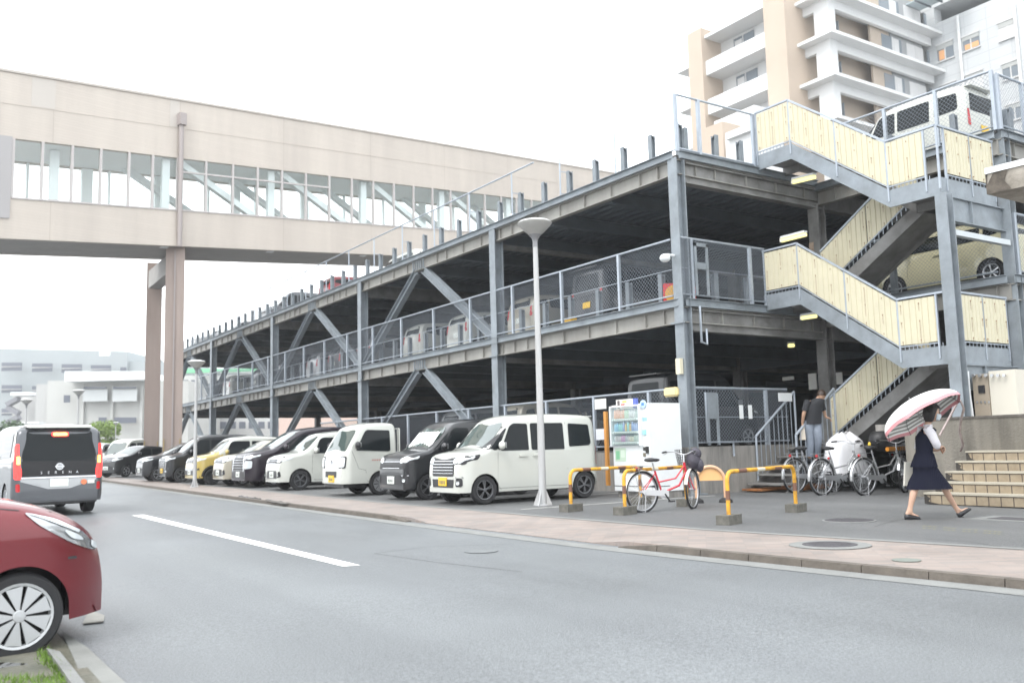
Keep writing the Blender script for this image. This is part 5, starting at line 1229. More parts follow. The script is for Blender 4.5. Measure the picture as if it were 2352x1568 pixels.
# ---------------- trees and shrubs
def leaf_mat(name, c): return mat(name, c, .6, 0, .5, 1.2, dirt=tuple(k*.45 for k in c))
bark = mat('tree_bark', (.10, .08, .06), .9)
def tree(name, label, base, h, r, n, lm, seed, squash=.8, cat='tree', leaf=.12):
    random.seed(seed); o = thing(name, label, cat, base)
    b = MB(); base = V(base); lobes = []
    b.tube([base, base+V((.03*h, 0, h*.3)), base+V((0, .04*h, h*.62))], .1, 7, rad_=[h*.03, h*.022, h*.012])
    for k in range(9):
        a = k*2.4+random.random(); e = base+V((cos(a)*r*.6, sin(a)*r*.6, h*(.45+.45*random.random()))); b.tube([base+V((0, 0, h*(.2+.03*k))), base.lerp(e, .6)+V((0, 0, h*.12)), e], .03, 5, rad_=[h*.014, h*.009, h*.003]); lobes.append((e, r*random.uniform(.30, .5)))
    b.build('trunk', bark, o, smooth=50)
    lobes.append((base+V((0, 0, h*.85)), r*.45)); b = MB()
    for k in range(n):
        c, rr_ = random.choice(lobes); d = V((random.gauss(0, 1), random.gauss(0, 1), random.gauss(0, 1))).normalized(); p = c+V((d.x, d.y, d.z*squash))*rr_*random.random()**.45
        s_ = leaf*random.uniform(.6, 1.3); x = V((random.gauss(0, 1), random.gauss(0, 1), random.gauss(0, .6))).normalized(); y = x.cross(V((random.gauss(0, 1), random.gauss(0, 1), random.gauss(0, 1)))).normalized()
        b.add([p-x*s_, p+y*s_*.5, p+x*s_, p-y*s_*.5], [(0, 1, 2, 3)])
    b.build('crown', lm, o, fix=False); return o
lg = leaf_mat('light_green_leaves', (.17, .26, .03)); dg = leaf_mat('dark_green_leaves', (.06, .11, .04))
q = PD(225, 1066, 95); tree('street_tree', 'bright green bushy tree in front of the white building', (q.x, q.y, gz(q.x)), 4.6, 2.4, 4200, lg, 5, leaf=.16)
q = PD(155, 1066, 97); tree('street_tree', 'small bright green tree just left of the bigger one, above the grey van', (q.x, q.y, gz(q.x)), 3.4, 1.7, 2200, lg, 9, leaf=.15)
q = PD(12, 1066, 85); tree('street_tree', 'dark green tree at the far left edge behind the van', (q.x, q.y, gz(q.x)), 4.4, 2.6, 3800, dg, 6, leaf=.15)

# ---------------- street lamps
pole_m = mat('pale_lamp_pole', (.46, .47, .48), .45, .2, .12, 2, streak=True, dirt=(.33, .32, .31)); shade_m = mat('lamp_bowl', (.36, .355, .34), .35, .1, .1, 6)
def street_lamp(label, base, h, s=1., det=True, tilt=0., pm=None):
    o = thing('street_lamp', label, 'street lamp', base); x, y, z = base
    b = MB(); b.tube([(x, y, z), (x, y, z+h*.35), (x, y, z+h)], .07, 14, rad_=[.078*s, .066*s, .050*s]); b.build('pole', pm or pole_m, o, smooth=40)
    b = MB(); b.lathe([(.17*s, 0), (.17*s, .015), (.09*s, .02)], (x, y, z), n=20)
    for k in range(4):
        a = k*pi/2+.5; d = V((cos(a), sin(a), 0)); b.prism([V((x, y, z))+d*.08*s, V((x, y, z))+d*.20*s, V((x, y, z+.28*s))+d*.08*s], V((-d.y, d.x, 0))*.012)
    b.build('base_plate', pm or pole_m, o)
    zt_ = z+h; b = MB(); b.lathe([(.052*s, 0), (.055*s, .02), (.05*s, .10*s), (.065*s, .17*s), (.125*s, .25*s), (.115*s, .27*s)], (x, y, zt_), n=20); b.build('lamp_neck', mat('lamp_neck_grey', (.24, .24, .25), .4, .4), o, smooth=40)
    b = MB(); b.lathe([(.11*s, .24*s), (.20*s, .32*s), (.28*s, .40*s), (.335*s, .465*s), (.34*s, .485*s), (.33*s, .50*s)], (x, y, zt_), n=32); b.build('lamp_bowl', shade_m, o, smooth=40)
    b = MB(); b.lathe([(.335*s, .475*s), (.30*s, .52*s), (.18*s, .55*s), (.0001, .56*s)], (x, y, zt_), n=32); b.build('lamp_cap', white_metal, o, smooth=40)
    return o
p = PD(1247, 1160, 17.4); street_lamp('tall pale street lamp standing in front of the white kei wagon', (p.x, p.y, gz(p.x)), 5.02)
p = PD(448, 1060, 30); street_lamp('street lamp in front of the far end of the garage by the bridge pillar', (p.x, p.y, gz(p.x)), 3.72, .85)
p = PD(176, 1060, 70); street_lamp('distant street lamp in front of the white building', (p.x, p.y, gz(p.x)), 5.4, 1.3)
p = PD(56, 1060, 70); street_lamp('distant street lamp at the far left', (p.x, p.y, gz(p.x)), 4.8, 1.3)
p = PD(264, 1060, 90); street_lamp('slender distant lamp post right of the green tree', (p.x, p.y, gz(p.x)), 3.9, .8)
# ================================================================ CARS ON THE DECKS
DK1 = 'cars parked on the middle deck of the garage'; DK2 = 'vehicles parked on the roof deck of the garage'
def at(car, x, y, z, rz): car.location = (x, y, z); car.rotation_euler = (0, 0, rz); return car
at(kei_van('kei_wagon', 'white van parked on the upper deck behind the wire fence, nose to the left', 'van', white_p, 2, group=DK2, rim=alu, style='single', H=1.74), 1.95, 6.3, 7.42, pi)
at(wagon('hatchback', 'cream compact car on the middle deck behind the stair post', 'car', cream_p, 1.5, alu, 'single', plate_y, group=DK1, hood=.02), 2.75, 6.1, 4.34, pi)
at(wagon('hatchback', 'silver car on the middle deck at the right edge behind the wire fence', 'car', silver_p, 1.5, alu, 'single', plate_w, group=DK1), 2.9, 9.8, 4.34, pi)
at(wagon('hatchback', 'pearl white hatchback with its tail to the middle deck fence, right of the first brace', 'car', white_p, 1.5, alu, 'single', plate_w, group=DK1), -12.0, 2.9, 4.22, pi/2)
at(wagon('hatchback', 'pearl white car on the middle deck behind the right leg of the first brace', 'car', white_p, 1.55, alu, 'twin', plate_w, group=DK1), -15.3, 2.9, 4.22, pi/2)
at(wagon('hatchback', 'beige car on the middle deck just left of the street lamp', 'car', beige_p, 1.5, alu, 'single', plate_w, group=DK1), -8.2, 2.9, 4.22, pi/2)
at(kei_van('kei_wagon', 'black tall car on the middle deck just right of the street lamp', 'car', black_p, 1, group=DK1, rim=alu, style='single'), -4.9, 2.9, 4.22, pi/2)
for i, (x, p_, lab, h_) in enumerate(((-19.6, silver_p, 'silver car on the middle deck between the second and third columns', 1.5), (-22.6, slate_p, 'grey car on the middle deck left of the silver one', 1.55), (-25.2, silver_p, 'light grey car on the middle deck just right of the fourth column', 1.5), (-29.5, black_p, 'black car on the middle deck left of the fourth column', 1.6), (-33.2, slate_p, 'dark grey car far along the middle deck', 1.5), (-38.5, white_p, 'white car far along the middle deck near its open end', 1.5), (-42, black_p, 'black car at the open end of the middle deck', 1.5))):
    at(wagon('hatchback', lab, 'car', p_, h_, alu, 'single', plate_w, group=DK1), x, 2.9, 4.22, pi/2)
at(wagon('sedan', 'low white car on the roof deck above the second column', 'car', white_p, 1.45, alu, 'single', plate_w, L=4.4, W=1.7, group=DK2, rake=.2), -18.6, 3.0, Z2-.06, pi*.98)
at(wagon('hatchback', 'red car on the roof deck left of the low white one', 'car', red_p, 1.5, alu, 'single', plate_w, group=DK2), -24.2, 3.1, Z2-.06, pi/2)
at(kei_van('kei_wagon', 'grey tall van on the roof deck with sky behind it', 'van', slate_p, 1, group=DK2, rim=alu, style='single', H=1.9), -31.2, 2.6, Z2-.06, -pi/2)
at(wagon('hatchback', 'dark car on the roof deck near the far end of the garage', 'car', slate_p, 1.6, alu, 'single', plate_w, group=DK2), -40.5, 2.9, Z2-.06, -pi/2)
at(wagon('hatchback', 'grey car on the roof deck just above the far street lamp', 'car', silver_p, 1.5, alu, 'single', plate_w, group=DK2), -44.2, 2.4, Z2-.06, -pi/2)
# cars inside the ground floor, only their tops show over the fence
GF = 'cars parked inside the ground floor of the garage'
at(kei_van('kei_wagon', 'black van inside the ground floor behind the white kei wagon', 'van', black_p, 1, group=GF, rim=alu, style='single', H=1.9), -2.4, 2.6, .95, pi/2)
at(wagon('hatchback', 'beige car inside the ground floor behind the black kei wagon', 'car', beige_p, 1.5, alu, 'single', plate_w, group=GF), -8.6, 2.6, .95, pi/2)
at(wagon('hatchback', 'silver car inside the ground floor behind the flatbed truck', 'car', silver_p, 1.5, alu, 'single', plate_w, group=GF), -12.4, 2.8, .95, pi/2)
# blue and white vehicles far down the street
FS = 'vehicles far down the street at the left'
q = PD(238, 1072, 52); o = kei_truck('kei_truck', 'distant pale truck with a blue load at the far end of the street', silver_p, FS); at(o, q.x, q.y, gz(q.x)-.05, rad(-40))
b = MB(); b.box((.1, -.66, .75), (-1.5, .66, 1.6)); b.sphere((-.7, 0, 1.6), .6, 12, 6, (1.2, 1, .3)); tarp = b.build('blue_tarpaulin', mat('blue_tarp', (.10, .30, .62), .5, 0, .2, 3), o, local=True, smooth=30)
q = PD(292, 1072, 50); at(kei_van('kei_wagon', 'distant white van at the far end of the street by the pillar', 'van', white_p, 2, group=FS, rim=alu, style='single', H=1.95), q.x, q.y, gz(q.x)-.05, rad(-55))

# ================================================================ STREET OBJECTS
# vending machine
vm = thing('vending_machine', 'white drinks vending machine with three rows of samples beside the steel corner column', 'vending machine', (-.16, -1.05, 0))
X0, X1, Y0, Y1, ZT = -.78, .40, -1.50, -.62, 1.95
b = MB(); b.box((X0, Y0+.03, .14), (X1, Y1, ZT)); bd = b.build('cabinet', white_metal, vm)
b = MB(); b.box((X0+.02, Y0+.08, 0), (X1-.02, Y1-.02, .13)); b.build('plinth', concrete, vm); b = MB(); b.box((X0, Y0-.003, .235), (X1+.003, Y0+.5, .25)); b.build('kick_plate_gap', gap_m, vm)
b = MB(); b.box((X0+.01, Y0, .14), (X1, Y0+.028, ZT)); b.build('door', white_metal, vm)
dx0, dx1 = X0+.08, X1-.26; rows = [(1.66, 1.87), (1.39, 1.60), (1.17, 1.32)]
b = MB(); b.box((dx0-.02, Y0-.006, 1.09), (dx1+.02, Y0-.001, 1.90)); b.build('display_back', mat('display_back', (.42, .47, .52), .3), vm)
random.seed(5); pal = [[(.65, .25, .12), (.60, .30, .20), (.35, .50, .35), (.50, .50, .52), (.30, .40, .38)], [(.20, .48, .70), (.25, .60, .62), (.65, .42, .15), (.60, .58, .50), (.25, .35, .65), (.60, .20, .15)], [(.50, .45, .48), (.50, .20, .42), (.35, .35, .42), (.55, .50, .40), (.42, .50, .45)]]
cm = {}
for r_, (z0, z1) in enumerate(rows):
    n = 11
    for i in range(n):
        c = pal[r_][(i*len(pal[r_]))//n if random.random() < .8 else random.randrange(len(pal[r_]))]; c = tuple(v*.62+.20 for v in c); k = 'drink_%d%d%d' % tuple(int(v*100) for v in c)
        x = dx0+.04+(dx1-dx0-.08)*(i+.5)/n; hh = (z1-z0)*random.uniform(.74, .96)
        b = MB(); b.lathe([(.026, 0), (.030, .01), (.030, hh*.72), (.018, hh*.86), (.012, hh)], (x, Y0-.035, z0), n=10); b.build('drink_sample', mat(k, c, .35), vm, smooth=40)
    b = MB(); b.box((dx0, Y0-.075, z0-.05), (dx1, Y0-.006, z0-.005)); s_ = b.build('shelf', white_metal, vm)
    for i in range(n):
        x = dx0+.04+(dx1-dx0-.08)*(i+.5)/n; b = MB(); b.box((x-.018, Y0-.079, z0-.042), (x+.018, Y0-.075, z0-.022)); b.build('price_button', mat('button_grey', (.30, .34, .30), .5), s_)
b = MB(); b.box((dx0-.01, Y0-.085, 1.09), (dx1+.01, Y0-.080, 1.90)); b.build('display_glass', gm, vm)
b = MB(); b.box((X0+.02, Y0-.09, 1.08), (dx0-.02, Y0-.001, 1.90)); b.box((dx1+.02, Y0-.09, 1.08), (dx1+.05, Y0-.001, 1.90)); b.box((X0+.02, Y0-.09, 1.90), (dx1+.05, Y0-.001, 1.93)); b.build('display_frame', white_metal, vm)
def plaque(x0, x1, z0, z1, c, nm, d=.006, yy=Y0, par=vm):
    b = MB(); b.box((x0, yy-d, z0), (x1, yy-.0005, z1)); return b.build(nm, mat('p_%02d%02d%02d' % tuple(int(v*99) for v in c), c, .5), par)
plaque(X1-.20, X1-.13, .98, 1.05, (.05, .05, .05), 'coin_slot', .02); plaque(X1-.21, X1-.14, .86, .93, (.18, .16, .12), 'coin_return', .02); plaque(X1-.11, X1-.04, .92, 1.06, (.03, .03, .03), 'bill_reader', .03)
plaque(X1-.18, X1-.10, 1.30, 1.40, (.30, .62, .70), 'card_reader', .03)
pst = plaque(X0+.07, X0+.42, .76, 1.04, (.50, .62, .50), 'poster', .004); plaque(X0+.10, X0+.22, .80, .98, (.22, .50, .30), 'poster_print', .006, par=pst); plaque(X0+.26, X0+.38, .84, 1.0, (.60, .70, .60), 'poster_print', .006, par=pst)
plaque(X0+.20, X1-.24, .52, .66, (.06, .06, .065), 'delivery_flap', .012)
sg_ = plaque(X0+.22, X1-.40, 1.86, 2.06, (.72, .70, .66), 'top_sign', .05); plaque(X0+.26, X0+.34, 1.88, 2.04, (.12, .10, .10), 'sign_print', .053, par=sg_); plaque(X0+.37, X0+.50, 1.89, 1.97, (.65, .12, .10), 'sign_print', .053, par=sg_); plaque(X0+.42, X0+.56, 1.99, 2.03, (.65, .50, .10), 'sign_print', .053, par=sg_)
plaque(X1-.41, X1-.31, 1.86, 2.06, (.10, .14, .45), 'top_sign', .06); b = MB(); b.lathe([(.085, 0), (.085, .02)], (X1-.14, Y0-.03, 1.93), 'y', 24); rs = b.build('round_sign', mat('round_blue', (.45, .60, .78), .5), vm); plaque(X1-.18, X1-.10, 1.90, 1.96, (.08, .22, .50), 'sign_print', .036, par=rs)
plaque(X1-.20, X1-.06, 1.58, 1.66, (.30, .50, .75), 'sticker', .004); plaque(X1-.20, X1-.06, 1.36, 1.50, (.62, .66, .70), 'sticker', .004)
pa_, pb_ = PY(1532, 912, -.1), PY(1562, 888, -.1); b = MB(); b.box((pa_.x, -.22, pa_.z), (pb_.x, .02, pb_.z)); yb = b.build('lamp_box', mat('pale_yellow_lamp', (.70, .58, .30), .4), None); tag(yb, 'yellow lamp box on the fence rail above the vending machine', 'lamp box')
# smooth rounded edge
bm_ = bmesh.new(); bm_.from_mesh(yb.data); bmesh.ops.bevel(bm_, geom=bm_.edges[:], offset=.035, segments=3, affect='EDGES'); bm_.to_mesh(yb.data); bm_.free()
# notices and orange guard post beside the white wagon
def sheetobj(u0, v0, u1, v1, y, c, lab, nm='notice', d=.01):
    a, c2 = PY(u0, v1, y), PY(u1, v1, y); t_ = PY(u0, v0, y); b = MB(); b.box((a.x, y-d, a.z), (c2.x, y, t_.z)); return tag(b.build(nm, mat('n_%02d%02d%02d' % tuple(int(v*99) for v in c), c, .6)), lab, 'notice')
sheetobj(1367, 917, 1393, 940, -.22, (.70, .70, .66), 'blank white notice on the fence left of the vending machine')
sheetobj(1370, 985, 1390, 1010, -.22, (.62, .64, .68), 'small printed notice under the blank one beside the orange post')
b = MB(); a = PY(1398, 1065, -.35); t_ = PY(1390, 945, -.35); b.box((a.x-.045, -.42, a.z-.5), (a.x+.045, -.35, t_.z)); tag(b.build('guard_post', mat('orange_guard', (.60, .27, .06), .5, 0, .15, 8)), 'upright orange protective post between the white wagon and the vending machine', 'guard post')
sheetobj(2326-108, 0, 2240, 10, 60, (.6, .6, .6), 'x') if False else None
for (u0, u1, lab) in ((2216, 2228, 'narrow white tag on the side fence, left of a slanted one'), (2243, 2252, 'narrow slanted white tag on the side fence')):
    uu0 = u0*.766; p = PX(uu0, 1230*.7664 if False else 942, .16); b = MB(); b.box((.165, p.y, 1.62), (.175, p.y+.12, 1.93)); tag(b.build('tag', white_metal), lab, 'tag')
p = PX(1790, 908, .16); b = MB(); b.box((.165, p.y-.05, 2.02), (.18, p.y+.42, 2.22)); tag(b.build('sign_plate', white_metal), 'white plate at the right end of the side fence', 'sign plate')
# conduit frame beside the corner column
cf = thing('conduit_frame', 'grey perforated cable frame on the fence right of the corner column', 'cable frame', (.2, .45, 1.0))
b = MB()
for y in (.42, .72): b.box((.16, y-.03, 1.05), (.20, y+.03, 2.18))
b.box((.165, .42, 1.62), (.19, .72, 2.2)); b.build('frame', steel, cf)
b = MB(); b.tube([(.2, .35, 2.2), (.2, .35, 1.12), (.2, 1.15, 1.10), (.2, 1.15, .80)], .025); b.tube([(.24, .28, 4.1), (.24, .28, 3.3), (.24, .45, 3.25), (.24, .45, 3.6)], .028); b.build('conduit', pipe, cf, smooth=50)
cf2 = thing('conduit_frame', 'grey cable frame on the middle deck fence right of the corner column', 'cable frame', (.2, .45, 4.3))
b = MB()
for y in (.30, .66): b.box((.14, y-.03, 4.35), (.18, y+.03, 5.55))
b.box((.145, .30, 4.95), (.17, .66, 5.1)); b.box((.14, .27, 5.46), (.18, .69, 5.54))
b.build('frame', steel, cf2)
b = MB(); b.sphere((-.05, -.42, 5.16), .12, 14, 8, (1, 1, .8)); b.tube([(-.05, -.14, 5.24), (-.05, -.36, 5.24)], .03); o = b.build('dome_camera', white_metal, smooth=50); tag(o, 'white dome camera on the corner column above the middle deck fence', 'camera')
b = MB(); p = PY(1560, 840, -.2); b.box((p.x-.07, -.24, p.z-.18), (p.x+.07, -.15, p.z+.16)); tag(b.build('junction_box', mat('cream_box', (.60, .56, .42), .5)), 'small cream junction box on the left of the corner column', 'junction box')
# two traffic cones lying by the middle deck fence, a yellow wheel chock
orm = mat('cone_red', (.75, .06, .06), .5)
def cone(p, rz, lab, sc_=1.):
    o = thing('traffic_cone', lab, 'traffic cone', p); R3 = Matrix.Rotation(rz, 3, 'Z') @ Matrix.Rotation(rad(82), 3, 'X'); b = MB()
    b.lathe([(.19*sc_, 0), (.15*sc_, .03), (.03*sc_, .62*sc_), (.0001, .63*sc_)], p, n=24, M=R3); b.build('cone', orm, o, smooth=40)
    b = MB(); pts = [(-.2, -.2, -.02), (.2, -.2, -.02), (.2, .2, -.02), (-.2, .2, -.02)]; b.prism([V(p)+R3 @ V(q)*sc_ for q in pts], R3 @ V((0, 0, .03))); b.build('base', orm, o)
    b = MB(); b.lathe([(.17*sc_, -.03), (.12*sc_, -.032)], p, n=24, M=R3); b.build('rim', mat('cone_yellow', (.8, .45, .08), .5), o)
cone((-.62, .36, 4.50), rad(232), 'red traffic cone lying with its open base towards the street', 1.25); cone((-.22, .42, 4.46), rad(205), 'second red cone lying behind the corner column', .8)
b = MB(); b.box((-4.55, .1, 4.2), (-4.2, .3, 4.42)); tag(b.build('wheel_chock', mat('chock_yellow', (.70, .40, .04), .6)), 'yellow block on the middle deck edge', 'wheel chock')

# barriers: bent pipes with yellow and black bands in concrete feet
ylw = mat('barrier_yellow', (.68, .36, .015), .45, 0, .3, 9, dirt=(.35, .17, .03)); blk = mat('barrier_band', (.16, .075, .05), .5); foot_m = mat('dark_concrete_foot', (.12, .115, .10), .85, 0, .35, 14)
whb = mat('barrier_cream', (.62, .58, .48), .5)
BG = 'bent pipe barriers in concrete feet'
def barrier(a, c, h, lab, low=(.0, .0)):
    a = V(a); c = V(c); d = (c-a); d.z = 0; d.normalize(); n = V((-d.y, d.x, 0)); o = thing('pipe_barrier', lab, 'barrier', a, 0, BG)
    path = [a+V((0, 0, .1))]+[a+V((0, 0, h-.13))]+[a+d*(.13*(1-cos(t)))+V((0, 0, h-.13+.13*sin(t))) for t in (.4, .8, 1.2, 1.57)]
    q = [c+V((0, 0, .1)), c+V((0, 0, h-.13))]+[c-d*(.13*(1-cos(t)))+V((0, 0, h-.13+.13*sin(t))) for t in (.4, .8, 1.2, 1.57)]
    path += q[::-1]
    b = MB(); b.tube(path, .03, 10); b.build('pipe', ylw, o, smooth=50)
    L = (c-a).length
    for i in range(3):   # darker bands over the yellow
        s0 = .25+(L-.5)*(i+.15)/3; b = MB(); b.tube([a+d*s0+V((0, 0, h)), a+d*(s0+(L-.5)/7)+V((0, 0, h))], .0315, 10, False); b.build('band', blk if i != 1 else whb, o, smooth=50)
    for e in (a, c):
        b = MB(); b.tube([e+V((0, 0, .33)), e+V((0, 0, .46))], .0315, 10, False); b.build('band', blk, o, smooth=50)
        b = MB(); b.prism([e+d*(.20*sx)+n*(.10*sy) for sx, sy in ((-1, -1), (1, -1), (1, 1), (-1, 1))], (0, 0, .13)); b.build('concrete_foot', foot_m, o)
barrier(G(1312, 1174), G(1472, 1157), .70, 'yellow pipe barrier nearest the lamp post, beside the white wagon')
barrier(G(1436, 1181), G(1578, 1162), .70, 'yellow pipe barrier behind the red bicycle')
barrier(G(1675, 1203), G(1829, 1175), .72, 'yellow pipe barrier standing alone in front of the parked bicycles')
# rounded pale orange arch barrier
aa, ac = G(1612, 1155), G(1656, 1153); d = (ac-aa).normalized()*1.0; mid = (aa+ac)/2
d = V((.55, .83, 0)).normalized(); aa = mid-d*.27; ac = mid+d*.27
o = thing('arch_barrier', 'rounded pale orange arch barrier with a solid plate near its top', 'barrier', mid)
path = [aa+V((0, 0, .05)), aa+V((0, 0, .40))]+[mid-d*(.27*cos(t))+V((0, 0, .40+.27*sin(t))) for t in [k*pi/12 for k in range(1, 12)]]+[ac+V((0, 0, .40)), ac+V((0, 0, .05))]
b = MB(); b.tube(path, .032, 10); b.build('pipe', mat('pale_orange', (.62, .38, .24), .5), o, smooth=50)
b = MB(); nn = V((-d.y, d.x, 0)); b.prism([mid+nn*.01-d*.24+V((0, 0, .41)), mid+nn*.01+d*.24+V((0, 0, .41))]+[mid+nn*.01+d*(.24*cos(t))+V((0, 0, .41+.24*sin(t))) for t in [k*pi/8 for k in range(1, 8)]], nn*.02); b.build('plate', mat('orange_plate', (.72, .42, .18), .5), o)
for e in (aa, ac): b = MB(); b.lathe([(.13, 0), (.12, .05), (.06, .09)], e, n=16); b.build('rubber_foot', black_rub, o, smooth=40)

# bicycles
def bicycle(name, label, pcol, steer=0., basket=None, group=None, rack=True, fend=alu, saddle_z=.84):
    o = thing(name, label, 'bicycle', (0, 0, 0), 0, group); R_ = .325
    cr, cf_ = V((-.52, 0, R_)), V((.56, 0, R_))
    def wheel(c, yaw):
        w = bpy.data.objects.new('wheel', None); 
        b = MB(); M = Matrix.Rotation(yaw, 3, 'Z')
        ring = [c+M @ V((R_*cos(t), 0, R_*sin(t)+0)) for t in [k*2*pi/40 for k in range(41)]]
        b.tube(ring, .019, 8, False); tr_ = b.build('wheel', black_rub, o, local=True, smooth=60)
        b = MB(); ring = [c+M @ V(((R_-.028)*cos(t), 0, (R_-.028)*sin(t))) for t in [k*2*pi/40 for k in range(41)]]; b.tube(ring, .011, 6, False); b.build('rim', alu, tr_, local=True, smooth=60)
        b = MB()
        for k in range(28):
            t = k*2*pi/28; t2 = t+(.5 if k % 2 else -.5); b.bar(c+M @ V((.03*cos(t2), .018*(1 if k % 4 < 2 else -1), .03*sin(t2))), c+M @ V(((R_-.03)*cos(t), 0, (R_-.03)*sin(t))), .0028)
        b.tube([c+M @ V((0, -.05, 0)), c+M @ V((0, .05, 0))], .022, 8); b.build('spokes', alu, tr_, local=True)
        b = MB(); N = 16; vs = []
        a0, a1 = (rad(10), rad(190)) if c.x < 0 else (rad(20), rad(165))
        for k in range(N+1):
            t = a0+(a1-a0)*k/N
            for yy, rr_ in ((-.028, R_+.022), (0, R_+.034), (.028, R_+.022)): vs.append(c+M @ V((rr_*cos(t), yy, rr_*sin(t))))
        b.add(vs, [(3*k+j, 3*k+j+1, 3*k+j+4, 3*k+j+3) for k in range(N) for j in (0, 1)]); b.build('mudguard', fend, o, local=True, fix=False, smooth=60)
    wheel(cr, 0); wheel(cf_, steer)
    bb = V((-.10, 0, .28)); st_ = V((-.24, 0, .66)); hd = V((.40, 0, .78)); hb = V((.43, 0, .62))
    b = MB(); b.tube([bb, st_], .017); b.tube([hb, hb+V((-.16, 0, -.22)), bb+V((.06, 0, .03)), bb], .019); b.tube([hd+V((.01, 0, -.05)), V((.20, 0, .52)), V((-.18, 0, .47))], .014)
    b.tube([hd, hb], .022)
    for s_ in (-.045, .045): b.tube([bb, cr+V((0, s_, 0))], .010, 6); b.tube([st_+V((.01, 0, -.04)), cr+V((0, s_, 0))], .009, 6); b.tube([hb, V((.47, s_, .52)), cf_+V((0, s_, 0))], .011, 6)
    b.build('frame', pcol, o, local=True, smooth=50)
    b = MB(); b.tube([st_, V((-.28, 0, saddle_z-.05))], .013); b.build('seat_post', alu, o, local=True)
    b = MB(); b.sphere((-.33, 0, saddle_z), .13, 14, 8, (.8, .72, .28)); b.sphere((-.22, 0, saddle_z-.005), .1, 12, 8, (1.0, .32, .28)); b.build('saddle', black_pl, o, local=True, smooth=60)
    M = Matrix.Rotation(steer, 3, 'Z'); H = V((.38, 0, .93))
    pts = [V((-.24, .27, .02)), V((-.10, .25, .03)), V((.04, .16, .03)), V((.05, .04, -.02)), V((.05, -.04, -.02)), V((.04, -.16, .03)), V((-.10, -.25, .03)), V((-.24, -.27, .02))]
    b = MB(); b.tube([H+M @ p for p in pts], .011); b.tube([hd, H+M @ V((.05, 0, -.02))], .013); hbq = b.build('handlebar', alu, o, local=True, smooth=50)
    for i in (0, 7):
        e = pts[i]; e2 = pts[1 if i == 0 else 6]; b = MB(); b.tube([H+M @ e, H+M @ e.lerp(e2, .9)], .017); b.build('grip', black_pl, hbq, local=True); b = MB(); b.tube([H+M @ (e+V((.06, 0, -.035))), H+M @ (e2+V((.04, 0, -.02)))], .006, 5); b.build('brake_lever', alu, hbq, local=True)
    b = MB(); b.lathe([(.085, -.004), (.085, .004)], bb+V((0, -.045, 0)), 'y', 24); b.prism([bb+V((.09, -.055, .05)), bb+V((-.42, -.055, .085)), bb+V((-.46, -.055, .045)), bb+V((-.42, -.055, .0)), bb+V((.09, -.055, -.05))], (0, -.012, 0)); b.build('chain_guard', alu if pcol != MATS.get('bike_red') else mat('pale_guard', (.55, .55, .56), .4), o, local=True)
    b = MB(); b.bar(bb+V((0, -.07, 0)), bb+V((.10, -.07, -.12)), .018); b.bar(bb+V((0, .07, 0)), bb+V((-.10, .07, .12)), .018); b.box(bb+V((.06, -.15, -.135)), bb+V((.14, -.07, -.11))); b.box(bb+V((-.14, .07, .11)), bb+V((-.06, .15, .135))); b.build('pedals', black_pl, o, local=True)
    b = MB(); b.bar(cr+V((.02, -.07, 0)), cr+V((-.03, -.10, -R_+.01)), .012); b.bar(cr+V((.02, .07, 0)), cr+V((-.03, .10, -R_+.01)), .012); b.bar(cr+V((-.03, -.10, -R_+.01)), cr+V((-.03, .10, -R_+.01)), .012); b.build('kickstand', alu, o, local=True)
    if rack:
        b = MB()
        for s_ in (-.06, 0, .06): b.bar(cr+V((.22, s_, .42)), cr+V((-.18, s_, .42)), .008)
        for s_ in (-.06, .06): b.bar(cr+V((-.12, s_, .42)), cr+V((0, s_, 0)), .008)
        b.build('carrier', alu, o, local=True)
    b = MB(); b.sphere(cr+V((-.10, 0, .35+.03)), .028, 8, 6); b.build('rear_reflector', red_l, o, local=True)
    if basket:
        bk = MB(); ctr = H+M @ V((.22, 0, -.06)); x0, x1 = .13, .17; z0, z1 = -.14, .12
        def P_(sx, sy, t): k = .78+.22*t; return ctr+M @ V((sx*.13*k, sy*.17*k, z0+(z1-z0)*t))
        for k in range(7):
            t = k/6
            for (a1, a2) in (((-1, -1), (1, -1)), ((1, -1), (1, 1)), ((1, 1), (-1, 1)), ((-1, 1), (-1, -1))): bk.bar(P_(*a1, t), P_(*a2, t), .005)
        for k in range(9):
            s_ = -1+2*k/8
            for q0 in ((s_, -1), (s_, 1), (-1, s_), (1, s_)): bk.bar(P_(*q0, 0), P_(*q0, 1), .004)
        bk.bar(P_(-1, -1, 0), P_(1, 1, 0), .004); bk.add([P_(-1, -1, 0), P_(1, -1, 0), P_(1, 1, 0), P_(-1, 1, 0)], [(0, 1, 2, 3)]); bk.build('basket', basket, o, local=True)
    return o
bike_red = mat('bike_red', (.55, .02, .04), .3, coat=.6)
BK = 'silver bicycles parked by the small stair'
p = G(1478, 1176); o = bicycle('bicycle', 'red bicycle with a black basket in front of the vending machine', bike_red, rad(30), black_pl, fend=mat('cream_mudguard', (.62, .60, .55), .35)); rz = rad(87); at(o, p.x+.52*cos(rz), p.y+.52*sin(rz), gz(p.x), rz); o.scale = (1.02,)*3
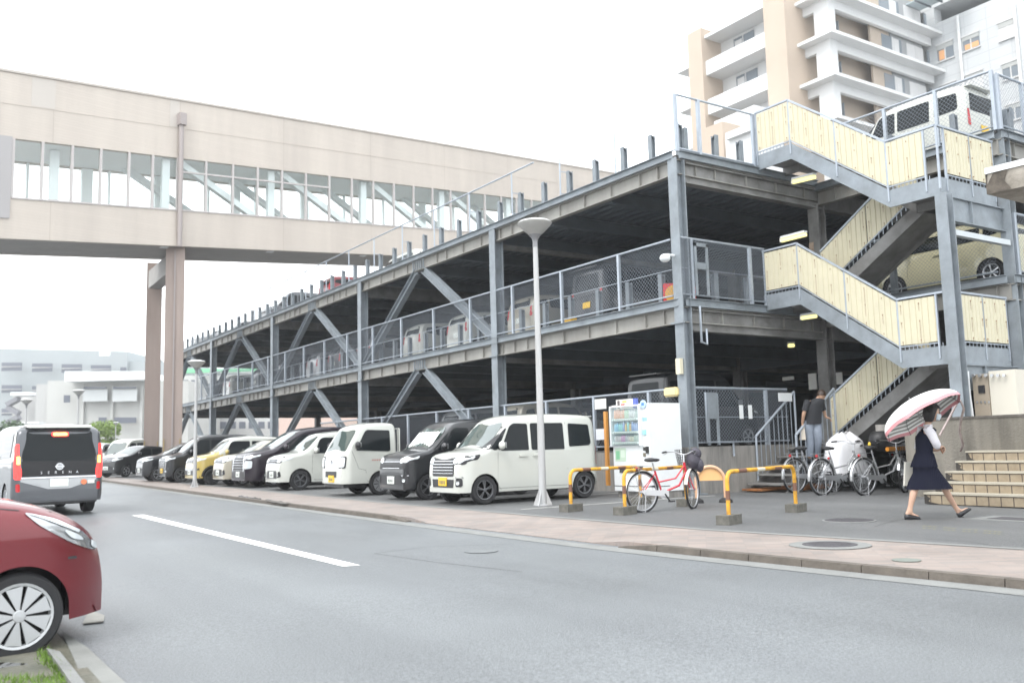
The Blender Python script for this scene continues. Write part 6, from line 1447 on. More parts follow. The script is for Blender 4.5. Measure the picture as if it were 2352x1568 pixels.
# bag hung in its basket
bq = V((p.x, p.y, 0))+Matrix.Rotation(rz, 3, 'Z') @ V((1.10, -.05, 0)); b = MB(); b.sphere((bq.x, bq.y, .80), .14, 14, 10, (.9, .9, 1.1)); b.sphere((bq.x+.03, bq.y+.03, .92), .12, 12, 8, (.9, .8, .9)); b.sphere((bq.x+.08, bq.y+.06, .72), .09, 12, 8, (.9, .8, 1.3)); tag(b.build('shopping_bag', mat('dark_violet_cloth', (.05, .045, .062), .6, 0, .3, 12, .6, 18), smooth=60), 'dark crumpled bag stuffed into the basket of the red bicycle', 'bag')
for (u, v, dg, lab) in ((1828, 1131, 88, 'leftmost silver bicycle behind the solitary yellow barrier'), (1890, 1137, 88, 'silver bicycle in front of the white rain cover'), (1988, 1137, 86, 'silver bicycle nearest the walking woman')):
    p = G(u, v); o = bicycle('bicycle', lab, mat('bike_silver', (.55, .56, .57), .25, .6), rad(0 if dg != 86 else 22), black_pl if dg == 86 else None, BK, fend=mat('steel_mudguard', (.62, .63, .64), .2, .7)); rz = rad(dg); at(o, p.x+.58*cos(rz), p.y+.58*sin(rz), gz(p.x), rz); o.scale = (1.12,)*3
# white rain cover over a bicycle's child seats
p = PD(1938, 1040, 19.8); cov = MB(); N, K = 28, 10; vs = []; random.seed(4)
cx_, cy_ = p.x, p.y+.05
for k in range(K+1):
    t = k/K; z = 1.18-.80*t**.9
    for j in range(N):
        a = 2*pi*j/N; rx, ry = .22+.12*t**.5, .62*(1-.35*(1-t)**3)
        if k == 0: rx *= .25; ry *= .55
        elif k == 1: rx *= .7; ry *= .85
        f_ = 1+.05*sin(a*7+t*2)*t+.03*sin(a*11)*t
        dz = .10*math.exp(-((sin(a)-.65)**2)*8)*(1-t) + .09*math.exp(-((sin(a)+.55)**2)*6)*(1-t) - .06*(1-t)*math.exp(-(sin(a)**2)*9)
        vs.append((cx_+rx*f_*cos(a), cy_+ry*f_*sin(a), z+dz))
cov.add(vs, [(k*N+j, k*N+(j+1) % N, (k+1)*N+(j+1) % N, (k+1)*N+j) for k in range(K) for j in range(N)]+[tuple(range(N))])
tag(cov.build('rain_cover', mat('white_cover_cloth', (.70, .70, .72), .6, 0, .06, 4, .5, 9), smooth=80), 'white cloth rain cover draped over a bicycle between the silver ones', 'rain cover')
o = bicycle('bicycle', 'bicycle hidden under the white rain cover, only its wheels showing', mat('bike_silver2', (.45, .46, .48), .3, .5), 0, None, fend=alu); at(o, cx_, cy_, 0, rad(93))
# dark bicycle with black rain cover next to the wall
p = G(2045, 1112); o = bicycle('bicycle', 'dark bicycle with a black covered child seat against the concrete wall', black_pl, rad(10), black_pl, fend=black_pl); at(o, p.x, p.y+.7, 0, rad(95))
b = MB(); q = PD(2030, 1010, 19.6); b.sphere((q.x, q.y, q.z), .32, 16, 10, (.8, 1.25, .8)); b.sphere((q.x+.05, q.y+.3, q.z+.05), .22, 14, 9, (.9, 1, .9)); tag(b.build('rain_cover', mat('black_cover_cloth', (.02, .02, .022), .5, bump=.6, bscale=8), smooth=60), 'black rain cover over the child seat of the dark bicycle', 'rain cover')
b = MB(); q = PD(1997, 1020, 18.9); b.sphere(q, .05, 10, 8, (.6, .6, 1)); tag(b.build('bell_light', mat('yellow_light', (.8, .55, .05), .4), smooth=60), 'small yellow light on the covered bicycle', 'bicycle light')
b = MB(); q = PD(2068, 1030, 18.9); b.tube([q-V((0, .45, 0)), q+V((0, .25, 0))], .045, 10); tag(b.build('orange_bar', mat('orange_bar', (.65, .25, .02), .5), smooth=50), 'short orange bar sticking out behind the bicycles beside the wall', 'bar')
b = MB(); b.box((.25, 2.6, 0), (.9, 3.6, .10)); b.box((.2, 1.35, .03), (.75, 2.4, .07)); tag(b.build('timber_stack', mat('stained_orange_timber', (.30, .12, .04), .7, 0, .5, 6)), 'low dark orange timber pieces at the foot of the small stair', 'timber')

# small steel stair into the ground floor
ss = thing('entrance_stair', 'small grey steel stair with baluster railings leading into the ground floor', 'staircase', (.75, 2.4, 0))
ya, yb2, zt_ = 1.55, 3.3, .95
for i in range(5):
    y = ya+(yb2-ya)*i/5; b = MB(); b.box((.18, y, .19*(i+1)-.04), (1.25, y+.36, .19*(i+1))); b.build('tread', steel_d, ss)
for x in (.15, 1.27):
    b = MB(); b.prism([(x, ya-.05, 0), (x, ya+.25, 0), (x, yb2+.3, .72), (x, yb2+.3, .97), (x, yb2, .97)], (.03, 0, 0)); b.build('stringer', steel_d, ss)
    z0_, z1_ = (1.10, 2.25)
    yl, yh = (1.95, 3.35); b = MB(); b.tube([(x, yl, z0_+.12), (x, yh, z1_)], .03); b.tube([(x, yl, z0_+.12), (x, yl, .1)], .026); b.tube([(x, yh, z1_), (x, yh, .95)], .026); rl = b.build('railing', pipe, ss, smooth=50)
    for k in range(1, 9):
        t = k/9; b = MB(); yy = yl+(yh-yl)*t; b.bar((x, yy, z0_+.12+(z1_-z0_-.12)*t), (x, yy, .32+.62*t), .016); b.build('baluster', pipe, rl)

# tiled steps, concrete wall, platform and cabinet on the right
tilem2 = mat('beige_step_tile', (.30, .245, .17), .45, 0, .14, 5, dirt=(.21, .165, .11)); nosing = mat('pale_nosing', (.38, .35, .285), .5, 0, .12, 6); joint = mat('dark_joint', (.09, .07, .055), .8); stain = mat('black_stain', (.035, .03, .025), .7, 0, .4, 9)
ts = thing('tiled_steps', 'five beige tiled steps with pale nosings at the right edge', 'steps', (6, 1, 0))
for i in range(5):
    y0 = .33+.31*i; z0, z1 = .168*i-.02*(i == 0), .168*(i+1); x0_ = 5.22+.02*i
    b = MB(); b.box((x0_, y0, z0), (12, y0+1.8-.31*i, z1-.03)); r_ = b.build('riser', tilem2, ts)
    b = MB(); b.box((x0_-.01, y0-.018, z1-.03), (12, y0+1.8-.31*i, z1)); b.build('tread', nosing, ts)
    b = MB(); x = x0_+.10
    while x < 9.5: b.box((x-.009, y0-.002, z0), (x+.009, y0+.001, z1-.031)); x += .20
    b.box((x0_, y0-.0022, z1-.045), (9.5, y0+.001, z1-.03)); b.build('tile_joint', joint, r_)
    b = MB(); random.seed(i); pts = [(x0_-.006, z0), (x0_+.10+random.random()*.2, z0), (x0_+.09, z0+.03), (x0_+.06, z0+.05), (x0_+.08*random.random()+.04, z0+.09), (x0_+.03, z1-.05), (x0_+.02, z1-.03), (x0_-.006, z1-.03)]
    b.prism([(x, y0-.006, z) for x, z in pts], (0, .004, 0)); b.box((x0_-.012, y0, z0), (x0_-.002, y0+.35, z1-.03)); b.build('stain', stain, r_)
cw = thing('concrete_wall', 'weathered low concrete wall behind the tiled steps', 'wall', (6, 2, 0))
b = MB(); b.box((3.82, 2.02, -.05), (13, 2.22, 1.42)); b.box((3.82, 2.221, -.05), (4.0, 3.2, 1.42)); w_ = b.build('wall', mat('dirty_wall_concrete', (.19, .175, .15), .9, 0, .45, 1.8, .5, 30, dirt=(.085, .078, .065), streak=True), cw)
b = MB(); b.box((3.80, 2.00, 1.42), (13, 2.30, 1.46)); b.build('coping', mat('dark_coping', (.10, .09, .08), .8, 0, .4, 6), cw)
b = MB(); b.box((3.0, 2.3, 1.25), (13, 4.8, 1.38)); tag(b.build('platform', concrete), kind='structure')
hr = thing('handrail', 'bent steel handrail fixed to the concrete wall by the steps', 'handrail', (5.2, 1.7, 1))
b = MB(); Y_ = 1.5
hp = [PY(2158, 1000, Y_-.3), PY(2170, 978, Y_-.2), PY(2200, 922, Y_), PY(2206, 920, Y_), PY(2214, 938, Y_+.1), PY(2208, 960, Y_+.2), PY(2204, 990, Y_+.3), PY(2212, 1022, Y_+.35), PY(2206, 1035, Y_+.4)]
b.tube([tuple(p) for p in hp], .022, 8); b.build('rail', mat('worn_rail', (.34, .28, .27), .4, .5, .3, 12), hr, smooth=60)
ec = thing('control_cabinet', 'beige electrical control cabinet with a small display and a white side panel', 'cabinet', (5.2, 3.1, 1.4))
b = MB(); a, c = PY(2240, 950, 3.0), PY(2276, 950, 3.0); b.box((a.x, 3.0, 1.38), (c.x, 3.5, 2.28)); b.build('door', mat('taupe_cabinet', (.30, .255, .20), .5), ec)
a2 = PY(2340, 950, 3.02); b = MB(); b.box((c.x+.01, 3.02, 1.38), (a2.x, 3.5, 2.32)); b.build('side_panel', mat('cream_panel', (.56, .53, .46), .5), ec)
b = MB(); p = PY(2246, 885, 2.98); q = PY(2262, 902, 2.98); b.box((p.x, 2.98, q.z), (q.x, 3.0, p.z)); b.build('display', black_pl, ec)
b = MB()
for k in range(4): p = PY(2244+k*9, 923, 2.985); b.box((p.x-.015, 2.985, p.z-.02), (p.x+.015, 3.0, p.z+.02))
b.build('switches', alu, ec)
for k in range(6):
    p = PY(2236+k*14, 862, 2.95); b = MB(); b.lathe([(.03, 0), (.03, .05)], (p.x, 2.93, p.z), 'y', 10); b.build('cable_gland', alu, ec)
b = MB(); p = PY(2228, 925, 2.9); b.tube([(p.x, 2.9, 2.35), (p.x, 2.9, 1.9), (p.x+.03, 2.9, 1.38)], .03, 8); b.build('cable', white_metal, ec)
# concrete canopy edge at the right
cn = thing('concrete_canopy', 'stained concrete canopy edge jutting in from the right', 'canopy', PD(2300, 420, 11))
a, c = PD(2268, 400, 10.5), PD(2268, 447, 10.5); hgt = a.z-c.z; Xd = V((1, 0, 0))
dC = (PD(2352, 380, 10.2)-a); dC.z = 0; dC = V((1, .08, 0)).normalized()
b = MB(); b.prism([c, c+dC*4, c+dC*4+V((0, 0, hgt)), a], (-.0, 2.4, 0)); b.build('slab', mat('stained_canopy', (.36, .33, .29), .9, 0, .4, 2.2, .4, 30, dirt=(.20, .18, .15)), cn)
b = MB(); b.prism([a+V((-.02, -.02, 0)), a+dC*4+V((0, -.02, 0)), a+dC*4+V((0, -.02, .07)), a+V((-.02, -.02, .07))], (0, 2.4, 0)); b.build('metal_edge', white_metal, cn)
b = MB(); b.prism([c+V((-.004, -.005, 0)), c+V((.28, -.005, 0)), c+V((.20, -.005, hgt*.5)), c+V((.25, -.005, hgt)), c+V((-.004, -.005, hgt))], (0, .004, 0)); b.build('stain', mat('dark_stain', (.10, .085, .07), .9, 0, .5, 10), cn)
# pale posts and white boards glimpsed behind the small stair
for (u0, v0, u1, v1, y, lab) in ((1797, 866, 1823, 874, 7.0, 'long white board hanging in the dark ground floor'), (1858, 858, 1876, 895, 6.5, 'white board beside the dark column'), (1896, 858, 1935, 885, 6.5, 'white board right of the dark column')):
    a, c = PY(u0, v1, y), PY(u1, v1, y); t_ = PY(u0, v0, y); b = MB(); b.box((a.x, y, a.z), (c.x, y+.03, t_.z)); tag(b.build('board', mat('pale_board', (.75, .74, .70), .6)), lab, 'board')
# ================================================================ PEOPLE
skin = mat('skin', (.52, .33, .24), .5, 0, .05, 8); skin2 = mat('skin_tan', (.46, .28, .19), .5)
navy = mat('navy_pinstripe', (.010, .011, .024), .95, spec=.1); blouse = mat('white_blouse', (.70, .68, .72), .7, bump=.4, bscale=18); hair = mat('black_hair', (.012, .010, .010), .45, bump=.6, bscale=60); shoe = mat('black_leather', (.015, .015, .018), .35)
t, b_ = nodes_of(navy); tc = t.nodes.new('ShaderNodeTexCoord'); wv = t.nodes.new('ShaderNodeTexWave'); wv.inputs['Scale'].default_value = 22; wv.bands_direction = 'X'
t.links.new(tc.outputs['Object'], wv.inputs['Vector']); cr = t.nodes.new('ShaderNodeValToRGB'); cr.color_ramp.elements[0].position = .90; cr.color_ramp.elements[0].color = (.010, .011, .022, 1); cr.color_ramp.elements[1].position = .97; cr.color_ramp.elements[1].color = (.020, .022, .036, 1)
t.links.new(wv.outputs['Fac'], cr.inputs[0]); t.links.new(cr.outputs[0], b_.inputs['Base Color'])
def skinmesh(name, chains, m_, parent, sub=2):
    """chains: lists of (point, radius) or (point,(rx,ry)); the first point of a later chain may equal an earlier point"""
    vs, es, rd = [], [], []; idx = {}
    def key(p): return tuple(round(c, 4) for c in p)
    for ch in chains:
        prev = None
        for p, r in ch:
            k = key(p)
            if k not in idx: idx[k] = len(vs); vs.append(tuple(p)); rd.append(r if isinstance(r, tuple) else (r, r))
            i = idx[k]
            if prev is not None and prev != i: es.append((prev, i))
            prev = i
    me = bpy.data.meshes.new(name)
    inv = WM[parent].inverted() if parent in WM else Matrix.Identity(4)
    me.from_pydata([tuple(inv @ V(v)) for v in vs], es, []); o = bpy.data.objects.new(name, me); COL.objects.link(o)
    md = o.modifiers.new('skin', 'SKIN'); md.use_smooth_shade = True
    for i, r in enumerate(rd): me.skin_vertices[0].data[i].radius = r; me.skin_vertices[0].data[i].use_root = (i == 0)
    s2 = o.modifiers.new('sub', 'SUBSURF'); s2.levels = sub; s2.render_levels = sub
    dg_ = bpy.context.evaluated_depsgraph_get(); nm = bpy.data.meshes.new_from_object(o.evaluated_get(dg_)); bpy.data.objects.remove(o)
    nm.name = name; nm.materials.clear(); nm.materials.append(m_); nm.polygons.foreach_set('use_smooth', [True]*len(nm.polygons))
    q = bpy.data.objects.new(name, nm); COL.objects.link(q); q.parent = parent
    if parent in WM: WM[q] = WM[parent]
    return q
def loft(name, rings, m_, parent, n=24, fold=0., nf=7, caps=False):
    """rings: (centre, half-width along e1, half-width along e2, e1, e2)"""
    b = MB(); vs = []
    for i, (c, a, bb_, e1, e2) in enumerate(rings):
        for j in range(n):
            t_ = 2*pi*j/n; f_ = 1+fold*sin(t_*nf+i*.4)*(i/len(rings)); vs.append(V(c)+V(e1)*(a*cos(t_)*f_)+V(e2)*(bb_*sin(t_)*f_))
    b.add(vs, [(i*n+j, i*n+(j+1) % n, (i+1)*n+(j+1) % n, (i+1)*n+j) for i in range(len(rings)-1) for j in range(n)])
    if caps: b.add([], []); b.f += [tuple(range(n)), tuple((len(rings)-1)*n+j for j in range(n))]; b.m += [0, 0]
    return b.build(name, m_, parent, smooth=80)
def hand(o_pts, root, dirn, up_, grip, sk, par, s_=1.):
    """palm with five bent fingers, thumb on the side"""
    d = V(dirn).normalized(); u_ = V(up_).normalized(); s2 = d.cross(u_).normalized(); ch = []
    palm = [(root, .022*s_), (root+d*.035*s_, (.030*s_, .016*s_)), (root+d*.075*s_, (.030*s_, .014*s_))]; ch.append(palm); p0 = root+d*.075*s_
    for k, (off, ln) in enumerate(((-.026, .058), (-.009, .070), (.009, .066), (.025, .050))):
        a = p0+s2*off*s_+d*.006; c1 = a+d*ln*.45*s_+u_*(-.02*grip)*s_; c2 = c1+d*ln*.2*s_+u_*(-.028*grip)*s_; c3 = c2-d*ln*.15*grip*s_+u_*(-.02)*s_*grip
        ch.append([(p0, .013*s_), (a, .0092*s_), (c1, .0085*s_), (c2, .008*s_), (c3, .007*s_)])
    b0 = root+d*.03*s_; ch.append([(b0+s2*-.0, .014*s_), (b0-s2*.030*s_+d*.012, .011*s_), (b0-s2*.040*s_+d*.040*s_-u_*.018*grip, .009*s_), (b0-s2*.030*s_+d*.058*s_-u_*.035*grip, .008*s_)])
    return ch
def face(par, c, fwd, upv, s_, sk, mask=None, hair_m=hair, style='bob'):
    """head with features; c = centre of the skull"""
    f = V(fwd).normalized(); u_ = V(upv); u_ = (u_-f*u_.dot(f)).normalized(); r_ = f.cross(u_)
    M = Matrix((f, r_, u_)).transposed()
    vs = []; fs = []; N, K = 24, 18
    for i in range(K+1):
        ph = pi*i/K
        for j in range(N):
            th = 2*pi*j/N; x, y, z = sin(ph)*cos(th), sin(ph)*sin(th), cos(ph)
            X, Y, Z = x*.095, y*.076, z*.115
            if z < 0: X *= 1-.10*(-z); Y *= 1-.32*(-z)**1.3; X += .018*(-z)*(1 if x > 0 else .2)
            if x > .5: X -= .006*math.exp(-((z-.08)/.12)**2)*(1-math.exp(-(y/.25)**2)); X += .020*math.exp(-((z+.16)/.13)**2-(y/.16)**2)
            if x > .3 and z < -.4: X += .006*math.exp(-((z+.52)/.08)**2-(y/.3)**2)
            vs.append(V(c)+M @ V((X, Y, Z))*s_)
    for i in range(K):
        for j in range(N): fs.append((i*N+j, (i+1)*N+j, (i+1)*N+(j+1) % N, i*N+(j+1) % N))
    b = MB(); b.add(vs, fs); hd = b.build('head', sk, par, smooth=80)
    for sg in (1, -1):
        b = MB(); b.sphere(V(c)+M @ V((.086, sg*.032, .012))*s_, .011*s_, 10, 8, (1, 1.3, .8)); b.build('eye', mat('eye_dark', (.03, .02, .02), .2), hd)
        b = MB(); b.sphere(V(c)+M @ V((-.005, sg*.078, -.012))*s_, .024*s_, 10, 8, (.7, .35, 1.2)); b.build('ear', sk, hd)
        b = MB(); b.bar(V(c)+M @ V((.090, sg*.02, .036))*s_, V(c)+M @ V((.084, sg*.047, .036))*s_, .006*s_); b.build('eyebrow', hair_m, hd)
    b = MB(); b.bar(V(c)+M @ V((.092, -.02, -.058))*s_, V(c)+M @ V((.092, .02, -.058))*s_, .008*s_); b.build('mouth', mat('lips', (.35, .12, .10), .5), hd)
    # hair: a shell left open at the face
    vs = []; fs = []; N, K = 36, 16; random.seed(2); low = -.95 if style == 'bob' else -.15
    for i in range(K+1):
        for j in range(N):
            th = 2*pi*j/N; x = cos(th)
            openf = max(0, x-.35)/.65; zlow = low if x < -.02 else low+(.52-low)*min(1, ((x+.02)/.42))**.6
            zz = 1-(1-zlow)*i/K; ph = math.acos(max(-1, min(1, zz))); rr_ = math.sqrt(max(.02, 1-min(1, abs(zz))**2)) if zz > -.2 else math.sqrt(1-.04)*(1-.28*(-zz-.2)/.8) if style == 'bob' else math.sqrt(max(0, 1-zz*zz))
            th2 = .016 if style == 'bob' else .008; wob = 1+.03*sin(th*13+i*.7)+.02*sin(th*23)
            vs.append(V(c)+M @ V((rr_*cos(th)*(.098+th2)*wob, rr_*sin(th)*(.082+th2)*wob, zz*(.118+th2)))*s_)
    for i in range(K):
        for j in range(N): fs.append((i*N+j, (i+1)*N+j, (i+1)*N+(j+1) % N, i*N+(j+1) % N))
    b = MB(); b.add(vs, fs); ho = b.build('hair', hair_m, par, smooth=80, fix=False)
    sm = ho.modifiers.new('thick', 'SOLIDIFY'); sm.thickness = .006; sm.offset = -1
    if mask:
        vs = []; fs = []; 
        for i in range(7):
            for j in range(9):
                ty = -1+2*j/8; tz = i/6; y = ty*.070*(1-.25*tz**2); z = -.008-tz*.088; x = .100*math.sqrt(max(0, 1-(ty*.93)**2))*(1-.12*tz)+.022*(1-ty*ty)*(1-abs(tz-.35))+.006
                vs.append(V(c)+M @ V((x, y, z))*s_)
        for i in range(6):
            for j in range(8): fs.append((i*9+j, i*9+j+1, (i+1)*9+j+1, (i+1)*9+j))
        b = MB(); b.add(vs, fs); mo = b.build('face_mask', mask, par, smooth=80, fix=False); sm = mo.modifiers.new('thick', 'SOLIDIFY'); sm.thickness = .003
        b = MB()
        for sg in (1, -1): b.tube([V(c)+M @ V((.035, sg*.075, -.02))*s_, V(c)+M @ V((-.01, sg*.085, .005))*s_], .0015, 4)
        b.build('ear_loop', mask, mo)
    return hd
# ---- woman walking with a parasol
DW = 12.9
def WP(u, v, dD=0.): return PD(u, v, DW+dD)
zg = gz(6.7)
foot0 = G(2090, 1191); DW = (foot0-CAM).dot(FW)
wo = thing('person', 'person in navy waistcoat and skirt walking right under a white parasol, face masked', 'person', foot0)
R3, F3 = RH, FH   # image-right and away from the viewer, both level
pel = WP(2122, 1066); chest = WP(2124, 1012); neck = WP(2131, 976); hd_c = WP(2141, 948)
sN, sF = WP(2133, 984, -.13), WP(2120, 984, .14)
kneeN, ankN = WP(2106, 1112, -.06), WP(2088, 1174, -.08); kneeF, ankF = WP(2164, 1108, .06), WP(2198, 1170, .10)
elN, haN = WP(2152, 1022, -.16), WP(2154, 1029, .02); elF, haF = WP(2108, 1025, .20), WP(2150, 1034, .14)
toeN = ankN+R3*.13+V((0, 0, -.075)); heelN = ankN-R3*.045+V((0, 0, -.07)); toeF = ankF+R3*.16+V((0, 0, .02)); heelF = ankF+R3*.02+V((0, 0, -.075))
hipN, hipF = pel-F3*.07-V((0, 0, .03)), pel+F3*.07-V((0, 0, .03))
gripN = haN+R3*.02
chains = [[(pel, (.10, .12)), (pel.lerp(chest, .5), (.085, .10)), (chest, (.09, .125)), (neck-V((0, 0, .03)), (.05, .06)), (neck+V((0, 0, .03)), .042), (hd_c-V((0, 0, .02)), .05)],
          [(pel, (.10, .12)), (hipN, .07), (kneeN, .046), (kneeN.lerp(ankN, .35)-R3*.012, .053), (kneeN.lerp(ankN, .85), .034), (ankN, .034), (ankN+R3*.05-V((0, 0, .045)), .024), (toeN, (.02, .012))], [(ankN, .034), (heelN+V((0, 0, .02)), .022)],
          [(pel, (.10, .12)), (hipF, .07), (kneeF, .046), (kneeF.lerp(ankF, .35)-R3*.012, .053), (kneeF.lerp(ankF, .85), .034), (ankF, .034), (ankF+R3*.07-V((0, 0, .02)), .024), (toeF, (.02, .012))], [(ankF, .034), (heelF+V((0, 0, .02)), .022)],
          [(chest, (.09, .125)), (sN, .045), (elN, .034), (haN, .022)], [(chest, (.09, .125)), (sF, .045), (elF, .034), (haF, .022)]]
chains += [[(haN, .022)]+c[1:] if c[0][0] == haN else c for c in hand(None, haN, (haF-haN).normalized()*.3+V((0, 0, .3))+R3*.6, V((0, 0, 1)), 1., skin, wo)]
chains += hand(None, haF, R3+V((0, 0, .4)), V((0, 0, 1)), 1., skin, wo)
skinmesh('body', chains, skin, wo)
face(wo, hd_c, R3*.95-V((0, 0, .12))-F3*.12, (0, 0, 1), 1.02, skin, mat('pale_mask', (.55, .62, .66), .7))
# blouse sleeves
def sleeve(pts, rad_s, nm, m_, par): b = MB(); b.tube([tuple(p) for p in pts], .05, 14, False, rad_s); o = b.build(nm, m_, par, smooth=80); return o
sleeve([sN-R3*.03+V((0, 0, .02)), sN.lerp(elN, .3)+V((0, 0, 0)), sN.lerp(elN, .7), elN-V((0, 0, .0)), elN.lerp(haN, .45)], [.055, .066, .058, .055, .040], 'sleeve', blouse, wo)
sleeve([sF-R3*.02+V((0, 0, .02)), sF.lerp(elF, .3), sF.lerp(elF, .7), elF, elF.lerp(haF, .75)], [.055, .066, .058, .055, .040], 'sleeve', blouse, wo)
E1, E2 = R3, F3
sh = neck-V((0, 0, .045))
loft('collar', [(neck-V((0, 0, .06)), .075, .085, E1, E2), (neck-V((0, 0, .01)), .058, .06, E1, E2), (neck+V((0, 0, .01)), .062, .064, E1, E2)], blouse, wo)
loft('waistcoat', [(sh+V((0, 0, .01)), .07, .10, E1, E2), (sh-V((0, 0, .03)), .10, .155, E1, E2), (chest+V((0, 0, .06)), .112, .152, E1, E2), (chest, .118, .148, E1, E2), (chest.lerp(pel, .45), .108, .135, E1, E2), (chest.lerp(pel, .75)-R3*.005, .128, .155, E1, E2), (pel+V((0, 0, .02)), .146, .170, E1, E2)], navy, wo, fold=.01)
loft('peplum', [(chest.lerp(pel, .55), .122, .150, E1, E2), (pel+V((0, 0, .0)), .168, .190, E1, E2), (pel-V((0, 0, .035)), .178, .198, E1, E2)], navy, wo, fold=.03)
hem = (kneeN+kneeF)/2+V((0, 0, -.075))
loft('skirt', [(chest.lerp(pel, .7), .115, .145, E1, E2), (pel+V((0, 0, .01)), .140, .165, E1, E2), (pel.lerp(hem, .35)+R3*.01, .185, .19, E1, E2), (pel.lerp(hem, .7)-R3*.005, .265, .215, E1, E2), (hem-R3*.005, .315, .23, E1, E2)], navy, wo, fold=.035, nf=6, caps=True)
def shoe_(ank, toe, heel, par):
    ax = (toe-heel); ax_n = ax.normalized(); side = F3; upn = side.cross(ax_n); upn = -upn if upn.z < 0 else upn
    rs = []
    for t_, w_, h_ in ((-.14, .012, .02), (-.08, .034, .040), (.15, .038, .042), (.4, .040, .036), (.75, .046, .030), (1.0, .038, .024), (1.16, .012, .010)):
        rs.append((heel+ax*t_+upn*(h_-.042), h_, w_, upn, side))
    s_ = loft('shoe', rs, shoe, par, 16, caps=True)
    b = MB(); p = heel+ax*.02-upn*.06; b.bar(p-ax_n*.015, p+ax_n*.03, .045, .03, up=upn); b.build('heel', shoe, s_)
shoe_(ankN, toeN, heelN, wo); shoe_(ankF, toeF, heelF, wo)
# carried white bag
b = MB(); p = WP(2088, 1060, .22); b.prism([p+R3*-.05, p+R3*.07, p+R3*.10-V((0, 0, .34)), p-R3*.09-V((0, 0, .34))], F3*.05); bg_ = b.build('tote_bag', mat('cream_tote', (.58, .56, .50), .7, bump=.3, bscale=10)); tag(bg_, 'cream cloth tote bag hanging behind the walking person', 'bag')
# parasol
pa = thing('parasol', 'white parasol with pink border and grey inner stripes held over the shoulder', 'umbrella', WP(2112, 945))
Cc = WP(2112, 947, .10); AX = (UP*.80-RT*.40+FW*.46).normalized(); ex = AX.cross(V((0, 0, 1))).normalized(); ey = AX.cross(ex)
NR, NK, NS_ = 8, 10, 8; RR, HH = .60, .30
def cp(t_, a, off=0.):
    rr_ = RR*sin(t_*pi/2*.97)/sin(pi/2*.97); seg = (a % (2*pi/NR))/(2*pi/NR); sag = 1-.055*math.sin(seg*pi)*t_**1.5
    z = HH*(cos(t_*pi/2*.95)-cos(pi/2*.95))/(1-cos(pi/2*.95)); z -= -.02*math.sin(seg*pi)*t_**2
    return Cc+ex*(rr_*sag*cos(a))+ey*(rr_*sag*sin(a))+AX*(z-.10+off)
pk = mat('parasol_pink', (.62, .27, .29), .6); wt = mat('parasol_white', (.80, .81, .79), .6); gy = mat('parasol_grey_stripe', (.30, .30, .28), .6)
na = NR*NS_
def canopy(nm, m_sel, mats_, off):
    b = MB(); ts_ = [0, .15, .3, .42, .50, .55, .60, .65, .70, .75, .80, .85, .90, .94, 1.]
    vs = [cp(t_, 2*pi*j/na, off) for t_ in ts_ for j in range(na)]; b.v = [tuple(v) for v in vs]
    for i in range(len(ts_)-1):
        for j in range(na): b.f.append((i*na+j, i*na+(j+1) % na, (i+1)*na+(j+1) % na, (i+1)*na+j)); b.m.append(m_sel(ts_[i]))
    return b.build(nm, mats_, pa, fix=False, smooth=50)
cn_ = canopy('canopy', lambda t_: 1 if t_ >= .90 else 0, [wt, pk], 0)
canopy('lining', lambda t_: 1 if t_ >= .90 else (2 if t_ in (.50, .60, .70, .80) else 0), [wt, pk, gy], -.006)
for k in range(NR):
    a = 2*pi*k/NR; b = MB(); b.tube([tuple(cp(t_, a, -.014)) for t_ in (0, .25, .5, .75, 1.)], .0035, 5); b.build('rib', black_pl, cn_)
    b = MB(); b.tube([tuple(Cc-AX*.06), tuple(cp(.55, a, -.016))], .003, 5); b.build('stretcher', black_pl, cn_)
b = MB(); b.tube([tuple(Cc+AX*(HH-.04)), tuple(haN+R3*.03+V((0, 0, .0)))], .006, 8); b.build('shaft', alu, pa)
dsh = ((haN+R3*.03)-(Cc+AX*HH)).normalized(); b = MB(); b.tube([tuple(haN+R3*.03-dsh*.05), tuple(haN+R3*.03+dsh*.08)], .014, 10); b.build('handle', mat('wood_handle', (.25, .12, .06), .4), pa)
# ---- man climbing the small stair, back turned
DM = 20.0
def MP(u, v, dD=0.): return PD(u, v, DM+dD)
ma = thing('person', 'person in a black t-shirt and grey trousers climbing the small stair, back turned', 'person', MP(1868, 1060))
pel = MP(1867, 972); chest = MP(1869, 933); neck = MP(1880, 914); hdm = MP(1887, 908)
sN, sF = MP(1856, 922, -.05), MP(1884, 924, .12); elN, haN = MP(1846, 950, -.1), MP(1843, 972, -.02); elF, haF = MP(1893, 945, .18), MP(1897, 958, .05)
kL, aL = MP(1862, 1012, -.02), MP(1860, 1048, 0); kR, aR = MP(1880, 1004, -.12), MP(1877, 1044, .06)
ch = [[(pel, (.09, .10)), (pel.lerp(chest, .5), (.08, .09)), (chest, (.08, .10)), (neck, .05), (hdm, .055)], [(pel, (.09, .10)), (pel-R3*.08-V((0, 0, .05)), .07), (kL, .065), (aL, .045), (aL+R3*.04+F3*.12-V((0, 0, .06)), .035)], [(pel, (.09, .10)), (pel+R3*.08-V((0, 0, .05)), .07), (kR, .065), (aR, .045), (aR+R3*.04+F3*.12-V((0, 0, .06)), .035)],
      [(chest, (.08, .10)), (sN, .045), (elN, .042), (haN, .028)], [(chest, (.08, .10)), (sF, .045), (elF, .042), (haF, .028)]]
ch += hand(None, haN, V((0, 0, -1)), R3, .5, skin2, ma); ch += hand(None, haF, R3-V((0, 0, .3)), V((0, 0, 1)), .9, skin2, ma)
skinmesh('body', ch, skin2, ma)
tee = mat('black_cotton', (.02, .021, .025), .85, bump=.3, bscale=14); trs = mat('grey_blue_trousers', (.20, .23, .28), .8, 0, .15, 6, .4, 16)
up_m = (neck-pel).normalized()
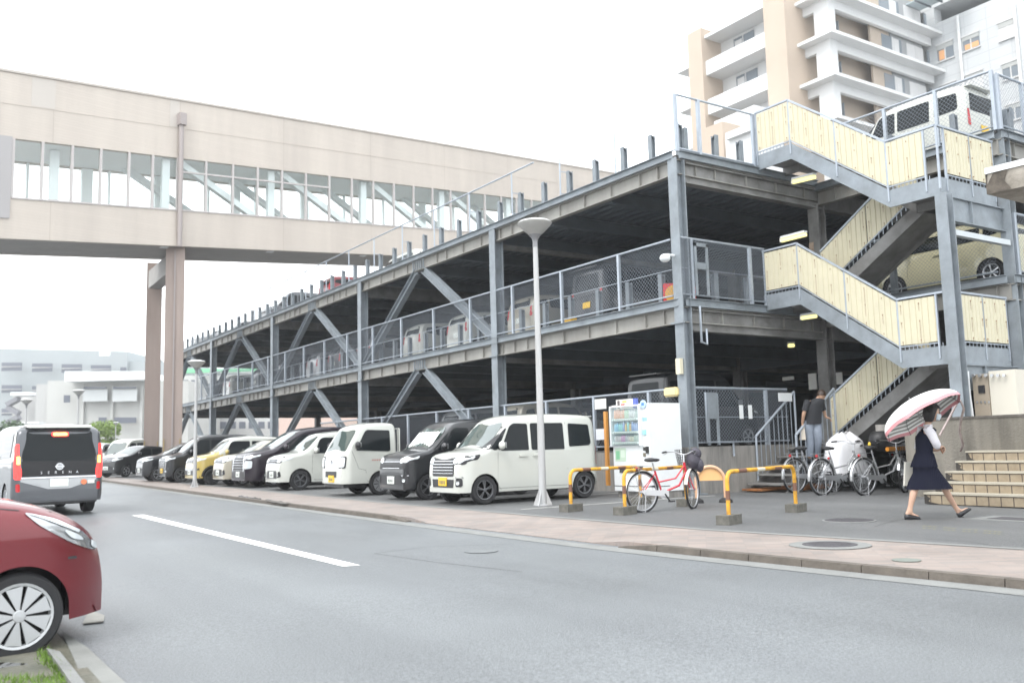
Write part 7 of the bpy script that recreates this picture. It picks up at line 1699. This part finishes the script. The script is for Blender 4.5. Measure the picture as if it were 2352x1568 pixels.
loft('t_shirt', [(neck-V((0, 0, .0)), .07, .07, R3, F3), (neck-R3*.03-V((0, 0, .05)), .17, .12, R3, F3), (chest+V((0, 0, .02)), .20, .135, R3, F3), (chest.lerp(pel, .5), .185, .135, R3, F3), (pel-V((0, 0, .02)), .185, .15, R3, F3)], tee, ma, fold=.02)
sleeve([sN+V((0, 0, .02)), sN.lerp(elN, .8)], [.075, .066], 'sleeve', tee, ma); sleeve([sF+V((0, 0, .02)), sF.lerp(elF, .8)], [.075, .066], 'sleeve', tee, ma)
for (h0, kk, aa_) in ((pel-R3*.075, kL, aL), (pel+R3*.075, kR, aR)): sleeve([h0+V((0, 0, .07)), h0-V((0, 0, .05)), h0.lerp(kk, .5), kk, kk.lerp(aa_, .5), aa_+V((0, 0, .01))], [.115, .115, .10, .085, .078, .075], 'trouser_leg', trs, ma)
for aa_ in (aL, aR): b = MB(); b.sphere(aa_+F3*.06-V((0, 0, .065)), .06, 12, 8, (1, 1, .6), M=None); b.sphere(aa_+F3*.13-V((0, 0, .075)), .05, 12, 8, (1, 1, .55)); b.build('shoe', shoe, ma, smooth=60)
face(ma, hdm, F3*.8+R3*.6-V((0, 0, .25)), (0, 0, 1), 1.05, skin2, None, mat('dark_brown_hair', (.035, .02, .013), .5), 'short')
b = MB(); p = MP(1842, 978, -.05); b.prism([p, p+R3*.05, p+R3*.07-V((0, 0, .30)), p-R3*.07-V((0, 0, .30))], F3*.04); tag(b.build('paper_bag', mat('pale_bag', (.58, .52, .44), .7)), 'pale bag carried in the left hand of the climbing person', 'bag')
# ================================================================ RAINY AIR
b = MB(); b.box((-400, -250, -3.0), (100, 260, 75)); hz = b.build('haze', MATS['concrete_placeholder'] if False else concrete)
M = bpy.data.materials.new('rainy_air'); M.use_nodes = True; t = M.node_tree
for n in list(t.nodes): t.nodes.remove(n)
o_ = t.nodes.new('ShaderNodeOutputMaterial'); pv = t.nodes.new('ShaderNodeVolumePrincipled'); pv.inputs['Color'].default_value = (.96, .98, 1, 1); pv.inputs['Density'].default_value = .0009; pv.inputs['Anisotropy'].default_value = .2
t.links.new(pv.outputs[0], o_.inputs['Volume']); hz.data.materials.clear(); hz.data.materials.append(M); tag(hz, kind='stuff')
